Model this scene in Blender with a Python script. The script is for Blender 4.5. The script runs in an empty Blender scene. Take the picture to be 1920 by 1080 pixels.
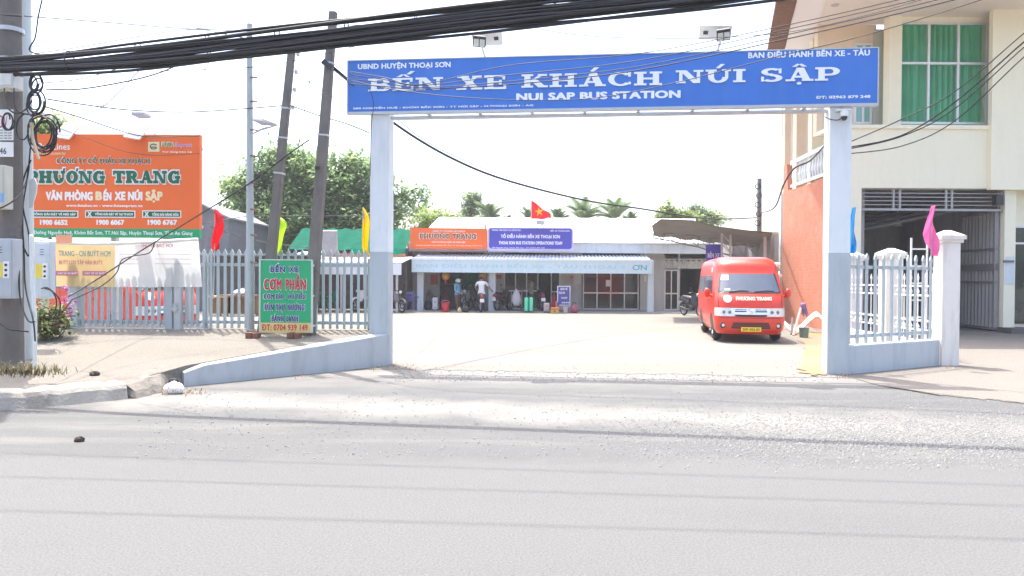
import bpy, math, random
from mathutils import Vector, Matrix, Quaternion
R = math.radians
rnd = random.Random(7)
scene = bpy.context.scene
col = scene.collection

# ------------------------------------------------------------ camera
F = 1440.0                      # focal length in photo pixels (1920 wide)
CAMZ = 1.6
HAZE = 0.0009                  # density of the hazy air
cam_d = bpy.data.cameras.new('camera')
cam_d.sensor_width = 36.0
cam_d.lens = 36.0 * F / 1920.0
cam_d.clip_end = 1500
cam_d.clip_start = 0.05
cam = bpy.data.objects.new('camera', cam_d)
col.objects.link(cam)
cam.location = (0, 0, CAMZ)
PITCH = -math.atan(18 / F)
ROLL = R(0.40)
Rm = (Matrix.Rotation(R(90) + PITCH, 4, 'X') @ Matrix.Rotation(ROLL, 4, 'Z'))
cam.rotation_euler = Rm.to_euler()
scene.camera = cam
R3 = Rm.to_3x3()

# ------------------------------------------------------------ sky and sun
SUN_L = Vector((0.18, -0.31, -1.0)).normalized()
w = bpy.data.worlds.new('World')
scene.world = w
w.use_nodes = True
nt = w.node_tree
sky = nt.nodes.new('ShaderNodeTexSky')
sky.sky_type = 'NISHITA'
sky.sun_disc = False
sky.sun_elevation = R(70.3)
sky.sun_rotation = R(-30)
sky.air_density = 0.85
sky.dust_density = 5.0
sky.ozone_density = 1.0
bg = nt.nodes['Background']
nt.links.new(sky.outputs[0], bg.inputs[0])
bg.inputs[1].default_value = 0.15
sun_d = bpy.data.lights.new('sun', 'SUN')
sun_d.energy = 2.0
sun_d.angle = R(0.5)
sun_d.color = (1.0, 0.965, 0.91)
sun = bpy.data.objects.new('sun', sun_d)
col.objects.link(sun)
sun.rotation_euler = SUN_L.to_track_quat('-Z', 'Y').to_euler()
sun.location = (-5, 10, 30)
scene.view_settings.view_transform = 'Standard'
scene.view_settings.look = 'None'
scene.view_settings.exposure = 2.05
scene.view_settings.gamma = 1.0
scene.cycles.max_bounces = 6
scene.cycles.transparent_max_bounces = 12


# ------------------------------------------------------------ pixel helpers
def ray(px, py):
    return R3 @ Vector(((px - 960) / F, (540 - py) / F, -1))


def P(px, py, Y):
    d = ray(px, py)
    return Vector((0, 0, CAMZ)) + d * (Y / d.y)


def G(px, py, z=0.0):
    d = ray(px, py)
    return Vector((0, 0, CAMZ)) + d * ((z - CAMZ) / d.z)


class Plane:
    """vertical plane through O along d (xy); off = metres towards the camera"""
    def __init__(s, O, d):
        s.O = Vector((O[0], O[1], 0)); s.d = Vector((d[0], d[1], 0)).normalized()
        s.n = Vector((s.d.y, -s.d.x, 0))
        if s.n.y > 0: s.n = -s.n

    def pix(s, px, py, off=0.0):
        r = ray(px, py); o = Vector((0, 0, CAMZ))
        q = s.O + s.n * off
        t = (q - o).dot(s.n) / r.dot(s.n)
        p = o + r * t
        return (p - s.O).dot(s.d), p.z

    def w(s, a, z, off=0.0):
        p = s.O + s.d * a + s.n * off
        return Vector((p.x, p.y, z))

    def M(s):  # local x along d, local y into the scene, local z up
        m = Matrix.Identity(4)
        m.col[0] = (*s.d, 0); m.col[1] = (*(-s.n), 0); m.col[2] = (0, 0, 1, 0); m.col[3] = (*s.O, 1)
        return m


def front(Y):
    return Plane((0, Y), (1, 0))


# ------------------------------------------------------------ materials
_M = {}


def mat(name, c, rough=0.7, metal=0.0, var=0.10, scale=6.0, dirt=0.0, dirtc=(0.16, 0.14, 0.11), bump=0.0, bscale=60.0,
        trans=0.0, spec=0.5, streak=True, emit=0.0, coat=0.0):
    if name in _M: return _M[name]
    m = bpy.data.materials.new(name); m.use_nodes = True
    t = m.node_tree; n = t.nodes; L = t.links
    b = n['Principled BSDF']
    b.inputs['Roughness'].default_value = rough
    b.inputs['Metallic'].default_value = metal
    b.inputs['Specular IOR Level'].default_value = spec
    b.inputs['Coat Weight'].default_value = coat
    tc = n.new('ShaderNodeTexCoord')
    no = n.new('ShaderNodeTexNoise'); no.inputs['Scale'].default_value = scale; no.inputs['Detail'].default_value = 5
    L.new(tc.outputs['Object'], no.inputs['Vector'])
    mx = n.new('ShaderNodeMix'); mx.data_type = 'RGBA'
    mx.inputs[6].default_value = (*[min(1, x * (1 - var)) for x in c], 1)
    mx.inputs[7].default_value = (*[min(1, x * (1 + var)) for x in c], 1)
    L.new(no.outputs['Fac'], mx.inputs[0])
    out = mx.outputs[2]
    if dirt > 0:
        mp = n.new('ShaderNodeMapping')
        mp.inputs['Scale'].default_value = (3, 3, 0.5) if streak else (1, 1, 1)
        L.new(tc.outputs['Object'], mp.inputs[0])
        n2 = n.new('ShaderNodeTexNoise'); n2.inputs['Scale'].default_value = 1.7; n2.inputs['Detail'].default_value = 7
        n2.inputs['Roughness'].default_value = 0.65
        L.new(mp.outputs[0], n2.inputs['Vector'])
        rp = n.new('ShaderNodeValToRGB')
        rp.color_ramp.elements[0].position = 0.47; rp.color_ramp.elements[0].color = (0, 0, 0, 1)
        rp.color_ramp.elements[1].position = 0.75; rp.color_ramp.elements[1].color = (dirt, dirt, dirt, 1)
        L.new(n2.outputs['Fac'], rp.inputs[0])
        m2 = n.new('ShaderNodeMix'); m2.data_type = 'RGBA'
        L.new(rp.outputs[0], m2.inputs[0]); L.new(out, m2.inputs[6]); m2.inputs[7].default_value = (*dirtc, 1)
        out = m2.outputs[2]
    L.new(out, b.inputs['Base Color'])
    if bump > 0:
        nb = n.new('ShaderNodeTexNoise'); nb.inputs['Scale'].default_value = bscale; nb.inputs['Detail'].default_value = 4
        L.new(tc.outputs['Object'], nb.inputs['Vector'])
        bm = n.new('ShaderNodeBump'); bm.inputs['Strength'].default_value = bump; bm.inputs['Distance'].default_value = 0.02
        L.new(nb.outputs['Fac'], bm.inputs['Height']); L.new(bm.outputs[0], b.inputs['Normal'])
    if trans > 0:
        tr = n.new('ShaderNodeBsdfTranslucent'); ms = n.new('ShaderNodeMixShader'); ms.inputs[0].default_value = trans
        L.new(out, tr.inputs[0]); L.new(b.outputs[0], ms.inputs[1]); L.new(tr.outputs[0], ms.inputs[2])
        L.new(ms.outputs[0], n['Material Output'].inputs[0])
    if emit > 0:
        b.inputs['Emission Color'].default_value = (*c, 1); b.inputs['Emission Strength'].default_value = emit
    _M[name] = m
    return m


def glass(name, tint=(0.05, 0.06, 0.07), alpha=0.35, rough=0.05):
    if name in _M: return _M[name]
    m = bpy.data.materials.new(name); m.use_nodes = True
    n = m.node_tree.nodes; L = m.node_tree.links
    b = n['Principled BSDF']
    b.inputs['Base Color'].default_value = (*tint, 1); b.inputs['Roughness'].default_value = rough
    b.inputs['Specular IOR Level'].default_value = 0.6
    tr = n.new('ShaderNodeBsdfTransparent'); ms = n.new('ShaderNodeMixShader'); ms.inputs[0].default_value = 1 - alpha
    L.new(b.outputs[0], ms.inputs[1]); L.new(tr.outputs[0], ms.inputs[2])
    L.new(ms.outputs[0], n['Material Output'].inputs[0])
    _M[name] = m
    return m


# ------------------------------------------------------------ mesh builder
class MB:
    def __init__(s): s.v = []; s.f = []; s.mi = []; s.cur = 0; s.seg = []

    def add(s, vs, fs, M=None):
        k = len(s.v)
        for p in vs:
            p = Vector(p)
            s.v.append(M @ p if M is not None else p)
        for f in fs:
            s.f.append([i + k for i in f]); s.mi.append(s.cur)
        return s

    def slot(s, i): s.cur = i; return s

    def box(s, x0, x1, y0, y1, z0, z1, M=None):
        if x0 > x1: x0, x1 = x1, x0
        if y0 > y1: y0, y1 = y1, y0
        if z0 > z1: z0, z1 = z1, z0
        vs = [(x0, y0, z0), (x1, y0, z0), (x1, y1, z0), (x0, y1, z0), (x0, y0, z1), (x1, y0, z1), (x1, y1, z1), (x0, y1, z1)]
        return s.add(vs, [(0, 3, 2, 1), (4, 5, 6, 7), (0, 1, 5, 4), (1, 2, 6, 5), (2, 3, 7, 6), (3, 0, 4, 7)], M)

    def pbox(s, pl, a0, a1, z0, z1, o0, o1):
        """box in plane coordinates; o = offset towards the camera"""
        return s.box(a0, a1, -o1, -o0, z0, z1, pl.M())

    def prism(s, poly, y0, y1, M=None):
        """poly of (x,z), extruded in y"""
        n = len(poly)
        vs = [(x, y0, z) for x, z in poly] + [(x, y1, z) for x, z in poly]
        fs = [list(range(n)), list(range(2 * n - 1, n - 1, -1))]
        for i in range(n):
            j = (i + 1) % n
            fs.append((i, i + n, j + n, j))
        return s.add(vs, fs, M)

    def tube(s, pts, r, n=8, r1=None, cap=True):
        pts = [Vector(p) for p in pts]; m = len(pts)
        if r1 is None: r1 = r
        k = len(s.v); up = None
        for i, p in enumerate(pts):
            t = (pts[min(i + 1, m - 1)] - pts[max(i - 1, 0)])
            if t.length < 1e-9: t = Vector((0, 0, 1))
            t.normalize()
            if up is None:
                a = Vector((0, 0, 1)) if abs(t.z) < 0.9 else Vector((1, 0, 0))
                up = a - t * a.dot(t)
            else:
                up = up - t * up.dot(t)
            up.normalize(); sd = t.cross(up)
            q = i / max(1, m - 1)
            rr = (r[i] if isinstance(r, (list, tuple)) else r + (r1 - r) * q)
            for j in range(n):
                an = 2 * math.pi * j / n
                s.v.append(p + (up * math.cos(an) + sd * math.sin(an)) * rr)
        for i in range(m - 1):
            for j in range(n):
                a = k + i * n + j; b = k + i * n + (j + 1) % n
                s.f.append([a, b, b + n, a + n]); s.mi.append(s.cur)
        if cap:
            s.f.append([k + j for j in range(n)][::-1]); s.mi.append(s.cur)
            s.f.append([k + (m - 1) * n + j for j in range(n)]); s.mi.append(s.cur)
        return s

    def cyl(s, a, b, r, r1=None, n=12): return s.tube([a, b], r, n, r1)

    def lathe(s, c, prof, n=16, M=None):
        c = Vector(c); vs = []; fs = []
        for r, z in prof:
            for j in range(n):
                an = 2 * math.pi * j / n
                vs.append(c + Vector((r * math.cos(an), r * math.sin(an), z)))
        for i in range(len(prof) - 1):
            for j in range(n):
                a = i * n + j; b = i * n + (j + 1) % n
                fs.append((a, b, b + n, a + n))
        fs.append(list(range(n))[::-1]); fs.append([(len(prof) - 1) * n + j for j in range(n)])
        return s.add(vs, fs, M)

    def ball(s, c, r, nu=12, nv=8, M=None):
        if not isinstance(r, (tuple, list)): r = (r, r, r)
        vs = []; fs = []
        for i in range(nv + 1):
            th = math.pi * i / nv
            for j in range(nu):
                ph = 2 * math.pi * j / nu
                vs.append((c[0] + r[0] * math.sin(th) * math.cos(ph), c[1] + r[1] * math.sin(th) * math.sin(ph), c[2] + r[2] * math.cos(th)))
        for i in range(nv):
            for j in range(nu):
                a = i * nu + j; b = i * nu + (j + 1) % nu
                if i == 0: fs.append((a, a + nu, b + nu))
                elif i == nv - 1: fs.append((a, a + nu, b))
                else: fs.append((a, a + nu, b + nu, b))
        return s.add(vs, fs, M)

    def torus(s, M, Rr, r, n=24, m=8, ry=None):
        """ring in local x-z plane"""
        vs = []; fs = []
        for i in range(n):
            a = 2 * math.pi * i / n
            for j in range(m):
                b = 2 * math.pi * j / m
                q = Rr + r * math.cos(b)
                vs.append((q * math.cos(a), (ry or r) * math.sin(b), q * math.sin(a)))
        for i in range(n):
            for j in range(m):
                a = i * m + j; b = i * m + (j + 1) % m
                c = ((i + 1) % n) * m + (j + 1) % m; d = ((i + 1) % n) * m + j
                fs.append((a, b, c, d))
        return s.add(vs, fs, M)

    def grid(s, fn, nu, nv):
        k = len(s.v)
        for i in range(nu + 1):
            for j in range(nv + 1):
                s.v.append(Vector(fn(i / nu, j / nv)))
        for i in range(nu):
            for j in range(nv):
                a = k + i * (nv + 1) + j
                s.f.append([a, a + nv + 1, a + nv + 2, a + 1]); s.mi.append(s.cur)
        return s

    def rbox(s, x0, x1, y0, y1, z0, z1, r, M=None):
        """box with rounded vertical edges and slightly eased top"""
        pts = []
        for cx, cy, a0 in ((x1 - r, y1 - r, 0), (x0 + r, y1 - r, 90), (x0 + r, y0 + r, 180), (x1 - r, y0 + r, 270)):
            for k in range(5):
                a = R(a0 + k * 22.5)
                pts.append((cx, cy, math.cos(a), math.sin(a)))
        rings = [(z0, r * .5), (z0 + r * .5, r), (z1 - r * .5, r), (z1, r * .5)]
        n = len(pts); vs = []; fs = []
        for z, q in rings:
            for cx, cy, c, d in pts: vs.append((cx + q * c, cy + q * d, z))
        for i in range(3):
            for j in range(n):
                a = i * n + j; b = i * n + (j + 1) % n
                fs.append((a, b, b + n, a + n))
        fs.append(list(range(n))[::-1]); fs.append([3 * n + j for j in range(n)])
        return s.add(vs, fs, M)


def mw(o):
    m = o.matrix_basis.copy(); p = o.parent
    while p is not None:
        m = p.matrix_basis @ m; p = p.parent
    return m


def tag(o, label=None, cat=None, group=None, kind=None):
    if label: o['label'] = label
    if cat: o['category'] = cat
    if group: o['group'] = group
    if kind: o['kind'] = kind
    return o


def obj(name, mb, m, parent=None, smooth=False, local=False, bevel=0.0):
    """link a mesh; world-space verts unless local; a top-level mesh gets its origin at its base"""
    if len(mb.seg) > 1 and parent is not None:      # every line of lettering is a part of its own
        cuts = mb.seg + [(len(mb.v), len(mb.f))]; first = None
        for (v0, f0), (v1, f1) in zip(cuts, cuts[1:]):
            b = MB(); b.v = mb.v[v0:v1]; b.f = [[i - v0 for i in f] for f in mb.f[f0:f1]]; b.mi = mb.mi[f0:f1]
            q = obj(name, b, m, parent, smooth, local, bevel); first = first or q
        return first
    me = bpy.data.meshes.new(name)
    vs = mb.v
    o = bpy.data.objects.new(name, me)
    if parent is not None:
        o.parent = parent
        if not local:
            im = mw(parent).inverted(); vs = [im @ v for v in vs]
    elif not local and vs:
        xs = [v.x for v in vs]; ys = [v.y for v in vs]; zs = [v.z for v in vs]
        c = Vector(((min(xs) + max(xs)) / 2, (min(ys) + max(ys)) / 2, min(zs)))
        o.location = c
        vs = [v - c for v in vs]
    me.from_pydata([tuple(v) for v in vs], [], mb.f)
    for mm in (m if isinstance(m, (list, tuple)) else [m]): me.materials.append(mm)
    if any(mb.mi): me.polygons.foreach_set('material_index', mb.mi)
    if smooth:
        me.polygons.foreach_set('use_smooth', [True] * len(me.polygons))
        if smooth == 'auto':
            me.set_sharp_from_angle(angle=R(40))
    me.validate(); me.update()
    col.objects.link(o)
    if bevel > 0:
        b = o.modifiers.new('bevel', 'BEVEL'); b.width = bevel; b.segments = 2; b.limit_method = 'ANGLE'
    return o


def thing(name, label, cat, loc=(0, 0, 0), rz=0.0, group=None, kind=None):
    o = bpy.data.objects.new(name, None)
    o.location = loc; o.rotation_euler = (0, 0, rz); o.empty_display_size = 0.2
    col.objects.link(o)
    return tag(o, label, cat, group, kind)


def copy_tree(o, parent=None):
    c = o.copy(); col.objects.link(c); c.parent = parent
    for ch in list(o.children): copy_tree(ch, c)
    return c


# ------------------------------------------------------------ lettering
_fc = bpy.data.curves.new('lettering', 'FONT'); _fc.resolution_u = 3
_fo = bpy.data.objects.new('lettering', _fc)


_gc = {}


def _raw(body):
    _fc.body = body
    m = _fo.to_mesh(); vs = [v.co.copy() for v in m.vertices]; fs = [list(p.vertices) for p in m.polygons]; _fo.to_mesh_clear()
    return vs, fs


def _glyph(ch):
    """outline of one base letter and its advance width"""
    if ch not in _gc:
        if not _gc: _fc.offset = 0.0; _fc.extrude = 0.02
        if ch == ' ': vs, fs = [], []
        else: vs, fs = _raw(ch)
        a = min(v.x for v in _raw('I')[0]); b = max(v.x for v in _raw('I')[0])
        adv = max(v.x for v in _raw(ch + 'I')[0]) - b
        _gc[ch] = (vs, fs, adv)
    return _gc[ch]


def _marks(marks, x0, x1, top, low):
    """Vietnamese marks as strokes over, beside or under a letter"""
    q = []; cx = (x0 + x1) / 2; y = top + .05; t = .085
    dx = 0
    for m in marks:
        if m == 'circ': q += [[(cx - .17, y), (cx - .06, y), (cx + .03, y + .11), (cx - .03, y + .13)], [(cx + .06, y), (cx + .17, y), (cx + .03, y + .13), (cx - .03, y + .11)]]
        elif m == 'breve': q += [[(cx - .15, y + .06), (cx - .08, y), (cx - .05, y + .05), (cx - .09, y + .11)], [(cx - .08, y), (cx + .08, y), (cx + .05, y + .06), (cx - .05, y + .06)], [(cx + .08, y), (cx + .15, y + .06), (cx + .09, y + .11), (cx + .05, y + .05)]]
        elif m == 'horn': q += [[(x1 - .07, top - .13), (x1 + .03, top - .10), (x1 + .10, top + .05), (x1 + .01, top + .04)]]
        elif m == 'dot': q += [[(cx + .055 * math.cos(R(45 * k)), low - .12 + .055 * math.sin(R(45 * k))) for k in range(8)]]
        elif m == 'bar': q += [[(x0 - .09, top * .46), (x0 + .24, top * .46), (x0 + .24, top * .56), (x0 - .09, top * .56)]]
    hi = y + (.12 if ('circ' in marks or 'breve' in marks) else 0); c2 = cx + (.10 if hi > y else 0)
    for m in marks:
        if m == 'acute': q += [[(c2 - .07, hi), (c2 + .02, hi), (c2 + .13, hi + .15), (c2 + .02, hi + .15)]]
        elif m == 'grave': q += [[(c2 - .02, hi), (c2 + .07, hi), (c2 - .02, hi + .15), (c2 - .13, hi + .15)]]
        elif m == 'tilde': q += [[(c2 - .16, hi + .01), (c2 - .10, hi), (c2 - .02, hi + .09), (c2 - .10, hi + .11)], [(c2 - .02, hi + .02), (c2 + .08, hi), (c2 + .16, hi + .10), (c2 - .02, hi + .09)]]
        elif m == 'hook': q += [[(c2 - .05, hi + .10), (c2 + .07, hi + .06), (c2 + .08, hi + .13), (c2 - .03, hi + .17)], [(c2 - .03, hi), (c2 + .05, hi), (c2 + .07, hi + .06), (c2 - .01, hi + .07)]]
    return q


import unicodedata
_CM = {'\u0301': 'acute', '\u0300': 'grave', '\u0309': 'hook', '\u0303': 'tilde', '\u0302': 'circ', '\u0306': 'breve', '\u031b': 'horn', '\u0323': 'dot'}


def glyphs(body, bold=0.0, track=0.03):
    """letters of a line; heavier weights are shifted layers, each a hair proud of the last"""
    v0 = []; f0 = []; x = 0.0
    for ch in body:
        marks = []
        if ch in 'Đđ': marks = ['bar']; ch = 'D' if ch == 'Đ' else 'd'
        else:
            d_ = unicodedata.normalize('NFD', ch); ch = d_[0]; marks = [_CM[c] for c in d_[1:] if c in _CM]
        if ch == 'i' and any(m in ('acute', 'grave', 'hook', 'tilde') for m in marks): ch = 'i'
        vs, fs, adv = _glyph(ch); k = len(v0)
        v0 += [Vector((v.x + x, v.y, v.z)) for v in vs]; f0 += [[j + k for j in f] for f in fs]
        if marks and vs:
            xs = [v.x for v in vs]; ys = [v.y for v in vs]
            for n_, poly in enumerate(_marks(marks, min(xs) + x, max(xs) + x, max(ys), min(ys))):
                ar = sum(poly[i][0] * poly[(i + 1) % len(poly)][1] - poly[(i + 1) % len(poly)][0] * poly[i][1] for i in range(len(poly)))
                if ar < 0: poly = poly[::-1]
                k = len(v0); m_ = len(poly); zf = .0204 + .0003 * n_
                v0 += [Vector((a, b, zf)) for a, b in poly] + [Vector((a, b, -.02)) for a, b in poly]
                f0 += [[k + i for i in range(m_)]] + [[k + i, k + i + m_, k + (i + 1) % m_ + m_, k + (i + 1) % m_] for i in range(m_)]
        x += adv + track
    d = bold * .9
    if d <= .012: return v0, f0
    sh = [(0, 0), (d, 0), (-d, 0), (0, d * .7), (0, -d * .7)]
    if d > .035: sh += [(d * .7, d * .6), (-d * .7, d * .6), (d * .7, -d * .6), (-d * .7, -d * .6)]
    vs = []; fs = []
    for i, (dx, dy) in enumerate(sh):
        k = len(vs); q = 1 + .06 * i
        vs += [Vector((v.x + dx, v.y + dy, v.z * q)) for v in v0]; fs += [[j + k for j in f] for f in f0]
    return vs, fs


def fit(mb, vs, fs, a0, a1, z0, z1, pl, off, depth=0.006, box=None):
    if not vs: return
    if box is None:
        bx0 = min(v.x for v in vs); bx1 = max(v.x for v in vs); by0 = min(v.y for v in vs); by1 = max(v.y for v in vs)
    else: bx0, bx1, by0, by1 = box
    zz = max(abs(v.z) for v in vs) or 1
    out = []
    for v in vs:
        a = a0 + (v.x - bx0) / (bx1 - bx0) * (a1 - a0); z = z0 + (v.y - by0) / (by1 - by0) * (z1 - z0)
        out.append(pl.w(a, z, off + v.z / zz * depth))
    mb.add(out, fs)


def text_px(mb, body, px0, py0, px1, py1, pl, off, bold=0.02, depth=0.006, track=0.03):
    """lettering that fills the photo rectangle (px0,py0 top left .. px1,py1 bottom right) on a real sign plane"""
    a0, z1 = pl.pix(px0, py0, off); a1, z0 = pl.pix(px1, py1, off)
    vs, fs = glyphs(body, bold, track)
    mb.seg.append((len(mb.v), len(mb.f)))
    fit(mb, vs, fs, a0, a1, z0, z1, pl, off, depth)


# wide slab letters, cap height 1: (kind, ...) strokes
def slab(ch, g=0.0, T=0.30, S=0.14, horn=False):
    """list of convex quads and the advance width; g grows every stroke (for outlines)"""
    q = []

    def rect(x0, x1, y0, y1): q.append([(x0 - g, y0 - g), (x1 + g, y0 - g), (x1 + g, y1 + g), (x0 - g, y1 + g)])

    def stem(x, y0=0, y1=1, t=T): rect(x - t / 2, x + t / 2, y0, y1)

    def serif(x, y, wd=0.58): rect(x - wd / 2, x + wd / 2, y, y + S)

    def diag(x0, y0, x1, y1, t):
        q.append([(x0 - t / 2 - g, y0), (x0 + t / 2 + g, y0), (x1 + t / 2 + g, y1), (x1 - t / 2 - g, y1)])

    def arc(cx, cy, rx, ry, a0, a1, th=T, tv=S, n=14):
        for i in range(n):
            b0 = R(a0 + (a1 - a0) * i / n); b1 = R(a0 + (a1 - a0) * (i + 1) / n)
            ox, oy, ix, iy = rx + g, ry + g, max(.01, rx - th - g), max(.01, ry - tv - g)
            q.append([(cx + ix * math.cos(b0), cy + iy * math.sin(b0)), (cx + ox * math.cos(b0), cy + oy * math.sin(b0)),
                      (cx + ox * math.cos(b1), cy + oy * math.sin(b1)), (cx + ix * math.cos(b1), cy + iy * math.sin(b1))])
    if ch == 'B':
        stem(.32); rect(.02, .75, 0, S); rect(.02, .72, 1 - S, 1); rect(.47, .72, .5 - S / 2, .5 + S / 2)
        arc(.72, .75 - S / 8, .40, .25 + S / 4, -90, 90); arc(.75, .25 + S / 8, .45, .25 + S / 4, -90, 90); wd = 1.22
    elif ch == 'E':
        stem(.32); rect(.02, 1.1, 0, S); rect(.02, 1.05, 1 - S, 1); rect(.47, .85, .5 - S / 2, .5 + S / 2)
        rect(.97, 1.1, S, .34); rect(.92, 1.05, .68, 1 - S); rect(.75, .88, .34, .66); wd = 1.15
    elif ch == 'N':
        stem(.26, 0, 1, .17); stem(1.16, 0, 1, .17); diag(1.08, 0, .36, 1, .36); serif(.26, 0, .5); rect(.0, .4, 1 - S, 1); serif(1.16, 1 - S, .5); wd = 1.42
    elif ch == 'X':
        diag(1.02, 0, .36, 1, .4); diag(.30, 0, 1.04, 1, .2); serif(.28, 0, .5); serif(1.04, 0, .56); serif(.36, 1 - S, .58); serif(1.05, 1 - S, .46); wd = 1.34
    elif ch == 'K':
        stem(.32); serif(.32, 0); serif(.32, 1 - S); diag(1.08, 0, .66, .56, .40); diag(.44, .36, 1.06, 1, .2); serif(1.1, 0, .5); serif(1.08, 1 - S, .46); wd = 1.36
    elif ch == 'H':
        stem(.32); stem(1.08); rect(.46, .94, .5 - S / 2, .5 + S / 2)
        for x in (.32, 1.08): serif(x, 0, .6); serif(x, 1 - S, .6)
        wd = 1.4
    elif ch == 'A':
        diag(1.06, 0, .72, 1, .36); diag(.3, 0, .64, 1, .16); rect(.42, .92, .26, .26 + S); serif(.26, 0, .46); serif(1.08, 0, .54); wd = 1.36
    elif ch in 'CG':
        arc(.66, .5, .62, .52, 42, 318); rect(1.02, 1.16, .66, 1.0)
        if ch == 'G': rect(.92, 1.18, 0, .42); rect(.76, 1.3, .38, .38 + S)
        else: rect(1.04, 1.16, .1, .28)
        wd = 1.24 if ch == 'C' else 1.32
    elif ch == 'U':
        stem(.32, .4); arc(.68, .42, .51, .44, 180, 360, T, S * 1.1); stem(1.11, .42, 1, .16)
        serif(.32, 1 - S, .56); serif(1.1, 1 - S, .44); wd = 1.36
    elif ch == 'I':
        stem(.33); serif(.33, 0, .62); serif(.33, 1 - S, .62); wd = .68
    elif ch == 'O':
        arc(.66, .5, .62, .52, 0, 360, T, S, 26); wd = 1.32
    elif ch == 'P':
        stem(.32); serif(.32, 0, .62); rect(.02, .72, 1 - S, 1); rect(.47, .72, .44 - S / 2, .44 + S / 2); arc(.72, .72 - S / 4, .46, .28 + S / 4, -90, 90); wd = 1.2
    elif ch == 'R':
        stem(.32); serif(.32, 0, .6); rect(.02, .72, 1 - S, 1); rect(.47, .76, .48 - S / 2, .48 + S / 2); arc(.72, .74 - S / 4, .44, .26 + S / 4, -90, 90)
        diag(1.12, 0, .78, .44, .34); serif(1.12, 0, .4); wd = 1.36
    elif ch == 'T':
        stem(.62); serif(.62, 0, .66); rect(.02, 1.22, 1 - S, 1); rect(.02, .15, .66, 1 - S); rect(1.09, 1.22, .66, 1 - S); wd = 1.26
    elif ch == 'S':
        arc(.58, .735, .50, .285, 35, 250, .3, S); arc(.58, .265, .52, .285, -145, 75, .3, S)
        rect(.92, 1.05, .62, .98); rect(.08, .21, .02, .38)
        q.append([(.34 - g, .52 + g), (.60, .40 - g), (.84 + g, .46), (.56, .62 + g)]); wd = 1.16
    else:
        wd = .7
    return q, wd


def diacritic(kind, cx, g=0.0):
    q = []
    if kind == 'acute': q.append([(cx - .12 - g, 1.12 - g), (cx + .06 + g, 1.10 - g), (cx + .34 + g, 1.40 + g), (cx + .12 - g, 1.42 + g)])
    if kind == 'circ':
        q.append([(cx - .36 - g, 1.08 - g), (cx - .14, 1.08 - g), (cx + .02, 1.26 + g), (cx - .10, 1.30 + g)])
        q.append([(cx + .14, 1.08 - g), (cx + .36 + g, 1.08 - g), (cx + .10, 1.30 + g), (cx - .02, 1.26 + g)])
    if kind == 'hacute': q.append([(cx + .16 - g, 1.30 - g), (cx + .34 + g, 1.28 - g), (cx + .60 + g, 1.52 + g), (cx + .38 - g, 1.54 + g)])
    if kind == 'dot': q.append([(cx + (.12 + g) * math.cos(R(45 * k)), -.16 + (.1 + g) * math.sin(R(45 * k))) for k in range(8)])
    if kind == 'horn': q.append([(cx + .42 - g, .92 - g), (cx + .60 + g, 1.0), (cx + .66 + g, 1.22 + g), (cx + .48 - g, 1.2 + g)])
    return q


DIA = {'Ế': ('E', ('circ', 'hacute')), 'Á': ('A', ('acute',)), 'Ú': ('U', ('acute',)), 'Ậ': ('A', ('circ', 'dot')),
       'Ư': ('U', ('horn',)), 'Ơ': ('O', ('horn',))}


def slab_text(mb, words_px, pl, off, depth, g=0.0, T=0.30, S=0.14):
    """words_px: (word, px0, py_top, px1, py_base) with cap height from py_top to py_base"""
    for word, x0, yt, x1, yb in words_px:
        a0, z1 = pl.pix(x0, yt, off); a1, z0 = pl.pix(x1, yb, off)
        mb.seg.append((len(mb.v), len(mb.f)))
        letters = []; x = 0
        for ch in word:
            base, dia = DIA.get(ch, (ch, ()))
            q, wd = slab(base, g, T, S)
            cx = wd / 2
            for k in dia: q = q + diacritic(k, cx, g)
            letters.append((x, q)); x += wd + 0.06
        x -= 0.06
        n = 0
        for lx, q in letters:
            for poly in q:
                n += 1
                o = off + depth + (n % 13) * 0.0005
                pts = [(a0 + (px + lx) / x * (a1 - a0), z0 + pz * (z1 - z0)) for px, pz in poly]
                ar = sum(pts[i][0] * pts[(i + 1) % len(pts)][1] - pts[(i + 1) % len(pts)][0] * pts[i][1] for i in range(len(pts)))
                if ar < 0: pts = pts[::-1]
                m = len(pts)
                vs = [pl.w(a, z, o) for a, z in pts] + [pl.w(a, z, off) for a, z in pts]
                fs = [list(range(m))] + [(i, i + m, (i + 1) % m + m, (i + 1) % m) for i in range(m)]
                mb.add(vs, fs)


def catmull(pts, sub=8):
    pts = [Vector(p) for p in pts]
    if len(pts) < 3: sub = max(sub, 2)
    out = []
    for i in range(len(pts) - 1):
        p0 = pts[max(i - 1, 0)]; p1 = pts[i]; p2 = pts[i + 1]; p3 = pts[min(i + 2, len(pts) - 1)]
        for k in range(sub):
            t = k / sub
            out.append(0.5 * ((2 * p1) + (p2 - p0) * t + (2 * p0 - 5 * p1 + 4 * p2 - p3) * t * t + (3 * p1 - p0 - 3 * p2 + p3) * t ** 3))
    out.append(pts[-1])
    return out

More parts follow.
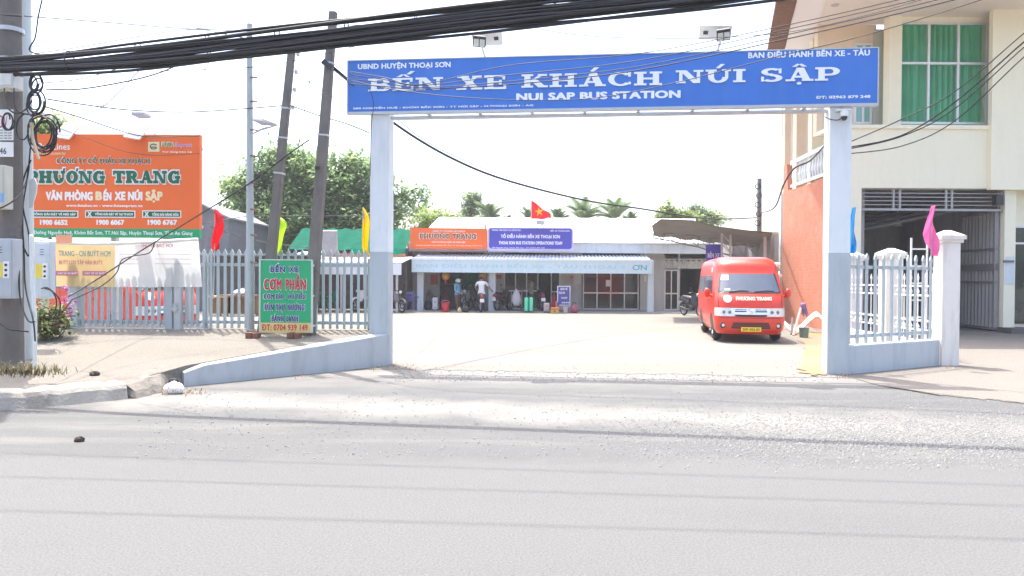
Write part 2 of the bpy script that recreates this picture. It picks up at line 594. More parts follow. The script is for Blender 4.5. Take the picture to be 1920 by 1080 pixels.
# ============================================================ GROUND
def ground_mat(name, cols, zones, fine=90.0, bump=0.5, stain=0.35, stainc=None, streaks=0.0, tilt=0.0):
    """zones: list of (y, softness) where cols[i] gives way to cols[i+1] along +Y, the border broken by noise"""
    m = bpy.data.materials.new(name); m.use_nodes = True
    n = m.node_tree.nodes; L = m.node_tree.links; b = n['Principled BSDF']
    b.inputs['Roughness'].default_value = 0.9; b.inputs['Specular IOR Level'].default_value = 0.25
    tc = n.new('ShaderNodeTexCoord'); sx = n.new('ShaderNodeSeparateXYZ'); L.new(tc.outputs['Object'], sx.inputs[0])

    def noise(scale, det=6, stretch=None, rough=0.6):
        no = n.new('ShaderNodeTexNoise'); no.inputs['Scale'].default_value = scale; no.inputs['Detail'].default_value = det
        no.inputs['Roughness'].default_value = rough
        if stretch:
            mp = n.new('ShaderNodeMapping'); mp.inputs['Scale'].default_value = stretch
            L.new(tc.outputs['Object'], mp.inputs[0]); L.new(mp.outputs[0], no.inputs['Vector'])
        else: L.new(tc.outputs['Object'], no.inputs['Vector'])
        return no.outputs['Fac']

    def math_(op, a, b_):
        k = n.new('ShaderNodeMath'); k.operation = op
        for i, x in enumerate((a, b_)):
            if isinstance(x, (int, float)): k.inputs[i].default_value = x
            else: L.new(x, k.inputs[i])
        return k.outputs[0]

    def ramp(x, p0, p1, v0=0, v1=1):
        k = n.new('ShaderNodeMapRange'); k.inputs[1].default_value = p0; k.inputs[2].default_value = p1
        k.inputs[3].default_value = v0; k.inputs[4].default_value = v1; L.new(x, k.inputs[0]); return k.outputs[0]

    def mixc(f, a, c):
        k = n.new('ShaderNodeMix'); k.data_type = 'RGBA'; L.new(f, k.inputs[0])
        for i, x in ((6, a), (7, c)):
            if isinstance(x, tuple): k.inputs[i].default_value = (*x, 1)
            else: L.new(x, k.inputs[i])
        return k.outputs[2]
    edge = math_('MULTIPLY', math_('SUBTRACT', noise(0.9, 8), 0.5), 2.2)
    yy = math_('ADD', sx.outputs[1], edge)
    yt = math_('ADD', yy, math_('MULTIPLY', sx.outputs[0], tilt)) if tilt else yy
    c = cols[0]
    for i, (y0, soft) in enumerate(zones):
        c = mixc(ramp(yt if i in (1, 2) else yy, y0 - soft, y0 + soft), c, cols[i + 1])
    big = noise(0.35, 5, (0.4, 1.6, 1))
    c = mixc(ramp(big, 0.42 if stainc else 0.5, 0.62 if stainc else 0.8, 0, stain), c, stainc or tuple(x * 0.62 for x in cols[0]))
    if streaks:
        worn = math_('MULTIPLY', ramp(yy, 6.5, 7.2), streaks)
        c = mixc(math_('MULTIPLY', worn, ramp(noise(1.1, 8, (0.22, 1.5, 1), .7), 0.50, 0.68)), c, (0.19, 0.181, 0.163))
        c = mixc(math_('MULTIPLY', worn, ramp(noise(2.6, 8, (0.5, 1.2, 1), .7), 0.58, 0.74)), c, (0.085, 0.085, 0.085))
    sp = noise(fine, 2, None, 0.5)
    dk = n.new('ShaderNodeMix'); dk.data_type = 'RGBA'; dk.blend_type = 'MULTIPLY'; dk.inputs[0].default_value = 1.0
    g = n.new('ShaderNodeCombineColor'); v = ramp(sp, 0.3, 0.7, 0.78, 1.2)
    for i in range(3): L.new(v, g.inputs[i])
    L.new(c, dk.inputs[6]); L.new(g.outputs[0], dk.inputs[7])
    L.new(dk.outputs[2], b.inputs['Base Color'])
    bm = n.new('ShaderNodeBump'); bm.inputs['Strength'].default_value = bump; bm.inputs['Distance'].default_value = 0.012
    L.new(noise(fine * 0.7, 6), bm.inputs['Height']); L.new(bm.outputs[0], b.inputs['Normal'])
    return m


def sheet(name, pts, z, m, kind='structure'):
    mb = MB(); mb.add([(x, y, z) for x, y in pts], [list(range(len(pts)))])
    me = obj(name, mb, m, local=True)
    return tag(me, kind=kind)


def ragged(a, b, n, amp, seed):
    rr = random.Random(seed); out = []
    for i in range(n + 1):
        t = i / n
        out.append((a[0] + (b[0] - a[0]) * t + rr.uniform(-amp, amp) * .3, a[1] + (b[1] - a[1]) * t + rr.uniform(-amp, amp)))
    return out


m_ground = ground_mat('earth', [(0.30, 0.26, 0.20)], [], 20)
m_road = ground_mat('road_asphalt', [(0.118, 0.1195, 0.1155), (0.104, 0.1055, 0.1025), (0.195, 0.189, 0.172), (0.106, 0.1075, 0.1045), (0.200, 0.193, 0.176)],
                    [(6.75, 0.22), (8.7, 0.4), (9.7, 0.45), (11.8, 0.9)], 70, 0.8, 0.3, None, 0.5, 0.17)
m_yard = ground_mat('yard_concrete', [(0.178, 0.172, 0.157), (0.185, 0.177, 0.157)], [(17, 4)], 38, 0.9, 0.5, (0.172, 0.150, 0.115))
m_drive = ground_mat('driveway_concrete', [(0.175, 0.159, 0.139)], [], 45, 0.4, 0.35)
m_pave = ground_mat('pavement_concrete', [(0.178, 0.164, 0.138)], [], 50, 0.6, 0.4)

sheet('ground', [(-160, -80), (160, -80), (160, 150), (-160, 150)], -0.02, m_ground)
sheet('road', [(-90, -40), (90, -40), (90, 11.5)] + ragged((40, 13.5), (-40, 13.5), 160, 0.02, 3) + [(-90, 11.5)], 0.0, m_road)
yard_pts = ragged((-2.3, 13.4), (5.6, 12.6), 60, 0.10, 4) + [(9.9, 12.6), (9.9, 60), (-40, 60), (-40, 12.9)]
sheet('yard', yard_pts, 0.006, m_yard)
dA = G(1592, 706); dB = G(1640, 722); dC = G(1760, 742); dD = G(1930, 757)
sheet('driveway', [(dA.x, dA.y)] + ragged((dB.x, dB.y), (dC.x, dC.y), 30, .10, 5) + ragged((dC.x, dC.y), (dD.x, dD.y), 30, .12, 6)
      + [(22, dD.y), (40, 10.6), (40, 36), (8.4, 36), (8.4, 15), (5.6, 13.2)], 0.009, m_drive)


# sandy patch by the brick wall
m_sand = ground_mat('yellow_sand', [(0.25, 0.170, 0.085)], [], 40, 0.8, 0.85, (0.19, 0.172, 0.14))
sp = [(1486, 618), (1500, 640), (1512, 658), (1500, 690), (1504, 700), (1530, 706), (1549, 703)]
pts = [G(*p) for p in sp]; rs = random.Random(9); pts = [q for a, b in zip(pts, pts[1:]) for q in [a.lerp(b, t / 5) + Vector((rs.uniform(-.09, .09), rs.uniform(-.12, .12), 0)) for t in range(5)]] + [pts[-1]]
sheet('sand', [(p.x, p.y) for p in pts] + [(8.3, 15), (9.4, 20.2), (9.6, 23.9), (9.1, 24.0)], 0.020, m_sand)

# kerbside pavement, rising towards the fence
def pave_z(y): return 0.19 + max(0.0, y - 10.25) * 0.108


K = [(-40, 8.3), (-7.4, 8.55), (-6.0, 9.05), (-5.45, 9.5), (-4.98, 9.95)]     # foot of the kerb
WL0 = G(345, 725); WL1 = G(727, 686)                                          # foot of the low wall
mb = MB()
frontline = [(-40, 8.75), (-7.4, 9.0), (-6.15, 9.4), (-5.6, 9.8), (-5.15, 10.25), (-4.9, 10.8), (WL0.x - .02, WL0.y + .12), (WL1.x - .25, WL1.y + .1)]
rows = []
NY = 8
for x, y in frontline:
    rows.append([(x, y + (14.75 - y) * k / NY, pave_z(y + (14.75 - y) * k / NY)) for k in range(NY + 1)])
vs = [p for r_ in rows for p in r_]
fs = []
for i in range(len(rows) - 1):
    for k in range(NY):
        a = i * (NY + 1) + k
        fs.append((a, a + NY + 1, a + NY + 2, a + 1))
n0 = len(vs)
for r_ in rows: vs.append((r_[0][0], r_[0][1], -0.02))
for i in range(len(rows) - 1): fs.append((i * (NY + 1), n0 + i, n0 + i + 1, (i + 1) * (NY + 1)))
nb = len(vs)
for r_ in rows: vs.append((r_[-1][0], r_[-1][1], -0.02))
for i in range(len(rows) - 1): fs.append((i * (NY + 1) + NY, (i + 1) * (NY + 1) + NY, nb + i + 1, nb + i))
e = len(rows) - 1
fs.append((e * (NY + 1), n0 + e, nb + e, e * (NY + 1) + NY))
mb.add(vs, fs)
tag(obj('pavement', mb, m_pave, local=True), kind='structure')

m_kerb = mat('kerb_concrete', (0.36, 0.33, 0.28), 0.9, dirt=0.6, dirtc=(.10, .09, .08), bump=0.5, bscale=25, streak=False)
mb = MB()
rr = random.Random(2)
kp = []
for i in range(len(K) - 1):
    for k in range(6):
        t = k / 6; kp.append((K[i][0] + (K[i + 1][0] - K[i][0]) * t, K[i][1] + (K[i + 1][1] - K[i][1]) * t))
kp.append(K[-1])
secs = []
for x, y in kp:
    j = rr.uniform(-.02, .02); h = 0.185 + rr.uniform(-.012, .012)
    nx, ny = (-.62, .78) if x > -7 else (0, 1)
    secs.append([(x - nx * .03, y - ny * .03, -.02), (x + nx * .03 + j, y + ny * .03, h - .05), (x + nx * .07 + j, y + ny * .07, h), (x + nx * .42, y + ny * .42, h + .018), (x + nx * .42, y + ny * .42, -.02)])
m5 = len(secs[0]); vs = [p for s_ in secs for p in s_]; fs = []
for i in range(len(secs) - 1):
    for k in range(m5 - 1):
        a = i * m5 + k; fs.append((a, a + m5, a + m5 + 1, a + 1))
fs.append([(len(secs) - 1) * m5 + k for k in range(m5)])
mb.add(vs, fs)
tag(obj('kerb', mb, m_kerb, local=True), kind='structure')
# broken kerb piece between the kerb and the painted wall
mb = MB()
A0 = Vector((-4.93, 9.98, 0)); A1 = Vector((WL0.x, WL0.y, 0))
secs = []
for i in range(9):
    t = i / 8; p = A0.lerp(A1, t); dz = rr.uniform(-.035, .03); dn = rr.uniform(-.05, .05)
    secs.append([(p.x + .03 + dn, p.y - .03, -.02), (p.x - .03 + dn, p.y + .03, .10 + dz), (p.x - .10, p.y + .05, .17 + t * .08 + dz), (p.x - .34, p.y + .12, .20 + t * .1), (p.x - .34, p.y + .12, -.02)])
vs = [p for s_ in secs for p in s_]; fs = []
for i in range(8):
    for k in range(4):
        a = i * 5 + k; fs.append((a, a + 5, a + 6, a + 1))
fs += [[0, 1, 2, 3, 4][::-1], [40, 41, 42, 43, 44]]
mb.add(vs, fs)
tag(obj('kerb', mb, mat('broken_kerb', (0.22, 0.20, 0.17), .95, dirt=.8, dirtc=(.07, .06, .05), bump=.9, bscale=14, streak=False), local=True), kind='structure')

# gravel: loose pale stones along the road edge, denser on the right
mb = MB(); rr = random.Random(11)
def pebble(x, y, s_):
    h = s_ * rr.uniform(.45, .8); a = rr.uniform(0, 6.28)
    vs = []
    for k in range(5):
        b = a + k * 1.2566 + rr.uniform(-.3, .3); q = s_ * rr.uniform(.75, 1.15)
        vs.append((x + q * math.cos(b), y + q * math.sin(b), 0.0))
    for k in range(5): vs.append((x + (vs[k][0] - x) * .62, y + (vs[k][1] - y) * .62, h))
    mb.add(vs, [(k, (k + 1) % 5, (k + 1) % 5 + 5, k + 5) for k in range(5)] + [(5, 6, 7, 8, 9)])
for i in range(15000):
    px = rr.triangular(1100, 2050, 1850); py = rr.gauss(812, 20) if rr.random() < .82 else rr.uniform(725, 880)
    if py < 715: continue
    p = G(px, py); pebble(p.x, p.y, rr.triangular(.003, .017, .005))
for i in range(2200):
    px = rr.uniform(250, 1500); py = rr.uniform(735, 860)
    p = G(px, py)
    if p.x < -4.2 and p.y > 9.0: continue
    pebble(p.x, p.y, rr.triangular(.003, .018, .004))
for i in range(3200):
    px = rr.uniform(735, 1545); py = rr.triangular(655, 718, 712)
    p = G(px, py); pebble(p.x, p.y, rr.triangular(.004, .022, .006))
tag(obj('gravel', mb, mat('pale_gravel', (0.25, 0.243, 0.226), .95, var=.4, scale=30), local=True), kind='stuff')

# ============================================================ GATE
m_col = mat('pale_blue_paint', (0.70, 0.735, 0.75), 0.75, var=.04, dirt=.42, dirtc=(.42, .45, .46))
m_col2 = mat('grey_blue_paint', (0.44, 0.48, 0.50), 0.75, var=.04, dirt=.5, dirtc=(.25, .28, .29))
m_white = mat('white_letter', (0.80, 0.82, 0.84), 0.55, var=.03)
m_sign = mat('blue_sign_sheet', (0.040, 0.165, 0.56), 0.42, var=.10, scale=2.5, dirt=.18, dirtc=(.10, .25, .55))
m_steel = mat('galvanised_steel', (0.50, 0.52, 0.53), 0.45, 0.5, var=.12)
m_black = mat('black_rubber', (0.012, 0.012, 0.013), 0.5, var=.2)
m_dark = mat('dark_plastic', (0.03, 0.03, 0.033), 0.45, var=.2)

GA = G(711, 686); GB = G(1569, 703)
gp = Plane((GA.x, GA.y + .17), (GB.x - GA.x, GB.y - GA.y))
gate = thing('entrance_gate', 'tall blue entrance gate with white lettering across the yard entrance', 'gate', (gp.O.x, gp.O.y, 0))
for px0, px1 in ((693, 728), (1553, 1594)):
    a0, _ = gp.pix(px0, 500, .17); a1, _ = gp.pix(px1, 500, .17)
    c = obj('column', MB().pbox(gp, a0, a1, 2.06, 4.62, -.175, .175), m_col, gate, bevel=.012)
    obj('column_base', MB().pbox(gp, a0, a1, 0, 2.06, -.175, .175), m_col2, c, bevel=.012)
so = .24
s0, zt = gp.pix(653, 117, so); s1, zt2 = gp.pix(1646, 88, so)
_, zb = gp.pix(653, 213, so); _, zb2 = gp.pix(1646, 190, so)
zt = (zt + zt2) / 2; zb = (zb + zb2) / 2
board = obj('sign_board', MB().pbox(gp, s0, s1, zb, zt, so - .09, so), m_sign, gate)
fr = MB()
for z0, z1 in ((zb - .045, zb), (zt, zt + .018)): fr.pbox(gp, s0 - .02, s1 + .02, z0, z1, so - .1, so + .012)
for a0, a1 in ((s0 - .02, s0), (s1, s1 + .02)): fr.pbox(gp, a0, a1, zb, zt, so - .1, so + .012)
obj('sign_frame', fr, m_steel, gate)
be = MB(); a = s0 + .5
be.pbox(gp, s0 + .6, s1 - .6, zb - .10, zb - .05, -.06, .06)
while a < s1 - .4:
    be.pbox(gp, a, a + .05, zb - .05, zb - .02, -.08, .2); a += .93
obj('support_beam', be, m_steel, gate)
lo = so + .003
mb = MB()
slab_text(mb, [('BẾN', 690, 148, 831, 168.5), ('XE', 855, 143, 951, 167), ('KHÁCH', 977, 140, 1242, 159.5), ('NÚI', 1267, 132.5, 1399, 154), ('SẬP', 1424, 129, 1575, 150.7)],
          gp, lo, .012)
obj('lettering', mb, m_white, board)
mb = MB()
for t_, x0, y0, x1, y1, bd in (('UBND HUYỆN THOẠI SƠN', 671, 118, 845, 128, .04), ('BAN ĐIỀU HÀNH BẾN XE - TÀU', 1403, 94, 1631, 104, .04),
                               ('NUI SAP BUS STATION', 968, 175, 1276, 183.5, .06), ('280 NGUYỄN HUỆ - KHÓM BẮC SƠN - TT NÚI SẬP - H.THOẠI SƠN - AG', 662, 200.5, 1000, 199.8, .045),
                               ('ĐT: 02963 879 248', 1530, 180, 1632, 183.5, .05)):
    text_px(mb, t_, x0, y0, x1, y1, gp, lo, bd, .006)
obj('small_lettering', mb, m_white, board)


# solar flood lamps on top of the gate
def solar_lamp(px, flip, label):
    a, z = gp.pix(px, 108, .2)
    base = gp.w(a, zt + .018, .1)
    o = thing('solar_floodlight', label, 'floodlight', base, math.atan2(gp.d.y, gp.d.x), 'solar floodlights on the gate sign')
    ms = mat('white_lamp_metal', (.72, .72, .72), .4, var=.04)
    f = -1 if flip else 1
    obj('bracket', MB().tube([(0, 0, .0), (-.03 * f, -.04, .1), (-.06 * f, -.1, .2)], .02, 8).box(-.09, .09, -.06, .05, -.0, .03), ms, o, local=True)
    Mh = Matrix.Translation((-.09 * f, -.16, .27)) @ Matrix.Rotation(R(-40), 4, 'X') @ Matrix.Rotation(R(8 * f), 4, 'Z')
    h = obj('lamp_head', MB().box(-.115, .115, -.11, .11, -.025, .025, Mh), m_dark, o, local=True, bevel=.012)
    le = MB()
    for q in (-.053, .053): le.box(q - .045, q + .045, -.06, .085, -.031, -.026, Mh)
    obj('lens', le, mat('lamp_lens', (.62, .64, .62), .15), h, local=True)
    Mp = Matrix.Translation((0.03 * f, -.02, .36)) @ Matrix.Rotation(R(-38), 4, 'X') @ Matrix.Rotation(R(-4 * f), 4, 'Y')
    p = obj('solar_panel', MB().box(-.27, .27, -.145, .145, -.012, .012, Mp), ms, o, local=True)
    obj('solar_cells', MB().box(-.24, .24, -.13, .13, .0125, .016, Mp), mat('solar_cell', (.03, .04, .09), .15), p, local=True)
    obj('junction_box', MB().box(.12 * f, .2 * f, -.03, .03, -.03, -.0125, Mp), m_dark, p, local=True)


solar_lamp(909, False, 'solar floodlight on the left half of the blue gate sign')
solar_lamp(1345, True, 'solar floodlight on the right half of the blue gate sign')

# security camera on the right column
a, z = gp.pix(1578, 218, .19)
cc = thing('security_camera', 'white dome security camera mounted on the gate column', 'camera', gp.w(a, z, .175), math.atan2(gp.d.y, gp.d.x))
obj('mount', MB().box(-.11, .11, -.14, 0, .075, .10).box(-.06, .06, -.03, 0, -.06, .075), mat('white_plastic', (.72, .73, .74), .4), cc, local=True, bevel=.01)
obj('body', MB().lathe((0.02, -.09, 0), [(.065, .075), (.068, .0), (.06, -.02), (.0, -.021)][::-1], 14), mat('white_plastic', (0, 0, 0)), cc, local=True, smooth='auto')
obj('dome', MB().ball((0.02, -.09, -.03), (.052, .052, .06)), m_dark, cc, local=True, smooth=True)
obj('cable', MB().tube(catmull([(.0, -.08, -.04), (-.08, -.06, -.07), (-.19, -.03, -.05), (-.24, .1, .02)]), .008, 6), m_black, cc, local=True)

# low painted wall left of the gate
wz0 = G(345, 725); a_ = Vector((wz0.x, wz0.y, 0)); b_ = Vector((WL1.x + .03, WL1.y - .0, 0))
d_ = (b_ - a_); nl = Vector((-d_.y, d_.x, 0)).normalized()
mb = MB(); secs = []
for i in range(13):
    t = i / 12; p = a_ + d_ * t; h = .27 + (.585 - .27) * t + (-.06 if i == 0 else 0)
    q = p + nl * .24
    secs.append([(p.x, p.y, -.02), (p.x, p.y, h - .015), (p.x + nl.x * .02, p.y + nl.y * .02, h), (q.x, q.y, h + .015), (q.x, q.y, -.02)])
vs = [p for s_ in secs for p in s_]; fs = []
for i in range(12):
    for k in range(4):
        a = i * 5 + k; fs.append((a, a + 5, a + 6, a + 1))
fs += [[0, 1, 2, 3, 4][::-1], [60, 61, 62, 63, 64]]
mb.add(vs, fs)
tag(obj('low_wall', mb, mat('low_wall_paint', (0.43, 0.46, 0.47), 0.8, var=.05, dirt=.65, dirtc=(.27, .28, .27)), smooth=False), 'sloping pale blue low wall left of the entrance gate', 'wall')

# ============================================================ IRON FENCES
m_fence = mat('fence_paint', (0.40, 0.46, 0.47), 0.5, var=.06, dirt=.3, dirtc=(.25, .22, .18))
_picket = {}


def picket_mesh(w_, h):
    mb = MB()
    mb.box(-w_ / 2, w_ / 2, -.018, .018, 0, h - .13)
    pr = [(-w_ * .5, h - .13), (-w_ * .95, h - .10), (-w_ * .75, h - .06), (0, h), (w_ * .75, h - .06), (w_ * .95, h - .10), (w_ * .5, h - .13)]
    mb.prism(pr, -.014, .014)
    return mb


def picket_fence(name, label, pl, a0, a1, base, h, n, w_, rails, posts=(), m=None, parent=None, off=0.0):
    """base(a) gives the foot height"""
    m = m or m_fence
    rz = math.atan2(pl.d.y, pl.d.x)
    if parent is None:
        o = thing(name, label, 'fence', pl.w((a0 + a1) / 2, base((a0 + a1) / 2)), 0)
    else: o = parent
    first = None
    for i in range(n):
        a = a0 + (a1 - a0) * (i + .5) / n
        if first is None:
            first = obj('picket', picket_mesh(w_, h), m, o, local=True); c = first
        else:
            c = first.copy(); col.objects.link(c); c.parent = o
        c.matrix_basis = mw(o).inverted() @ (Matrix.Translation(pl.w(a, base(a) + .04, off)) @ Matrix.Rotation(rz, 4, 'Z'))
    for zr in rails:
        mb = MB(); zb0 = base(a0) + zr; zb1 = base(a1) + zr
        q = [pl.w(a0, zb0 - .03, off - .045), pl.w(a1, zb1 - .03, off - .045), pl.w(a1, zb1 - .03, off - .02), pl.w(a0, zb0 - .03, off - .02)]
        t = [v + Vector((0, 0, .06)) for v in q]
        mb.add(q + t, [(0, 3, 2, 1), (4, 5, 6, 7), (0, 1, 5, 4), (1, 2, 6, 5), (2, 3, 7, 6), (3, 0, 4, 7)])
        obj('rail', mb, m, o)
    for a, ww, ph in posts:
        obj('post', MB().pbox(pl, a - ww / 2, a + ww / 2, base(a) - .05, base(a) + ph, off - .12, off - .12 + ww), m, o, bevel=.006)
    return o


fl = Plane((-2.5, 14.22), (1, -.012))
zf = lambda a: 0.60
A = lambda px: fl.pix(px, 520)[0]
picket_fence('iron_fence', 'grey iron picket fence between the sliding gate and the entrance gate', fl, A(376), A(692), zf, 1.47, 24, .043, (.15, 1.22), [(A(383), .07, 1.4), (A(690), .05, 1.35)])

# ============================================================ RIGHT LOW WALL, FENCE, PILLAR
RA = gp.w(gp.pix(1594, 500, .17)[0] - .05, 0, .17); RB = G(1760, 686)
rw = Plane((RA.x, RA.y), (RB.x - RA.x, RB.y - RA.y))
La = 0; Lb = (Vector((RB.x, RB.y, 0)) - rw.O).length + .03
zw = rw.pix(1670, 643)[1]
tag(obj('low_wall', MB().pbox(rw, .0, Lb, -.02, zw, -.2, 0), m_col2, bevel=.012), 'grey blue low wall under the picket fence right of the entrance gate', 'wall')
hr = rw.pix(1670, 478, -.1)[1] - zw
picket_fence('iron_fence', 'short grey picket fence on the low wall beside the white pillar', rw, .08, Lb - .04, lambda a: zw - .03, hr, 11, .045, (.17, hr - .2), [], off=-.1)

m_cream = mat('cream_plaster', (0.84, 0.79, 0.60), 0.85, var=.03, dirt=.15, dirtc=(.58, .55, .44))
m_pillar = mat('white_pillar_plaster', (0.74, 0.71, 0.66), 0.85, var=.05, dirt=.5, dirtc=(.42, .38, .30))


def pillar(px0, px1, ytop, Y, label, capx=7):
    p0 = P(px0, 500, Y); p1 = P(px1, 500, Y); zt_ = P((px0 + px1) / 2, ytop, Y).z
    w_ = (p1.x - p0.x) / 2; c = ((p0.x + p1.x) / 2, Y + w_, 0)
    o = thing('gate_pillar', label, 'pillar', c)
    obj('shaft', MB().box(c[0] - w_, c[0] + w_, Y, Y + 2 * w_, -.02, zt_ - .24), m_pillar, o, bevel=.01)
    q = capx * Y / F
    mb = MB().box(c[0] - w_ - q, c[0] + w_ + q, Y - q, Y + 2 * w_ + q, zt_ - .18, zt_ - .10)
    mb.box(c[0] - w_ - q * .5, c[0] + w_ + q * .5, Y - q * .5, Y + 2 * w_ + q * .5, zt_ - .24, zt_ - .18)
    k = w_ + q * .8; t = w_ * .25
    vs = [(c[0] + sx_ * k, c[1] + sy_ * k, zt_ - .10) for sx_, sy_ in ((-1, -1), (1, -1), (1, 1), (-1, 1))] + [(c[0] + sx_ * t, c[1] + sy_ * t, zt_) for sx_, sy_ in ((-1, -1), (1, -1), (1, 1), (-1, 1))]
    mb.add(vs, [(0, 1, 5, 4), (1, 2, 6, 5), (2, 3, 7, 6), (3, 0, 4, 7), (4, 5, 6, 7), (3, 2, 1, 0)])
    obj('cap', mb, m_pillar, o)
    return o


pillar(1768, 1801, 431, RB.y - .05, 'tall white boundary pillar at the end of the low grey blue wall')
pillar(1662, 1694, 465, 17.6, 'middle white boundary pillar behind the short grey picket fence', 5)
pillar(1596, 1618, 472, 20.5, 'farthest white boundary pillar half hidden by the gate column', 5)
# white railing running back between the pillars
m_rail = mat('white_rail_paint', (.74, .73, .70), .5, var=.05)
for (x0, y0, x1, y1, n_, lb) in ((8.62, 15.3, 8.72, 17.5, 7, 'white steel railing between the tall pillar and the middle pillar'),
                               (8.75, 18.3, 8.85, 20.4, 7, 'white steel railing between the middle pillar and the farthest pillar')):
    pl = Plane((x0, y0), (x1 - x0, y1 - y0)); Lr = math.hypot(x1 - x0, y1 - y0)
    o = thing('steel_railing', lb, 'railing', (x0, y0, 0))
    obj('plinth', MB().pbox(pl, 0, Lr, -.02, .35, -.08, .08), m_pillar, o)
    for z in (.55, .75, 1.28, 1.48): obj('rail', MB().pbox(pl, 0, Lr, z, z + .04, -.02, .02), m_rail, o)
    bar = None
    for i in range(n_):
        a = Lr * (i + .5) / n_
        mb = MB().cyl(pl.w(a, .35), pl.w(a, 1.62), .014, n=6)
        mb.lathe(pl.w(a, .58), [(.016, 0), (.05, .06), (.016, .12)], 6).lathe(pl.w(a, 1.32), [(.016, 0), (.04, .06), (.016, .12)], 6)
        mb.lathe(pl.w(a, 1.62), [(.016, 0), (.03, .05), (.003, .16)], 6)
        obj('baluster', mb, m_rail, o)
# tall white steel post with rails just left of the pillar
o = thing('steel_railing', 'narrow white steel gate post with rungs rising behind the pink flag', 'railing', P(1722, 650, 16.2))
pA, pB = P(1708, 500, 16.2), P(1738, 500, 16.2)
zt_ = P(1722, 446, 16.2).z
for p in (pA, pB): obj('post', MB().cyl((p.x, p.y, 0), (p.x, p.y, zt_), .022, n=8), m_rail, o)
for k in range(6): obj('rail', MB().box(pA.x, pB.x, 16.19, 16.22, zt_ - .25 - k * .36, zt_ - .22 - k * .36), m_rail, o)

# ============================================================ STATION BUILDING
def px2(px, py, Y):
    p = P(px, py, Y); return p.x, p.z


def pbox(mb, px0, py0, px1, py1, Y, th, back=True):
    """box whose front face at depth Y fills the photo rectangle"""
    x0, z1 = px2(px0, py0, Y); x1, z0 = px2(px1, py1, Y)
    return mb.box(x0, x1, Y, Y + th, max(z0, -0.02), z1)


m_wall = mat('station_wall_paint', (0.52, 0.51, 0.49), 0.85, var=.05, dirt=.3, dirtc=(.28, .27, .25))
m_fascia = mat('fascia_paint', (0.60, 0.66, 0.70), 0.8, var=.05, dirt=.45, dirtc=(.36, .38, .38))
m_roof = mat('pale_metal_roof', (0.74, 0.75, 0.76), 0.45, var=.05, dirt=.15, dirtc=(.5, .48, .44))
m_frame = mat('white_aluminium', (0.70, 0.71, 0.70), 0.4, 0.2, var=.04)
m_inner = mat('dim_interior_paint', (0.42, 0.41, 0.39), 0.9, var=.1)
m_glassd = glass('door_glass', (.04, .045, .05), .55, .04)
m_floor = mat('porch_tile', (0.38, 0.38, 0.37), .5, var=.08)
st = thing('station_building', 'long low bus station building with pale metal roof and shaded porch', 'building', (2.0, 38.5, 0))
YW = 38.6
sx = lambda px: px2(px, 540, YW)[0]
wall = MB()
X = {k: sx(k) for k in (764, 824, 908, 946, 1050, 1091, 1200, 1240, 1246, 1271, 1275, 1330)}
for a, b in ((764, 824), (908, 946), (1050, 1091), (1200, 1246)): wall.box(X[a], X[b], YW, YW + .15, 0, 2.9)
wall.box(X[1271], X[1275], YW, YW + .15, 0, 2.9)
wall.box(X[1246], X[1330] + .3, YW + .002, YW + .15, 2.15, 2.52)
wall.box(X[1246], X[1330] + .3, YW + .002, YW + .15, 2.92, 3.2)
wall.box(X[764], X[1330] + .3, YW + 4.6, YW + 4.75, 0, 3.3)
wall.box(X[764], X[764] + .15, YW + .15, YW + 4.6, 0, 3.2)
wall.box(X[1330] + .15, X[1330] + .3, YW + .15, YW + 4.6, 0, 3.2)
for k in (866, 927, 1070, 1222): pass
for xx in (X[927] if 927 in X else sx(927), sx(1070), sx(1222)): wall.box(xx, xx + .12, YW + .15, YW + 4.6, 0, 2.9)
obj('wall', wall, m_wall, st)
obj('porch_floor', MB().box(X[764], X[1330] + .3, 36.0, 43.2, -.02, .05), m_floor, st)
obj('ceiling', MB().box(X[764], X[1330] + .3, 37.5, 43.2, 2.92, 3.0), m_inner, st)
# eave beam
x0, z1 = px2(764, 454, 37.2); x1, z0 = px2(1328, 476, 37.2)
obj('fascia', MB().box(x0, x1 + .3, 37.2, 37.5, z0, z1), m_fascia, st, bevel=.02)
# roof: pitched metal sheet with corrugation
zr = 4.80; mb = MB()
nx = 150; xa, xb = -4.55, 9.9
vs = []; fs = []
for i in range(nx * 2 + 1):
    t = i / (nx * 2); h = .022 if i % 2 else 0
    vs += [(xa + (xb - xa) * t, 36.95, z1 + .03 + h), (xa + .62 + (xb - xa - .62) * t, 41.6, zr + h), (xa + (xb - xa) * t, 46.2, z1 + .03 + h)]
for i in range(nx * 2):
    a = i * 3; fs += [(a, a + 3, a + 4, a + 1), (a + 1, a + 4, a + 5, a + 2)]
mb.add(vs, fs)
roof = obj('roof', mb, m_roof, st)
obj('roof_edge', MB().box(xa - .02, xb, 36.92, 36.98, z1 + .0, z1 + .05).tube([(xa - .03, 36.95, z1 + .05), (xa + .6, 41.6, zr + .03)], .05, 6).tube([(xa + .6, 41.6, zr + .03), (xb, 41.6, zr + .03)], .06, 6), m_roof, roof)
for px0, px1 in ((782, 794), (916, 929), (1214, 1226)):
    q0, q1 = px2(px0, 540, 36.6)[0], px2(px1, 540, 36.6)[0]
    obj('column', MB().box(q0, q1, 36.6, 36.9, .05, 2.5), m_fascia, st, bevel=.015)


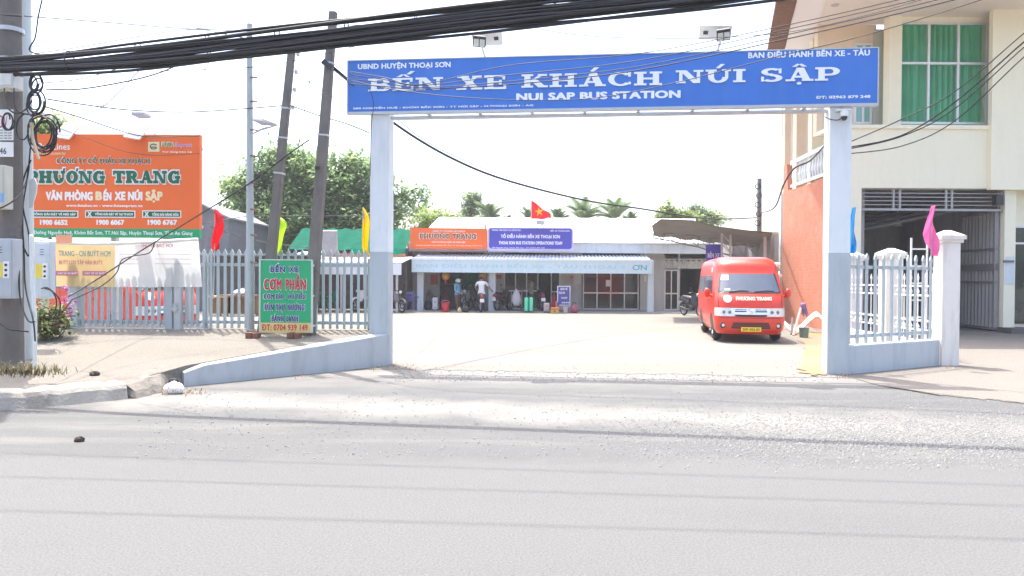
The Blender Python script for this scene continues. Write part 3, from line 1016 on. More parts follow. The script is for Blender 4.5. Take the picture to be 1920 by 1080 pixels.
# doors
def door(px0, px1, py0, py1, panes, mid, label=None, Y=YW, name='door'):
    x0, z1_ = px2(px0, py0, Y); x1, z0_ = px2(px1, py1, Y); z0_ = max(.05, z0_)
    f = MB(); t = .05
    xs = [x0 + (x1 - x0) * k / panes for k in range(panes + 1)]
    for q in xs: f.box(q - t / 2, q + t / 2, Y - .03, Y + .03, z0_, z1_)
    for z in (z0_, z0_ + (z1_ - z0_) * mid, z1_ - t): f.box(x0 - t / 2, x1 + t / 2, Y - .034, Y + .034, z, z + t * 1.3)
    d = obj(name, f, m_frame, st)
    for i in range(panes):
        obj('pane', MB().box(xs[i] + t / 2, xs[i + 1] - t / 2, Y - .006, Y + .006, z0_ + t, z1_ - t), m_glassd, d)
    return d


d = door(1094, 1196, 505, 581, 4, .40)
h = MB()
for px in (1137, 1150): pbox(h, px, 547, px + 11, 549, YW - .06, .02)
obj('handle', h, mat('orange_sticker', (.62, .17, .04), .6), d)
obj('notice', pbox(MB(), 1136, 525, 1144, 537, YW - .05, .01), mat('white_paper', (.75, .74, .71), .8), d)
door(1247, 1270, 506, 582, 2, .40)
door(946, 1008, 500, 582, 3, .42); door(1034, 1049, 500, 582, 1, .4)
# breeze block vent
x0, z1_ = px2(1243, 487, YW); x1, z0_ = px2(1326, 501, YW)
f = MB()
for k in range(9):
    xa_ = x0 + (x1 - x0) * k / 8
    f.box(xa_ - .03, xa_ + .03, YW - .02, YW + .12, z0_, z1_)
    if k < 8:
        wd = (x1 - x0) / 8
        for sgn in (1, -1):
            q = [(xa_ + .03, z0_ if sgn > 0 else z1_), (xa_ + wd - .03, z1_ if sgn > 0 else z0_)]
            f.tube([(q[0][0], YW + .03 + .02 * sgn, q[0][1]), (q[1][0], YW + .03 + .02 * sgn, q[1][1])], .03, 5)
f.box(x0 - .05, x1 + .05, YW - .022, YW + .1, z1_, z1_ + .06).box(x0 - .05, x1 + .05, YW - .022, YW + .1, z0_ - .06, z0_)
obj('vent_block', f, mat('vent_paint', (.55, .56, .54), .8), st)
# notices and stickers on the walls
for r_, c_, nm in (((808, 515, 820, 534), (.55, .05, .035), 'poster'), ((931, 515, 940, 523), (.55, .07, .07), 'poster'), ((1069, 517, 1074, 523), (.50, .06, .05), 'poster'),
                   ((1208, 516, 1217, 528), (.70, .70, .68), 'meter_box'), ((1076, 513, 1089, 532), (.62, .62, .58), 'notice_board')):
    obj(nm, pbox(MB(), *r_, YW - .03, .028), mat('wall_print_%d' % r_[0], c_, .6, var=.12, scale=14), st)
# interior goods seen dimly
rr = random.Random(21)
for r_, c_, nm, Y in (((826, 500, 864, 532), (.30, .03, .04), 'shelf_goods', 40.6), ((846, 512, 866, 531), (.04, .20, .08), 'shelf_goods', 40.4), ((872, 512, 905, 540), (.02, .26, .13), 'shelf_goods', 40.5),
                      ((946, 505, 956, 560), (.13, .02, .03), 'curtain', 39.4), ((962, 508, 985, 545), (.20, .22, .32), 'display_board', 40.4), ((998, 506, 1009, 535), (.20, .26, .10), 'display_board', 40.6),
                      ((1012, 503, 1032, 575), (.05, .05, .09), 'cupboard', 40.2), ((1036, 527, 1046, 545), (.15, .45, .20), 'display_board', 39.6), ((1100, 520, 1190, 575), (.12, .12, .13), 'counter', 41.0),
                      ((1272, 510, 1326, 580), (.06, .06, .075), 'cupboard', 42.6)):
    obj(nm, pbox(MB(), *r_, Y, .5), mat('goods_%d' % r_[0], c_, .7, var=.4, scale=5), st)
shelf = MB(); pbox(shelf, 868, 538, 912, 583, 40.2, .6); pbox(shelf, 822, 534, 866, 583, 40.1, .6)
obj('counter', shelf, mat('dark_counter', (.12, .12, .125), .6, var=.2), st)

# corrugated awning with a lettered valance
aw = thing('awning', 'long corrugated metal awning with pale blue lettered valance along the station front', 'awning', (1.0, 36.5, 1.86))
mb = MB(); vs = []; fs = []; n_ = 130
xl0, xl1 = px2(786, 478, 37.4)[0], px2(772, 488, 36.0)[0]; xr0, xr1 = px2(1213, 478, 37.4)[0], px2(1222, 489, 36.0)[0]
za, zf_ = 2.74, 2.46
for i in range(n_ * 2 + 1):
    t = i / (2 * n_); h = .05 if i % 4 in (1, 2) else 0
    vs += [(xl0 + (xr0 - xl0) * t, 37.4, za + h), (xl1 + (xr1 - xl1) * t, 36.0, zf_ + h)]
for i in range(2 * n_): fs.append((2 * i, 2 * i + 1, 2 * i + 3, 2 * i + 2))
mb.add(vs, fs)
obj('roof_sheet', mb, mat('awning_sheet', (.62, .68, .76), .4, .1, var=.06), aw)
val = obj('valance', MB().box(xl1, xr1, 35.985, 36.01, 1.86, zf_ - .02), mat('valance_paint', (.58, .72, .76), .6, var=.06, dirt=.3, dirtc=(.40, .48, .5)), aw)
obj('edge_trim', MB().box(xl1 - .03, xr1 + .03, 35.95, 36.0, zf_ - .02, zf_ + .07), mat('awning_trim', (.78, .80, .82), .5), aw)
fl36 = front(35.985)
mb = MB(); text_px(mb, 'BAN ĐIỀU HÀNH BẾN XE - TÀU THOẠI S', 780, 492, 1172, 506, fl36, .001, .03, .003)
obj('lettering', mb, mat('faded_cyan_letter', (.43, .61, .66), .7, var=.1), val)
mb = MB(); text_px(mb, 'ƠN', 1186, 496, 1213, 507, fl36, .001, .03, .003)
obj('lettering', mb, mat('cyan_letter', (.14, .40, .52), .7, var=.1), val)
fb = MB()
for px in (800, 920, 1040, 1160, 1210):
    x = px2(px, 500, 36.7)[0]; fb.tube([(x, 37.3, 2.1), (x, 36.05, 2.42)], .02, 6)
obj('bracket', fb, m_steel, aw)


# roof signs
def rounded_panel(mb, px0, py0, px1, py1, Y, th, r):
    x0, z1_ = px2(px0, py0, Y); x1, z0_ = px2(px1, py1, Y); pts = []
    for cx, cz, a0 in ((x1 - r, z1_ - r, 0), (x0 + r, z1_ - r, 90), (x0 + r, z0_ + r, 180), (x1 - r, z0_ + r, 270)):
        for k in range(5):
            a = R(a0 + 22.5 * k); pts.append((cx + r * math.cos(a), cz + r * math.sin(a)))
    return mb.prism(pts, Y, Y + th)


m_orange = mat('orange_sign_sheet', (0.80, 0.16, 0.042), 0.5, var=.06, scale=2, dirt=.12, spec=.2, dirtc=(.45, .16, .07))
m_dkgreen = mat('dark_green_letter', (0.006, 0.10, 0.045), .5, var=.05)
sg = thing('roof_sign', 'orange sign board with dark lettering on the station roof edge', 'sign', P(841, 468, 36.8))
p1 = front(36.8)
b_ = obj('board', rounded_panel(MB(), 769, 427, 914, 467, 36.8, .06, .12), m_orange, sg)
mb = MB(); text_px(mb, 'PHƯƠNG TRANG', 786, 436, 894, 449, p1, .002, .06, .004); obj('lettering', mb, mat('sign_white', (.78, .78, .76), .6), b_)
mb = MB(); text_px(mb, 'PHƯƠNG TRANG', 787, 437, 893, 448.3, p1, .008, .025, .004); obj('lettering', mb, mat('sign_dark', (.05, .09, .05), .6), b_)
mb = MB(); text_px(mb, 'CÔNG TY CỔ PHẦN XE KHÁCH', 811, 430, 872, 435.5, p1, .002, .03, .003); text_px(mb, 'VĂN PHÒNG BẾN XE NÚI SẬP', 809, 451, 873, 456.5, p1, .002, .04, .003)
text_px(mb, 'Đường Nguyễn Huệ, Khóm Bắc Sơn, TT Núi Sập, Huyện Thoại Sơn', 780, 458.5, 904, 462, p1, .002, .03, .003)
obj('lettering', mb, mat('sign_pale', (.80, .66, .58), .6), b_)
fr = MB(); x0, z0_ = px2(768, 468.5, 36.8); x1, _ = px2(915, 468, 36.8); fr.box(x0, x1, 36.82, 36.9, z0_ - .09, z0_ - .02)
for px in (772, 910): x = px2(px, 460, 36.9)[0]; fr.box(x - .03, x + .03, 36.87, 36.93, 3.2, 4.2)
obj('frame', fr, mat('brown_steel', (.18, .12, .10), .6), sg)
ba = MB()
for px, py in ((772, 424), (781, 421)): p = P(px, py, 36.85); ba.ball((p.x, p.y, p.z), .10, 8, 6)
obj('lamp', ba, m_frame, sg)
sg = thing('roof_sign', 'violet blue sign board with white lettering on the station roof edge', 'sign', P(995, 469, 36.75))
b_ = obj('board', rounded_panel(MB(), 914.5, 426, 1075, 471, 36.80, .05, .12), mat('lilac_border', (.62, .58, .78), .6), sg)
b2 = obj('panel', rounded_panel(MB(), 917, 428, 1072, 467, 36.76, .03, .12), mat('violet_sheet', (.075, .070, .42), .5, var=.06), sg)
p1 = front(36.76); mb = MB()
for t_, x0, y0, x1, y1, bd in (('TRUNG TÂM DỊCH VỤ CÔNG ÍCH', 922, 429, 976, 434, .04), ('BẾN XE THOẠI SƠN', 1032, 430.5, 1068, 435, .04), ('TỔ ĐIỀU HÀNH BẾN XE THOẠI SƠN', 939, 437, 1050, 448.5, .05),
                               ('THOAI SON BUS STATION OPERATIONS TEAM', 935, 452, 1054, 459, .06), ('280 Nguyễn Huệ, Khóm Bắc Sơn - ĐT 02963 879 248', 922, 463, 1021, 466.5, .03)):
    text_px(mb, t_, x0, y0, x1, y1, p1, .002, bd, .004)
obj('lettering', mb, mat('sign_lilac_white', (.76, .76, .84), .6), b2)
# rooftop lamp and flags
o = thing('roof_lamp', 'small floodlight on a bent arm above the violet roof sign', 'lamp', P(1018, 427, 36.7))
obj('arm', MB().tube([P(1019, 427, 36.75), P(1016, 421, 36.6), P(1015, 419, 36.4)], .035, 6), m_frame, o)
pbx = P(1014, 417, 36.3)
obj('head', MB().box(pbx.x - .2, pbx.x + .16, 36.1, 36.5, pbx.z - .1, pbx.z + .05).box(pbx.x - .5, pbx.x + .5, 36.3, 36.6, pbx.z + .07, pbx.z + .1), m_steel, o)


def ripple_cloth(mb, M, wdt, hgt, nx, nz, fn):
    """cloth in local x (out from pole) / z; fn(u,v)->(x,z,ybulge)"""
    k = len(mb.v)
    for i in range(nx + 1):
        for j in range(nz + 1):
            x, z, y = fn(i / nx, j / nz); mb.v.append(M @ Vector((x * wdt, y, z * hgt)))
    for i in range(nx):
        for j in range(nz):
            a = k + i * (nz + 1) + j; mb.f.append([a, a + nz + 1, a + nz + 2, a + 1]); mb.mi.append(0)


m_vnred = mat('red_flag_cloth', (.68, .015, .02), .7, var=.04, trans=.35)
fp = P(996, 408, 36.9); ft = P(996, 373, 36.9)
o = thing('national_flag', 'red flag with yellow star flying on a pole above the station roof', 'flag', (fp.x, 36.9, 3.3))
obj('pole', MB().cyl((fp.x, 36.9, 3.2), (fp.x, 36.9, ft.z + .1), .022, n=6), m_steel, o)
hgt = P(996, 375, 36.9).z - P(996, 410, 36.9).z; wdt = (P(1033, 400, 36.9).x - fp.x)
mb = MB()
ffn = lambda u, v: (u, v * (1 - .78 * u) + 0.0 * u + (.06 * math.sin(u * 9) * u), .08 * math.sin(u * 8 + v * 2))
ripple_cloth(mb, Matrix.Translation((fp.x, 36.9, P(996, 410, 36.9).z)), wdt, hgt, 16, 10, ffn)
clo = obj('cloth', mb, m_vnred, o, smooth=True)
mb = MB(); cx, cz = .40, .36; pts = []
for k in range(10):
    a = R(90 + 36 * k + 8); q = .25 if k % 2 == 0 else .10
    pts.append((fp.x + (cx + q * math.cos(a) * .9) * wdt, 36.76, P(996, 410, 36.9).z + (cz + q * math.sin(a)) * hgt))
mb.add(pts + [(fp.x + cx * wdt, 36.75, P(996, 410, 36.9).z + cz * hgt)], [(k, (k + 1) % 10, 10) for k in range(10)])
obj('star', mb, mat('yellow_cloth', (.80, .52, .01), .7, trans=.3), clo)
p = P(917, 428, 36.85); p2 = P(917, 408, 36.85)
tag(obj('roof_pole', MB().cyl((p.x, 36.72, 3.3), (p.x, 36.72, p2.z), .025, n=6), m_steel), 'thin bare grey pole between the orange and violet roof signs', 'pole')
p = P(941, 412, 45); p2 = P(941, 387, 45)
tag(obj('roof_pole', MB().box(p.x - .13, p.x + .13, 46.4, 46.66, 0, p2.z), mat('concrete_pole', (.40, .38, .35), .9)), 'short grey concrete post standing up behind the station roof', 'pole')

# ============================================================ SHED WITH GREEN NET, LEFT OF THE STATION
m_shedd = mat('dark_shed_board', (.14, .13, .13), .9, var=.3)
sh = thing('food_stall_shed', 'open shed with green netted roof and white awning left of the station', 'shed', (-7.0, 36, 0))
Ys = 35.0
x0 = px2(588, 500, Ys)[0] - 1.5; x1 = px2(766, 500, 37)[0] - .02
obj('wall', MB().box(x0, x1, 39.4, 39.55, 0, 3.0).box(x0, x0 + .1, 36.2, 39.4, 0, 3.0).box(x1 - .1, x1, 36.6, 39.4, 0, 3.0), m_shedd, sh)
zn0 = px2(700, 469, 36.0)[1]; zn1 = px2(700, 429, 38.4)[1]
mb = MB()
mb.grid(lambda u, v: (x0 + (x1 - x0) * u, 36.0 + 2.6 * v, zn0 + (zn1 - zn0) * v + .05 * math.sin(u * 23) * math.sin(v * 3.1) + .03 * math.sin(u * 51)), 60, 6)
obj('roof_net', mb, mat('green_net', (.004, .085, .052), .9, spec=.05, var=.4, scale=3, dirt=.3, dirtc=(.01, .10, .08)), sh, smooth=True)
mb = MB(); xm = px2(660, 470, 35.9)[0]
mb.grid(lambda u, v: (xm + (x1 - xm) * u, 35.9 + .03 * math.sin(u * 40), zn0 + .06 - .22 * v - .05 * math.sin(u * 17) * v), 50, 3)
obj('net_edge', mb, mat('bright_green_net', (.010, .24, .14), .9, spec=.05, var=.3, scale=6), sh, smooth=True)
obj('beam', MB().box(x0, x1, 36.0, 36.15, zn0 - .34, zn0 - .16), mat('rusty_orange_paint', (.48, .20, .10), .8, dirt=.4), sh)
px_ = P(612, 440, 35.8)
obj('roof_patch', MB().rbox(px_.x - .25, px_.x + .55, 35.6, 35.8, px_.z - .95, px_.z + .2, .08), mat('old_zinc', (.32, .30, .30), .6, .2, var=.2), sh)
mb = MB(); q0 = px2(560, 485, Ys)[0]; q1 = px2(754, 485, Ys)[0]; vs = []; fs = []
zt_, zb_ = px2(700, 482, 36)[1], px2(700, 493, 34.8)[1]
for i in range(121):
    t = i / 120; h = .04 if i % 2 else 0
    vs += [(q0 + (q1 + .35 - q0) * t, 36.1, zt_ + h), (q0 + (q1 - q0) * t, 34.8, zb_ + h)]
for i in range(120): fs.append((2 * i, 2 * i + 1, 2 * i + 3, 2 * i + 2))
mb.add(vs, fs)
obj('awning_sheet', mb, m_roof, sh)
zv = px2(700, 515, 34.8)[1]
obj('valance', MB().box(q0, q1, 34.77, 34.8, zv, zb_ - .01), mat('white_tarp', (.70, .73, .74), .7, var=.06, dirt=.2), sh)
for px in (640, 744):
    x = px2(px, 540, 35.0)[0]; obj('post', MB().box(x - .05, x + .05, 35.0, 35.1, 0, zb_ + .05), m_steel, sh)
for px in (600, 628, 652, 676): pbox(MB(), px, 520, px + 2, 585, 39, .1)

# grey metal house far left, behind the iron fence
gh = thing('grey_house', 'dark grey corrugated metal house behind the billboard and the iron fence', 'house', (-15.5, 36.5, 0))
Yg = 35.0
pr = [px2(300, 420, Yg), px2(374, 379, Yg), px2(424, 404, Yg)]
obj('wall', MB().prism([(pr[0][0], 0), (pr[2][0], 0), (pr[2][0], pr[2][1] - .1), (pr[1][0], pr[1][1] - .1), (pr[0][0], pr[0][1] - .1)], Yg + .3, Yg + 6), mat('grey_cladding', (.17, .175, .185), .6, .1, var=.15, dirt=.4, dirtc=(.09, .09, .10)), gh)
mb = MB()
for (a, b) in ((0, 1), (1, 2)):
    xa_, za_ = pr[a]; xb_, zb2_ = pr[b]; d_ = .15 * (1 if b == 2 else 0)
    q = [(xa_, Yg, za_), (xb_ + d_, Yg, zb2_ - d_ * .5), (xb_ + d_, Yg + 6.3, zb2_ - d_ * .5), (xa_, Yg + 6.3, za_)]
    mb.add(q + [(x, y, z - .08) for x, y, z in q], [(0, 1, 2, 3), (7, 6, 5, 4), (0, 4, 5, 1), (1, 5, 6, 2), (2, 6, 7, 3), (3, 7, 4, 0)])
obj('roof', mb, mat('grey_zinc_roof', (.30, .31, .33), .5, .2, var=.12), gh)
# low dark annex and a light cable bar behind the fence
x0, z1_ = px2(370, 470, 33); x1, z0_ = px2(580, 590, 33)
o = thing('dark_annex', 'dark low lean-to shed below the big tree behind the iron fence', 'shed', ((x0 + x1) / 2, 34, 0))
obj('wall', MB().box(x0, x1, 34.6, 34.75, 0, 2.5).box(x1 - .1, x1, 33.2, 34.6, 0, 2.5), mat('dark_annex_board', (.11, .115, .12), .9, var=.4, scale=2), o)
obj('roof', MB().box(x0 - .1, x1 + .1, 32.8, 34.8, 2.5, 2.58), mat('grey_zinc_roof', (0, 0, 0)), o)
for px, py0, h_ in ((512, 476, 0), (402, 468, 1)):
    pass
# awning of the annex, right end
x0, z1_ = px2(535, 470, 33.5); x1, z0_ = px2(598, 492, 33.5)
mb = MB(); mb.add([(x0 - .6, 33.2, z0_ - .1), (x1, 33.2, z0_ - .1), (x1, 34.4, z1_), (x0 + .5, 34.4, z1_)], [(0, 1, 2, 3)])
mb.add([(x0 - .6, 33.2, z0_ - .13), (x1, 33.2, z0_ - .13), (x1, 34.4, z1_ - .03), (x0 + .5, 34.4, z1_ - .03)], [(3, 2, 1, 0)])
tag(obj('awning', mb, m_roof), 'small white sheet awning seen above the green food sign', 'awning')

# ============================================================ CANOPY AND GREY BUILDING AT THE YARD'S RIGHT END
cn = thing('carport_canopy', 'sagging grey sheet canopy on a steel truss above the parked red van', 'canopy', (8.5, 31, 0))
def canopy_edge(u, top):
    pts = [(1222, 424), (1240, 412), (1300, 415), (1345, 426), (1400, 433), (1448, 438)]
    k = u * 5; i = min(4, int(k)); t = k - i
    return (pts[i][0] + (pts[i + 1][0] - pts[i][0]) * t, pts[i][1] + (pts[i + 1][1] - pts[i][1]) * t)
mb = MB()
def cfn(u, v):
    px, py = canopy_edge(u, True); a = P(px, py, 29.0)
    b = P(1226 + (1440 - 1226) * u, 442 + 26 * u + 1.5 * math.sin(u * 30), 33.5)
    p = a.lerp(b, v); p.z += .03 * math.sin(v * math.pi); return p
mb.grid(cfn, 40, 8)
mb2 = MB(); mb2.grid(lambda u, v: cfn(u, v) + Vector((0, 0, .03)), 40, 8)
mb.add(mb2.v, [f[::-1] for f in mb2.f])
obj('roof_sheet', mb, mat('aged_fibre_sheet', (.25, .24, .225), .85, var=.1, dirt=.5, dirtc=(.16, .145, .13), streak=False), cn, smooth=True)
tr = MB()
for k in range(11):
    u = k / 10; a = cfn(u, .75); b = a + Vector((0, 0, -.20 - .40 * min(1, u * 1.6)))
    tr.cyl(a, b, .022, n=6)
    if k < 10:
        a2 = cfn((k + 1) / 10, .75); b2 = a2 + Vector((0, 0, -.20 - .40 * min(1, (k + 1) / 10 * 1.6)))
        tr.cyl(b, b2, .03, n=6).cyl(a, b2, .018, n=6).cyl(a, a2, .03, n=6)
obj('truss', tr, mat('grey_steel_paint', (.30, .30, .30), .6, .2), cn)
po = MB()
xa_, xb_ = P(1354, 470, 30.5).x, P(1370, 470, 30.5).x
zt_ = P(1360, 437, 30.5).z
for x in (xa_, xb_): po.box(x - .035, x + .035, 30.5, 30.57, 0, zt_)
for k in range(8): po.cyl((xa_, 30.53, zt_ - k * .42 - .02), (xb_, 30.53, zt_ - k * .42 - .40), .02, n=5)
obj('post', po, mat('pale_steel_paint', (.48, .47, .46), .5), cn)
for x in (P(1443, 470, 29.5).x,): obj('post', MB().box(x - .05, x + .05, 30.0, 30.1, 0, P(1443, 440, 29.5).z), mat('pale_steel_paint', (0, 0, 0)), cn)
sgp = thing('hanging_sign', 'violet sign with pale lettering hanging below the carport canopy', 'sign', P(1338, 491, 30.9))
obj('board', pbox(MB(), 1324, 458, 1351, 500, 30.9, .05), mat('violet_sheet', (0, 0, 0)), sgp)
mb = MB(); text_px(mb, 'BẾN XE', 1327, 471, 1349, 483, front(30.9), .002, .03, .004); obj('lettering', mb, mat('sign_lilac_white', (0, 0, 0)), sgp)
gb = thing('grey_side_building', 'grey plastered side building behind the parked red van', 'building', (11.5, 35, 0))
x0, z1_ = px2(1373, 438, 34); x1, _ = px2(1520, 438, 34)
obj('wall', MB().box(x0, x1, 34, 34.2, 0, 3.5).box(P(1444, 500, 31).x, P(1452, 500, 31).x, 31, 34, 0, 3.4), mat('dim_plaster', (.33, .31, .30), .9, dirt=.4), gb)
dd = MB(); pbox(dd, 1402, 468, 1412, 560, 33.95, .04); pbox(dd, 1414, 455, 1433, 560, 33.93, .05)
obj('door', dd, mat('pale_door', (.46, .44, .43), .7), gb)
# tiled grey roof behind
mb = MB(); a = [P(1372, 430, 42), P(1440, 393, 46), P(1475, 398, 46), P(1475, 436, 42)]
mb.add(a + [p + Vector((0, 0, -.12)) for p in a], [(0, 3, 2, 1), (4, 5, 6, 7), (0, 1, 5, 4), (1, 2, 6, 5), (2, 3, 7, 6), (3, 0, 4, 7)])
obj('roof', mb, mat('stained_roof', (.36, .34, .30), .9, var=.4, scale=4, dirt=.5), gb)
obj('gable_wall', MB().box(a[0].x, a[3].x, 42.2, 45.9, 0, a[0].z - .15), mat('dim_plaster', (0, 0, 0)), gb)

# ============================================================ CREAM BUILDING ON THE RIGHT
m_peach = mat('peach_plaster', (0.74, 0.60, 0.44), 0.85, var=.04, dirt=.2, dirtc=(.5, .42, .32))
m_soffit = mat('soffit_paint', (0.74, 0.68, 0.60), 0.85, var=.03)
m_fasc2 = mat('pale_fascia', (0.66, 0.72, 0.70), 0.8, var=.04, dirt=.2, dirtc=(.45, .48, .46))


def brick_mat():
    m = bpy.data.materials.new('orange_brick'); m.use_nodes = True
    n = m.node_tree.nodes; L = m.node_tree.links; b = n['Principled BSDF']; b.inputs['Roughness'].default_value = .9
    tc = n.new('ShaderNodeTexCoord'); mp = n.new('ShaderNodeMapping'); mp.inputs['Rotation'].default_value = (0, R(90), R(90))
    sx_ = n.new('ShaderNodeSeparateXYZ'); cb = n.new('ShaderNodeCombineXYZ')
    L.new(tc.outputs['Object'], sx_.inputs[0]); L.new(sx_.outputs[1], cb.inputs[0]); L.new(sx_.outputs[2], cb.inputs[1])
    br = n.new('ShaderNodeTexBrick'); br.inputs['Scale'].default_value = 2.2; br.inputs['Mortar Size'].default_value = .02
    br.inputs['Color1'].default_value = (.52, .185, .10, 1); br.inputs['Color2'].default_value = (.47, .155, .08, 1); br.inputs['Mortar'].default_value = (.38, .17, .115, 1)
    L.new(cb.outputs[0], br.inputs['Vector'])
    no = n.new('ShaderNodeTexNoise'); no.inputs['Scale'].default_value = 1.2; no.inputs['Detail'].default_value = 8; L.new(tc.outputs['Object'], no.inputs['Vector'])
    rp = n.new('ShaderNodeValToRGB'); rp.color_ramp.elements[0].position = .52; rp.color_ramp.elements[1].position = .78
    rp.color_ramp.elements[0].color = (0, 0, 0, 1); rp.color_ramp.elements[1].color = (.6, .6, .6, 1); L.new(no.outputs[0], rp.inputs[0])
    mx = n.new('ShaderNodeMix'); mx.data_type = 'RGBA'; L.new(rp.outputs[0], mx.inputs[0]); L.new(br.outputs[0], mx.inputs[6]); mx.inputs[7].default_value = (.46, .25, .185, 1)
    L.new(mx.outputs[2], b.inputs['Base Color'])
    bm = n.new('ShaderNodeBump'); bm.inputs['Strength'].default_value = .5; bm.inputs['Distance'].default_value = .02; L.new(br.outputs['Fac'], bm.inputs['Height']); bm.invert = True
    L.new(bm.outputs[0], b.inputs['Normal'])
    return m


cb = thing('cream_building', 'two storey cream building with big green curtained window and open garage', 'building', (14, 24, 0))
fx = lambda px, Y=24.0: P(px, 400, Y).x
fz = lambda py, px=1750, Y=24.0: P(px, py, Y).z
XL = fx(1560); XR = 24.0; zg = fz(353); zs = fz(235); ztop = 10.0
wl = MB()
wl.box(XL, fx(1615), 24.0, 24.35, -.02, zg)
wl.box(XL, XR, 24.0, 24.35, zg, zs)
wl.box(fx(1884), fx(1905), 24.0, 24.35, -.02, zg)
wl.box(fx(1905), XR, 24.35, 24.5, -.02, zg)
xw0, xw1 = fx(1684, 24.5), fx(1846, 24.5); zw0, zw1 = fz(233, 1750, 24.5), fz(42, 1750, 24.5)
wl.box(xw1, XR, 24.5, 24.8, zs, ztop)
wl.box(xw0, xw1, 24.5, 24.8, zw1, ztop)
wl.box(fx(1664, 24.4), xw0, 24.4, 24.8, zs, ztop)
obj('wall', wl, m_cream, cb)
obj('wall', MB().box(fx(1857, 23.8), XR, 23.8, 23.999, zg - .05, ztop), m_cream, cb)
for q in ((XL, fx(1664, 24.4) - .003, 25.3, 25.6, zs - .1, ztop), (14.2, XR - .3, 38, 38.3, 0, ztop), (XR - .3, XR, 24.9, 38.3, 0, ztop)): obj('wall', MB().box(*q), m_peach, cb)
obj('ledge', MB().box(XL - .02, fx(1855), 23.93, 25.3, zs - .12, zs - .003), m_cream, cb)
# upper window
wf = MB(); t = .07
xs = [xw0, xw0 + (xw1 - xw0) * .325, xw0 + (xw1 - xw0) * .665, xw1]
zm = fz(121, 1750, 24.5)
for i, q in enumerate(xs): wf.box(q - t / 2, q + t / 2, 24.46, 24.56, zw0, zw1)
for z in (zw0, zm, zw1 - t): wf.box(xw0, xw1, 24.466, 24.554, z, z + t)
win = obj('window', wf, m_frame, cb)
m_wg = glass('window_glass', (.05, .08, .07), .14, .03)
for i in range(3):
    for z0_, z1_ in ((zw0 + t, zm), (zm + t, zw1 - t)):
        obj('pane', MB().box(xs[i] + t / 2, xs[i + 1] - t / 2, 24.505, 24.515, z0_, z1_), m_wg, win)
mb = MB()
mb.grid(lambda u, v: (xw0 + (xw1 - xw0) * u, 24.74 + .085 * math.sin(u * 74 + 2.2 * math.sin(u * 11)) + .02 * math.sin(u * 190), zw0 - .05 + (zw1 - zw0 + .1) * v), 260, 2)
obj('curtain', mb, mat('green_curtain', (.20, .78, .44), .8, var=.25, scale=1.3, trans=.25), win, smooth=True)
obj('room_wall', MB().box(xw0 - .5, xw1 + .5, 25.2, 25.25, zw0, zw1), mat('pale_room', (.5, .5, .42), .9), win)
# small side window in the peach wall
sw = MB(); a, b = fx(1599, 25.3), fx(1629, 25.3); z1_ = fz(80, 1610, 25.2); z0_ = fz(232, 1610, 25.2)
for q in (a, (a + b) / 2, b): sw.box(q - .035, q + .035, 25.22, 25.3, z0_, z1_)
sw.box(a, b, 25.225, 25.3, z1_ - .07, z1_).box(a, b, 25.225, 25.3, z0_, z0_ + .07)
s_ = obj('window', sw, m_frame, cb)
obj('pane', MB().box(a, b, 25.27, 25.296, z0_ + .07, z1_ - .07), mat('teal_pane', (.20, .42, .38), .1, spec=.8), s_)
# soffit and roof
sxl = 8.75
ex = lambda y: 8.6 + .28 * (y - 23.5)


def hprism(mb, poly, z0_, z1_):
    n_ = len(poly); vs = [(x, y, z0_) for x, y in poly] + [(x, y, z1_) for x, y in poly]
    ar = sum(poly[i][0] * poly[(i + 1) % n_][1] - poly[(i + 1) % n_][0] * poly[i][1] for i in range(n_))
    fs = [list(range(n_))[::-1], list(range(n_, 2 * n_))] + [(i, (i + 1) % n_, (i + 1) % n_ + n_, i + n_) for i in range(n_)]
    return mb.add(vs, fs if ar > 0 else [f[::-1] for f in fs])


so_ = hprism(MB(), [(ex(21.6) + .85, 21.6), (XR, 21.6), (XR, 25.29), (ex(25.29) + .85, 25.29)], ztop, ztop + .12)
hprism(so_, [(ex(25.29) + .85, 25.29), (XL + 1.6, 25.29), (XL + 1.8, 29.6), (ex(29.6) + .85, 29.6)], ztop, ztop + .12)
rf = MB(); ze = ztop + .55
rf.add([(ex(21.4) - .1, 21.4, ze), (XR, 21.4, ze), (XR, 30, ze + 3), (ex(29.8) + 5, 30, ze + 3), (ex(29.8) - .1, 29.8, ze - .2)], [(0, 1, 2, 3), (0, 3, 4)])
obj('soffit', so_, m_soffit, cb)
roof_ = obj('roof', rf, mat('brown_tile', (.20, .10, .06), .8, var=.3, scale=8), cb)
obj('fascia', MB().box(ex(21.5), XR, 21.42, 21.6, ztop - .02, ztop + .55), m_fasc2, cb)
obj('fascia', hprism(MB(), [(ex(21.6), 21.6), (ex(21.6) + .85, 21.6), (ex(29.6) + .85, 29.6), (ex(29.6), 29.6)], ztop - .021, ztop + .30), mat('white_eave_board', (.76, .76, .74), .8, var=.03), cb)
te = MB(); k = 21.5
while k < 29.7:
    zz = ztop + .06 + .03 * math.sin(k * 31)
    hprism(te, [(ex(k) - .62, k), (ex(k) - .004, k), (ex(k) + .05, k + .2), (ex(k) - .57, k + .2)], zz, ztop + .2); k += .215
obj('roof_tile', te, mat('brown_tile_edge', (.17, .085, .05), .85, var=.4, scale=9), cb)
obj('downlight', MB().lathe((fx(1561, 23.5), 23.5, ztop - .03), [(.10, 0), (.13, .03)], 12), mat('lamp_rim', (.45, .42, .38), .5), cb)
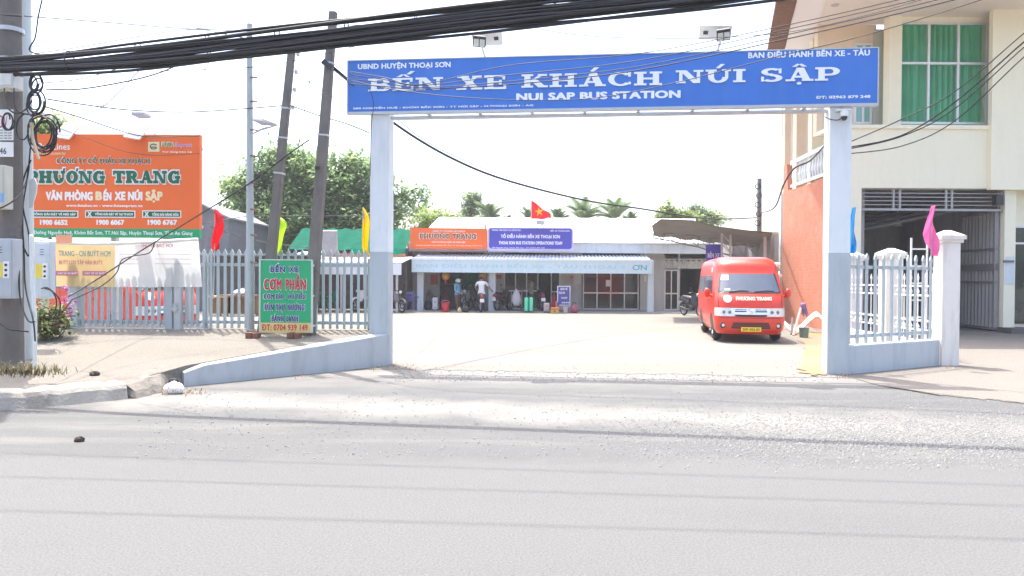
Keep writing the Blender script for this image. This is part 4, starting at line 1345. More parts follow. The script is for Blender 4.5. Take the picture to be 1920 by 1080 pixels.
# garage opening: transom grille, folding gate leaf, interior
x0, x1 = fx(1616), fx(1883); ztr = fz(392)
tg = MB()
for k in range(6): z = ztr + (zg - ztr) * k / 5.3; tg.box(x0, x1, 24.10, 24.14, z, z + .025)
tg.box(x0, x1, 24.08, 24.16, ztr - .05, ztr + .02)
for px in (1678, 1690, 1777, 1788, 1881): q = fx(px); tg.box(q - .03, q + .03, 24.085, 24.155, ztr, zg - .002)
obj('transom_grille', tg, mat('grille_steel', (.36, .35, .34), .5, .2), cb)
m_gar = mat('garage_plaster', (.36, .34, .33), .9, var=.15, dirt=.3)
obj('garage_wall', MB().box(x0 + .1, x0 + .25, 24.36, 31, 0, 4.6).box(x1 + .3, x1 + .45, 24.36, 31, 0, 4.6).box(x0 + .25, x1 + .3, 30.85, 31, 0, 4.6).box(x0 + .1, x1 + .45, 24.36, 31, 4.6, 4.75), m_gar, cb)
obj('garage_floor', MB().box(x0, x1 + .3, 23.9, 30.85, -.02, .03), m_drive, cb)
pb = MB(); q = fx(1712, 30); pb.box(q - .25, q + .35, 30, 30.5, 0, 4.6)
for k in range(4): pb.cyl((x0 + .3, 25.6 + 1.6 * k, 3.2 + .1 * k), (x1, 25.6 + 1.6 * k, 4.1 + .1 * k), .06, n=6)
obj('beam', pb, mat('garage_beam', (.15, .14, .145), .8), cb)
p = P(1683, 420, 29.2)
obj('ceiling_lamp', MB().cyl((p.x, 29.2, p.z + .05), (p.x, 29.2, 4.6), .01, n=5).lathe((p.x, 29.2, p.z - .1), [(.03, .14), (.16, .05), (.16, .02), (.02, 0)][::-1], 12), mat('white_shade', (.75, .75, .75), .5), cb)
# open corrugated leaf, hinged at the right jamb and swung inwards
gl0 = Vector((fx(1877), 24.2, 0)); gl1 = Vector((P(1802, 500, 26.6).x, 26.6, 0))
lp = Plane((gl0.x, gl0.y), (gl1.x - gl0.x, gl1.y - gl0.y)); LL = (gl1 - gl0).length
zl = P(1875, 393, 24.3).z
gm = mat('gate_leaf_steel', (.34, .33, .31), .55, .15, var=.08, dirt=.35, dirtc=(.2, .19, .17))
pm = []; n_ = 40
for i in range(n_ + 1):
    a = LL * i / n_; y = .03 if i % 4 in (0, 1) else -.02
    pm.append((a, y))
mb = MB(); k0 = len(mb.v)
for a, y in pm: mb.v += [lp.w(a, .12, y), lp.w(a, zl, y)]
for i in range(n_): mb.f.append([2 * i, 2 * i + 2, 2 * i + 3, 2 * i + 1]); mb.mi.append(0)
leaf = obj('gate_leaf', mb, gm, cb)
fm = MB()
for z in (.08, 1.55, 1.95, 2.6, zl - .08): fm.pbox(lp, 0, LL, z, z + (.22 if z == 1.95 else .07), -.05, .06)
for a in (0, LL - .06): fm.pbox(lp, a, a + .06, .079, zl, -.055, .065)
fm.pbox(lp, LL * .45, LL * .45 + .04, 2.6, zl, -.05, .05)
obj('frame', fm, mat('gate_frame_steel', (.26, .25, .245), .5, .2), leaf)
obj('lamp', MB().box(fx(1866, 24) - .12, fx(1866, 24) + .1, 23.75, 23.98, fz(385), fz(366)), m_dark, cb)
# ground floor glass at the right edge
gw = MB(); a = fx(1907); z0_, z1_ = .28, fz(421)
gw.box(a - .03, a + .05, 24.28, 24.349, z0_, z1_).box(a, XR, 24.282, 24.349, z1_ - .06, z1_).box(a, XR, 24.284, 24.349, fz(456), fz(456) + .06)
g_ = obj('window', gw, m_frame, cb)
obj('pane', MB().box(a + .05, XR, 24.31, 24.345, z0_, z1_ - .06), mat('dark_reflecting_glass', (.015, .03, .025), .06, spec=.8, var=.4, scale=2), g_)
obj('step', MB().box(fx(1880), XR, 23.5, 24.28, -.02, .18), mat('dark_step', (.12, .10, .10), .8), cb)
obj('paint_patch', MB().box(fx(1886), fx(1903), 23.985, 23.999, fz(532), fz(480)), mat('faded_blue_patch', (.58, .66, .68), .9, var=.2, scale=3), cb)
obj('letter_bar', MB().box(fx(1882), fx(1901), 23.95, 23.998, fz(491), fz(487)), mat('brown_steel', (0, 0, 0)), cb)
# brick side wall with balcony
bw = Plane((XL, 24.2), (P(1467, 500, 30).x - XL, 30 - 24.2)); BL = math.hypot(P(1467, 500, 30).x - XL, 5.8)
zb0 = P(1555, 326, 24.2).z; zb1 = P(1490, 352, 29).z
mb = MB(); vs = []; fs = []
N_ = 24
nside = bw.n if bw.n.x < 0 else -bw.n
for i in range(N_ + 1):
    t = i / N_; p = bw.O + bw.d * (BL * t); z = zb0 + (zb1 - zb0) * t - .10 * math.sin(t * math.pi)
    if t > .88: z = 6.05
    q = p - nside * .3
    vs += [(p.x, p.y, -.02), (p.x, p.y, z), (q.x, q.y, z), (q.x, q.y, -.02)]
for i in range(N_):
    for k in range(4):
        a = i * 4 + k; b = i * 4 + (k + 1) % 4; fs.append((a, b, b + 4, a + 4))
fs += [[0, 1, 2, 3][::-1], [4 * N_ + k for k in range(4)]]
mb.add(vs, fs)
obj('brick_wall', mb, brick_mat(), cb)
bal = MB(); zt0 = P(1557, 267, 24.2).z; zt1 = P(1490, 306, 29.2).z
ba = .25; bb = BL * .87
for z0_, z1_, w2, hh in ((zt0, zt1, .09, .14), (zb0 + .08, zb1 + .08, .08, .10)):
    p = bw.O + bw.d * ba; q = bw.O + bw.d * bb
    vs = []
    for pp, z in ((p, z0_), (q, z1_)):
        for sgn, dz in ((1, -hh / 2), (1, hh / 2), (-1, hh / 2), (-1, -hh / 2)):
            v = pp + nside * (w2 * sgn - .15); vs.append((v.x, v.y, z + dz))
    bal.add(vs, [(0, 1, 5, 4), (1, 2, 6, 5), (2, 3, 7, 6), (3, 0, 4, 7), (3, 2, 1, 0), (4, 5, 6, 7)])
bal_o = obj('balustrade', bal, m_fasc2, cb)
for i in range(15):
    t = (i + .5) / 15; p = bw.O + bw.d * (ba + (bb - ba) * t) - nside * .15
    z0_ = zb0 + .1 + (zb1 - zb0) * t; z1_ = zt0 + (zt1 - zt0) * t - .06; h_ = z1_ - z0_
    obj('baluster', MB().lathe((p.x, p.y, z0_), [(.06, 0), (.035, h_ * .12), (.075, h_ * .4), (.04, h_ * .72), (.055, h_ * .9), (.06, h_)], 8), m_fasc2, bal_o)
for px0, px1, Y in ((1471, 1482, 30.0), (1493, 1511, 28.4)):
    x0, x1 = P(px0, 300, Y).x, P(px1, 300, Y).x
    obj('column', MB().box(x0, x1, Y, Y + (x1 - x0), 5.0, ztop), m_peach, cb)
obj('wall', MB().box(fx(1520, 26.8), fx(1552, 26.8), 26.8, 27.1, 4.6, ztop), m_cream, cb)
obj('wall', MB().box(fx(1484, 30.3), fx(1530, 30.3), 31.5, 31.7, 0, ztop), mat('white_plaster', (.78, .76, .72), .85), cb)
dp = MB(); dp.cyl(P(1550, 200, 24.0), P(1551, 300, 24.0), .04, n=6)
obj('downpipe', dp, mat('grey_pipe', (.42, .42, .40), .5), cb)

# ============================================================ ORANGE BILLBOARD
bp = Plane((-8, 15.3), (1, -.02))
bb = thing('billboard', 'large orange billboard with green and white lettering above the sliding gate', 'billboard', bp.w(-.3, .3), 0)
a0, z1 = bp.pix(40, 251); a1, z0 = bp.pix(374, 446); _, zg1 = bp.pix(200, 428.5)
pan = obj('panel', MB().pbox(bp, a0, a1, zg1, z1, -.12, 0), m_orange, bb)
m_grn = mat('green_band', (.012, .33, .13), .5, var=.05)
gbnd = obj('address_band', MB().pbox(bp, a0, a1, z0, zg1 - .001, -.12, .002), m_grn, bb)
fr = MB()
for q in (a0 + .35, (a0 + a1) / 2, a1 - .3): fr.pbox(bp, q - .05, q + .05, 0.3, z1 - .1, -.24, -.125)
for z in (z0 + .2, z1 - .3): fr.pbox(bp, a0, a1, z, z + .06, -.18, -.121)
obj('frame', fr, m_steel, bb)
m_gl = mat('billboard_green', (.008, .12, .055), .5, var=.05)
W_ = mat('billboard_white', (.80, .80, .77), .5, var=.03)
mb = MB(); slab_text(mb, [('PHƯƠNG', 51, 320, 197, 344), ('TRANG', 212, 320, 338, 344)], bp, .002, .006, g=.11, T=.42, S=.22)
text_px(mb, 'CÔNG TY CỔ PHẦN XE KHÁCH', 105, 291, 283, 308, bp, .002, .055, .004)
obj('letter_outline', mb, W_, pan)
mb = MB(); slab_text(mb, [('PHƯƠNG', 51, 320, 197, 344), ('TRANG', 212, 320, 338, 344)], bp, .016, .006, T=.42, S=.22)
text_px(mb, 'CÔNG TY CỔ PHẦN XE KHÁCH', 106, 292, 282, 307, bp, .010, .018, .003)
obj('lettering', mb, m_gl, pan)
mb = MB()
for t_, x0, y0, x1, y1, bd in (('VĂN PHÒNG', 86, 355, 174, 376, .07), ('ẾN', 194, 354, 209, 376, .07), ('XE NÚI', 215, 355, 267, 376, .07),
                               ('www.futabus.vn - www.futaexpress.vn', 124, 382.5, 267, 390, .035), ('1900 6652', 75, 412, 127, 422, .07), ('1900 6067', 181, 412, 233, 422, .07),
                               ('1900 6767', 277, 412, 332, 422, .07), ('Bus Lines', 72, 268.5, 131, 281, .015), ('Vui lòng liên hệ', 304, 283.5, 360, 287, .03), ('FUTA', 303, 266, 327, 276, .08)):
    text_px(mb, t_, x0, y0, x1, y1, bp, .002, bd, .005)
obj('lettering', mb, W_, pan)
mb = MB(); text_px(mb, 'FUTA', 304, 267, 326, 275.5, bp, .010, .03, .003); obj('lettering', mb, mat('logo_green', (.05, .42, .10), .5), pan)
mb = MB()
for t_, x0, y0, x1, y1, bd in (('B', 179, 359, 192, 375.5, .08), ('SẬP', 273, 355, 305, 380, .07), ('CHẤT LƯỢNG LÀ DANH DỰ', 65, 284, 123, 291, .03)): text_px(mb, t_, x0, y0, x1, y1, bp, .002, bd, .005)
obj('lettering', mb, mat('cream_letter', (.80, .66, .40), .5), pan)
mb = MB(); text_px(mb, 'Express', 329, 267, 360, 278, bp, .002, .02, .005); obj('lettering', mb, mat('logo_violet', (.50, .38, .62), .5), pan)
lo_ = MB(); q0 = bp.pix(278, 266); q1 = bp.pix(299, 284.5); lo_.pbox(bp, q0[0], q1[0], q1[1], q0[1], .002, .006)
lg = obj('logo', lo_, mat('logo_yellow', (.75, .66, .38), .5), pan)
lk = MB(); c_ = bp.pix(288.5, 275); 
lk.tube([bp.w(c_[0] + .07 * math.cos(t / 10 * 5.2 + .6), c_[1] + .05 * math.sin(t / 10 * 5.2 + .6), .011) for t in range(11)], .008, 5).pbox(bp, c_[0] - .05, c_[0] + .05, c_[1] - .02, c_[1] - .005, .007, .012)
obj('logo_mark', lk, m_dark, lg)
for x0, x1, t_ in ((44, 147, 'TỔNG ĐÀI ĐẶT VÉ NÚI SẬP'), (160, 254, 'TỔNG ĐÀI ĐẶT VÉ TẠI TP.HCM'), (267, 340, 'TỔNG ĐÀI HÀNG HÓA')):
    q0 = bp.pix(x0, 394.5); q1 = bp.pix(x1, 408.5)
    k = obj('number_box', MB().pbox(bp, q0[0], q1[0], q1[1], q0[1], .002, .006), W_, pan)
    obj('number_panel', MB().pbox(bp, q0[0] + .02, q1[0] - .02, q1[1] + .02, q0[1] - .02, .0065, .010), m_gl, k)
    mb = MB(); text_px(mb, t_, x0 + 18, 397.5, x1 - 5, 405, bp, .011, .04, .003); text_px(mb, 'X', x0 + 4, 397, x0 + 12, 406, bp, .011, .05, .003)
    obj('lettering', mb, W_, k)
mb = MB(); text_px(mb, 'Đường Nguyễn Huệ, Khóm Bắc Sơn, TT.Núi Sập, Huyện Thoại Sơn, Tỉnh An Giang', 63, 430.5, 361, 443, bp, .004, .02, .004); obj('lettering', mb, W_, gbnd)


def bill_solar(px, label, label2, lamp_px):
    a, _ = bp.pix(px, 250); o = thing('solar_module', label, 'solar panel', bp.w(a, z1, .05), 0, 'solar panels tilted on the billboard top')
    M_ = Matrix.Translation((0, .0, .04)) @ Matrix.Rotation(R(50), 4, 'X') @ Matrix.Rotation(R(-12), 4, 'Z')
    s_ = obj('frame', MB().box(-.17, .17, -.20, .24, -.02, .02, M_), mat('white_lamp_metal', (0, 0, 0)), o, local=True)
    obj('cells', MB().box(-.145, .145, -.15, .215, .021, .026, M_), mat('pale_solar_cell', (.20, .22, .30), .4, var=.1), o, local=True)
    obj('bracket', MB().box(-.03, .03, .0, .2, -.10, .0), m_steel, o, local=True)
    al, _ = bp.pix(lamp_px, 250); zl_ = bp.pix(lamp_px, 214)[1]
    o = thing('billboard_lamp', label2, 'lamp', bp.w(al, z1, -.05), 0, 'small lamps on thin posts over the billboard')
    h_ = zl_ - z1
    obj('post', MB().tube([(0, 0, 0), (0, 0, h_), (-.1, -.15, h_)], .012, 6), m_steel, o, local=True)
    obj('head', MB().rbox(-.27, -.02, -.42, -.1, h_ - .10, h_ - .03, .02), mat('lamp_grey', (.45, .45, .48), .5), o, local=True)


bill_solar(128, 'tilted solar panel on the billboard top near the concrete pole', 'small lamp on a thin post behind the cable coils', 101)
bill_solar(259, 'tilted solar panel on the billboard top above the yellow logo', 'small lamp on a thin post beside the farther solar panel', 288)

# ============================================================ SLIDING GATE AND BANNER
sl = Plane((-6.2, 14.28), (1, -.012)); A2 = lambda px: sl.pix(px, 520)[0]
sg = thing('sliding_gate', 'grey sliding picket gate behind the translucent banner', 'gate', sl.w((A2(135) + A2(390)) / 2, .6), 0)
picket_fence('', '', sl, A2(150), A2(316), lambda a: .62, 1.40, 14, .05, (.12, 1.15), [], parent=sg)
picket_fence('', '', sl, A2(345), A2(376), lambda a: .62, 1.46, 3, .05, (.12, 1.18), [], parent=sg)
tr = MB().pbox(sl, A2(130), A2(392), .52, .63, -.12, .10)
obj('bottom_beam', tr, mat('beam_grey', (.40, .42, .43), .7, dirt=.3), sg, bevel=.01)
obj('gate_post', MB().pbox(sl, A2(132), A2(150), .55, 1.98, -.08, .1), m_fence, sg, bevel=.01)
obj('gate_post', MB().pbox(sl, A2(314), A2(327), .6, 1.98, -.04, .1), m_col2, sg, bevel=.01)
pst = obj('gate_post', MB().cyl(sl.w(A2(337), .6, .05), sl.w(A2(337), 2.0, .05), .085, n=14), m_steel, sg, smooth='auto')
lk = MB().cyl(sl.w(A2(336), .95, .17), sl.w(A2(336), 1.06, .17), .045, n=10).pbox(sl, A2(330), A2(341), .98, 1.01, .1, .2)
lk.torus(Matrix.Translation(sl.w(A2(336), 1.07, .18)), .035, .01, 12, 6)
obj('lock', lk, m_steel, sg)


def banner_mat(name, c, tr_, alpha):
    m = bpy.data.materials.new(name); m.use_nodes = True
    n = m.node_tree.nodes; L = m.node_tree.links; b = n['Principled BSDF']; b.inputs['Base Color'].default_value = (*c, 1); b.inputs['Roughness'].default_value = .6
    no = n.new('ShaderNodeTexNoise'); no.inputs['Scale'].default_value = 2.5
    rp = n.new('ShaderNodeMapRange'); rp.inputs[3].default_value = 0.85; rp.inputs[4].default_value = 1.1; L.new(no.outputs[0], rp.inputs[0])
    mu = n.new('ShaderNodeMix'); mu.data_type = 'RGBA'; mu.blend_type = 'MULTIPLY'; mu.inputs[0].default_value = 1; mu.inputs[6].default_value = (*c, 1)
    L.new(rp.outputs[0], mu.inputs[7]); L.new(mu.outputs[2], b.inputs['Base Color'])
    t = n.new('ShaderNodeBsdfTranslucent'); L.new(mu.outputs[2], t.inputs[0])
    s = n.new('ShaderNodeMixShader'); s.inputs[0].default_value = tr_; L.new(b.outputs[0], s.inputs[1]); L.new(t.outputs[0], s.inputs[2])
    p = n.new('ShaderNodeBsdfTransparent'); s2 = n.new('ShaderNodeMixShader'); s2.inputs[0].default_value = alpha
    L.new(p.outputs[0], s2.inputs[1]); L.new(s.outputs[0], s2.inputs[2]); L.new(s2.outputs[0], n['Material Output'].inputs[0])
    return m


bn = Plane((-6.2, 14.12), (1, -.012))
bo = thing('banner', 'thin translucent printed banner stretched across the sliding gate', 'banner', bn.w(bn.pix(240, 538)[0], bn.pix(240, 538)[1]), 0)


def cloth_px(mb, pl, xl0, yl0, xr0, yr0, xr1, yr1, xl1, yl1, nx, nz, amp, off=0):
    def fn(u, v):
        px = (xl0 + (xr0 - xl0) * u) * (1 - v) + (xl1 + (xr1 - xl1) * u) * v
        py = (yl0 + (yr0 - yl0) * u) * (1 - v) + (yl1 + (yr1 - yl1) * u) * v + 2.5 * math.sin(u * math.pi) * (1 - v)
        o = off + amp * (math.sin(u * 11 + v * 2) * .6 + math.sin(u * 27 - v * 3) * .4)
        a, z = pl.pix(px, py, 0); return pl.w(a, z, o)
    mb.grid(fn, nx, nz)


mb = MB(); cloth_px(mb, bn, 104, 456, 215, 460, 215, 538, 106, 537, 20, 8, .012)
obj('printed_panel', mb, banner_mat('banner_yellow', (.78, .58, .28), .5, .94), bo, smooth=True)
mb = MB(); cloth_px(mb, bn, 215.1, 460, 372, 450, 379, 538, 215.1, 538, 28, 8, .014)
obj('white_panel', mb, banner_mat('banner_white', (.82, .81, .78), .55, .93), bo, smooth=True)
m_teal = mat('banner_teal', (.10, .32, .30), .6); m_rose = mat('banner_rose', (.55, .16, .22), .6); m_pale = mat('banner_pale', (.52, .52, .50), .6)
mb = MB(); text_px(mb, 'TRANG - CN BUÝT HCM', 110, 467, 207, 481, bn, .028, .02, .002); obj('lettering', mb, m_teal, bo)
mb = MB(); text_px(mb, 'BUÝT LƯU TẬP VĂN BUÝT', 111, 486, 192, 498, bn, .028, .02, .002); text_px(mb, 'THÔNG BÁO MỚI', 264, 455, 324, 464, bn, .03, .02, .002)
for x0, x1 in ((106, 148), (156, 201)):
    q0 = bn.pix(x0, 508); q1 = bn.pix(x1, 517); mb.pbox(bn, q0[0], q1[0], q1[1], q0[1], .026, .028)
obj('lettering', mb, m_rose, bo)
mb = MB()
for x0, x1 in ((108, 146), (159, 198)): text_px(mb, 'ĐẶT VÉ XE BUÝT', x0, 510, x1, 515, bn, .032, .04, .002)
obj('lettering', mb, W_, bo)
mb = MB()
for y in (476, 485, 494):
    for x0, x1 in ((226, 262), (292, 360)): q0 = bn.pix(x0, y); q1 = bn.pix(x1, y + 1.6); mb.pbox(bn, q0[0], q1[0], q1[1], q0[1], .030, .0315)
obj('printed_line', mb, m_pale, bo)
ed = MB(); ed.tube([bn.w(*bn.pix(78 + (372 - 78) * k / 14, 449 + 9 * math.sin(math.pi * (k / 14) ** .7) * (1 - .25 * k / 14), 0), .03) for k in range(15)], .03, 8)
obj('rolled_edge', ed, mat('banner_roll', (.76, .75, .71), .7), bo, smooth=True)
obj('orange_tape', MB().pbox(bn, bn.pix(109, 450)[0], bn.pix(139, 450)[0], bn.pix(120, 456)[1], bn.pix(120, 441)[1], .062, .066), mat('orange_tape', (.80, .34, .18), .6), bo)

# ============================================================ LEFT CONCRETE POLE WITH BOXES
m_conc = mat('weathered_pole_concrete', (.15, .135, .122), .95, var=.2, scale=5, dirt=.55, dirtc=(.09, .08, .07), bump=.5, bscale=18)
py_ = 10.95
up = thing('utility_pole', 'stout weathered concrete utility pole carrying boxes and cables', 'pole', (P(18, 690, py_ + .2).x, py_ + .2, pave_z(py_)))
zb_ = pave_z(py_) - .05
xc = P(20, 500, py_ + .2).x
obj('shaft', MB().tube([(xc - .02, py_ + .2, zb_), (xc - .01, py_ + .2, zb_ + 1.2), (xc, py_ + .2, 9.2)], [.19, .175, .125], 18), m_conc, up, smooth='auto')
obj('band', MB().cyl((xc, py_ + .2, 4.52), (xc, py_ + .2, 4.72), .185, n=18).cyl((xc, py_ + .2, 5.1), (xc, py_ + .2, 5.16), .18, n=18), m_steel, up)
wpx = P(50, 300, 11.6).x
wp = obj('tube_post', MB().cyl((P(54, 600, 11.6).x, 11.6, pave_z(11.6) - .05), (P(46, 0, 11.6).x, 11.6, 6.6), .085, n=16), mat('pale_painted_steel', (.60, .66, .66), .6, var=.05, dirt=.3), None, smooth='auto')
tag(wp, 'pale painted steel post standing behind the concrete utility pole', 'pole')
m_box = mat('box_grey', (.42, .45, .48), .6, var=.06, dirt=.3)
m_bxw = mat('box_white', (.62, .62, .58), .6, var=.05, dirt=.3)


def pole_box(name, label, cat, px0, py0, px1, py1, Y, dp, m_, sticker=False):
    x0, z1_ = px2(px0, py0, Y); x1, z0_ = px2(px1, py1, Y)
    o = thing(name, label, cat, ((x0 + x1) / 2, Y + dp / 2, z0_))
    obj('case', MB().box(x0, x1, Y, Y + dp, z0_, z1_), m_, o, bevel=.012)
    obj('lid', MB().box(x0 + .015, x1 - .015, Y - .012, Y - .001, z0_ + .03, z1_ - .03), m_, o, bevel=.004)
    if sticker:
        h_ = z1_ - z0_; xr = x1 - .03
        k = obj('sticker', MB().box(x0 + .03 if sticker == 2 else x0 + .04, xr - .10, Y - .016, Y - .013, z0_ + h_ * .36, z0_ + h_ * .60), mat('yellow_sticker', (.72, .56, .06), .6), o)
        obj('sticker', MB().box(xr - .098, xr - .01, Y - .016, Y - .013, z0_ + h_ * .34, z0_ + h_ * .62), mat('white_sticker', (.70, .70, .68), .6), o)
        bl = MB()
        for q in range(3): bl.ball((xr - .055, Y - .02, z0_ + h_ * (.39 + .085 * q)), (.022, .004, .02), 8, 5)
        for q in range(3): bl.box((x0 + x1) / 2 - .03, (x0 + x1) / 2 + .03, Y - .0165, Y - .0135, z0_ + h_ * (.76 + .045 * q), z0_ + h_ * (.76 + .045 * q) + .01)
        obj('print', bl, m_dark, o)
    return o


pole_box('electric_cabinet', 'grey electric cabinet with yellow sticker fixed to the concrete pole front', 'cabinet', -22, 447, 24, 560, py_ - .22, .22, m_box, 1)
pole_box('electric_cabinet', 'pale blue electric cabinet with yellow sticker behind the steel post', 'cabinet', 64, 452, 95, 560, 12.4, .14, mat('box_pale_blue', (.52, .58, .62), .6, var=.05, dirt=.3), 2)
x0, z1_ = px2(52, 449, 12.9); x1, z0_ = px2(72, 560, 12.9)
pole_box('junction_box', 'small white junction box under the thick cable bundle', 'box', -20, 137, 24, 164, py_ - .24, .24, m_bxw)
pole_box('meter_box', 'beige meter box with a blue label on the concrete pole', 'box', -22, 309, 8, 391, py_ - .22, .2, mat('box_beige', (.55, .53, .44), .6, dirt=.3))
q = px2(1, 362, py_ - .236); q2 = px2(7, 379, py_ - .236)
o = [x for x in col.objects if x.name.startswith('meter_box')][0]
obj('label', MB().box(q[0], q2[0], py_ - .238, py_ - .234, q2[1], q[1]), mat('blue_label', (.18, .36, .62), .6), o)
q = px2(13, 164, py_ - .2)
gl_ = MB()
for px in (0, 9, 20): a = P(px, 164, py_ - .12); gl_.cyl(a, a + Vector((0, 0, -.06)), .022, n=8)
obj('gland', gl_, m_bxw, [x for x in col.objects if x.name.startswith('junction_box')][0])
for i, (r_, lb, tx) in enumerate((((-14, 205, 25, 263), 'white paper notice with red and dark print on the concrete pole', 'DỊCH VỤ'), ((-14, 266, 25, 294), 'white paper notice ending in 46 on the concrete pole', '46'))):
    x0, z1_ = px2(r_[0], r_[1], py_ - .02); x1, z0_ = px2(r_[2], r_[3], py_ - .02)
    o = thing('paper_notice', lb, 'notice', ((x0 + x1) / 2, py_ - .02, z0_))
    obj('sheet', MB().box(x0, x1, py_ - .02, py_ - .014, z0_, z1_), mat('white_paper', (0, 0, 0)), o)
    fp_ = front(py_ - .0215); mb = MB()
    if i == 0:
        text_px(mb, 'DV', -2, 216, 14, 240, fp_, 0, .01, .001); mr = mat('red_print', (.50, .06, .07), .7); obj('lettering', mb, mr, o); mb = MB()
        for k in range(4): text_px(mb, 'CHO VAY TRẢ GÓP', -10, 242 + 5 * k, 22, 245.5 + 5 * k, fp_, 0, .02, .001)
    else: text_px(mb, '46', -1, 277, 12, 289, fp_, 0, .02, .001)
    obj('lettering', mb, m_dark, o)
# pvc pipe
pv = MB().tube(catmull([P(58, 440, 10.8), P(60, 520, 10.75), P(66, 600, 10.7), P(65, 692, 10.65)]), .025, 8)
tag(obj('conduit_pipe', pv, mat('pale_pvc', (.62, .63, .60), .5), smooth=True), 'slim pale plastic conduit pipe beside the concrete pole', 'pipe')
st_ = MB().tube([P(58, 230, 10.75), P(62, 262, 10.7), P(73, 299, 10.65)], .022, 6)
tag(obj('wooden_stick', st_, mat('pale_wood', (.48, .36, .24), .8)), 'pale wooden stick hanging among the cable coils', 'stick')
# white plate hanging on billboard edge
mb = MB(); pl_ = [(58, 336), (64, 333), (69, 345), (68, 362), (62, 380), (62, 388), (55, 390), (54, 340)]
a_ = [P(x, y, 11.3) for x, y in pl_]; k_ = len(a_)
mb.add(a_ + [v + Vector((0, .02, 0)) for v in a_], [list(range(k_))[::-1], [k_ + i for i in range(k_)]] + [(i, (i + 1) % k_, (i + 1) % k_ + k_, i + k_) for i in range(k_)])
tag(obj('plastic_sheet', mb, mat('white_sticker', (0, 0, 0))), 'white plastic sheet caught between steel post and billboard', 'sheet')

# ============================================================ LEANING POLES, METAL POLE, FOOD SIGN
m_oldp = mat('old_grey_pole', (.17, .155, .14), .95, var=.25, scale=4, dirt=.6, dirtc=(.07, .062, .055), bump=.5, bscale=20)
for nm, top, bot, Yb, lb, r0 in (('leaning_pole', (547, 94), (492, 640), 13.95, 'dark leaning pole passing behind the green food sign', .082),
                                ('leaning_pole', (625, 22), (578, 628), 13.75, 'taller leaning pole to the right of the green food sign', .092)):
    a = P(*bot, Yb); b = P(*top, Yb - .05); a.z -= .05
    o = thing(nm, lb, 'pole', (a.x, a.y, a.z + .05))
    hgt = []
    mb = MB(); ax = (b - a)
    M_ = Matrix.Translation(a) @ ax.to_track_quat('Z', 'Y').to_matrix().to_4x4()
    L_ = ax.length
    mb.add([(s_ * q, t_ * q, z) for z, q in ((0, r0 * 1.15), (L_, r0 * .72)) for s_, t_ in ((-1, -1), (1, -1), (1, 1), (-1, 1))], [(0, 1, 5, 4), (1, 2, 6, 5), (2, 3, 7, 6), (3, 0, 4, 7), (4, 5, 6, 7), (3, 2, 1, 0)], M_)
    obj('shaft', mb, m_oldp, o, bevel=.02)
    for t in (.58, .70, .80) if top[0] < 600 else (.62, .84, .9):
        q = r0 * (1.15 - .43 * t) + .006
        obj('band', MB().box(-q, q, -q, q, L_ * t, L_ * t + .03, M_), m_steel, o)
    hw = MB()
    if top[0] < 600:
        for k, t in enumerate((.99, .93, .87, .81)):
            c_ = M_ @ Vector((r0 * .9, 0, L_ * t)); hw.lathe(c_ + Vector((.10, -.02, -.05)), [(.012, 0), (.035, .02), (.028, .05), (.036, .07), (.012, .10)], 8).cyl(c_, c_ + Vector((.1, -.02, 0)), .012, n=5)
        obj('insulator', hw, mat('porcelain', (.62, .62, .62), .3), o)
    else:
        c_ = M_ @ Vector((-r0, 0, L_ * .835)); hw.box(-.10, .10, -.03, .03, -.05, .04, Matrix.Translation(c_) @ Matrix.Rotation(R(40), 4, 'Y'))
        c2 = M_ @ Vector((-r0, 0, L_ * .52)); hw.box(-.07, .0, -.03, .03, -.03, .03, Matrix.Translation(c2))
        obj('bracket', hw, m_dark, o)
a = P(469, 618, 14.05); b = P(468, 45, 14.05)
mp_ = thing('metal_pole', 'slim grey metal pole with rusty step bolts beside the food sign', 'pole', (a.x, a.y, a.z))
obj('shaft', MB().tube([a, (a + b) / 2, b], [.075, .062, .05], 14), mat('pole_grey_paint', (.42, .46, .47), .55, .1, var=.06, dirt=.35, dirtc=(.25, .2, .16)), mp_, smooth='auto')
bo_ = MB()
for py in (145, 190, 243, 292, 342, 392, 440, 491):
    c_ = P(470, py, 14.0); bo_.cyl(c_, c_ + Vector((.15, -.10, -.03)), .014, n=6)
obj('step_bolt', bo_, mat('rusty_steel', (.20, .10, .06), .8, .2), mp_)
# street lamp arm on the far side
sl_ = thing('street_lamp', 'pale street lamp head on a curved arm behind the metal pole', 'lamp', P(478, 250, 14.3))
obj('arm', MB().tube(catmull([P(469, 252, 14.12), P(490, 243, 14.3), P(520, 234, 14.6)]), .022, 6), mat('lamp_grey', (0, 0, 0)), sl_)
obj('head', MB().tube([P(474, 224, 14.3), P(492, 228, 14.35), P(518, 234, 14.4)], [.02, .07, .03], 8), mat('lamp_grey', (0, 0, 0)), sl_)

fp = Plane((P(535, 620, 13.5).x, 13.5), (1, .03))
fs_ = thing('food_sign', 'green standing food menu board with yellow phone strip on bricks', 'sign', fp.w(0, fp.pix(535, 624)[1]))
fa0, fz1 = fp.pix(489, 488); fa1, fz0 = fp.pix(583, 624); _, fzb = fp.pix(535, 605)
tilt = 0
obj('board', MB().pbox(fp, fa0, fa1, fzb, fz1, -.05, 0), mat('food_green', (.012, .36, .14), .45, var=.05), fs_)
obj('phone_strip', MB().pbox(fp, fa0 - .03, fa1, fz0, fzb - .001, -.05, .002), mat('food_yellow', (.70, .55, .20), .5, var=.06, dirt=.2), fs_)
fr = MB()
for a_, b_ in ((fa0 - .025, fa0 - .001), (fa1 + .001, fa1 + .025)): fr.pbox(fp, a_, b_, fz0, fz1 + .02, -.055, .012)
fr.pbox(fp, fa0 - .025, fa1 + .025, fz1 + .001, fz1 + .02, -.055, .0125)
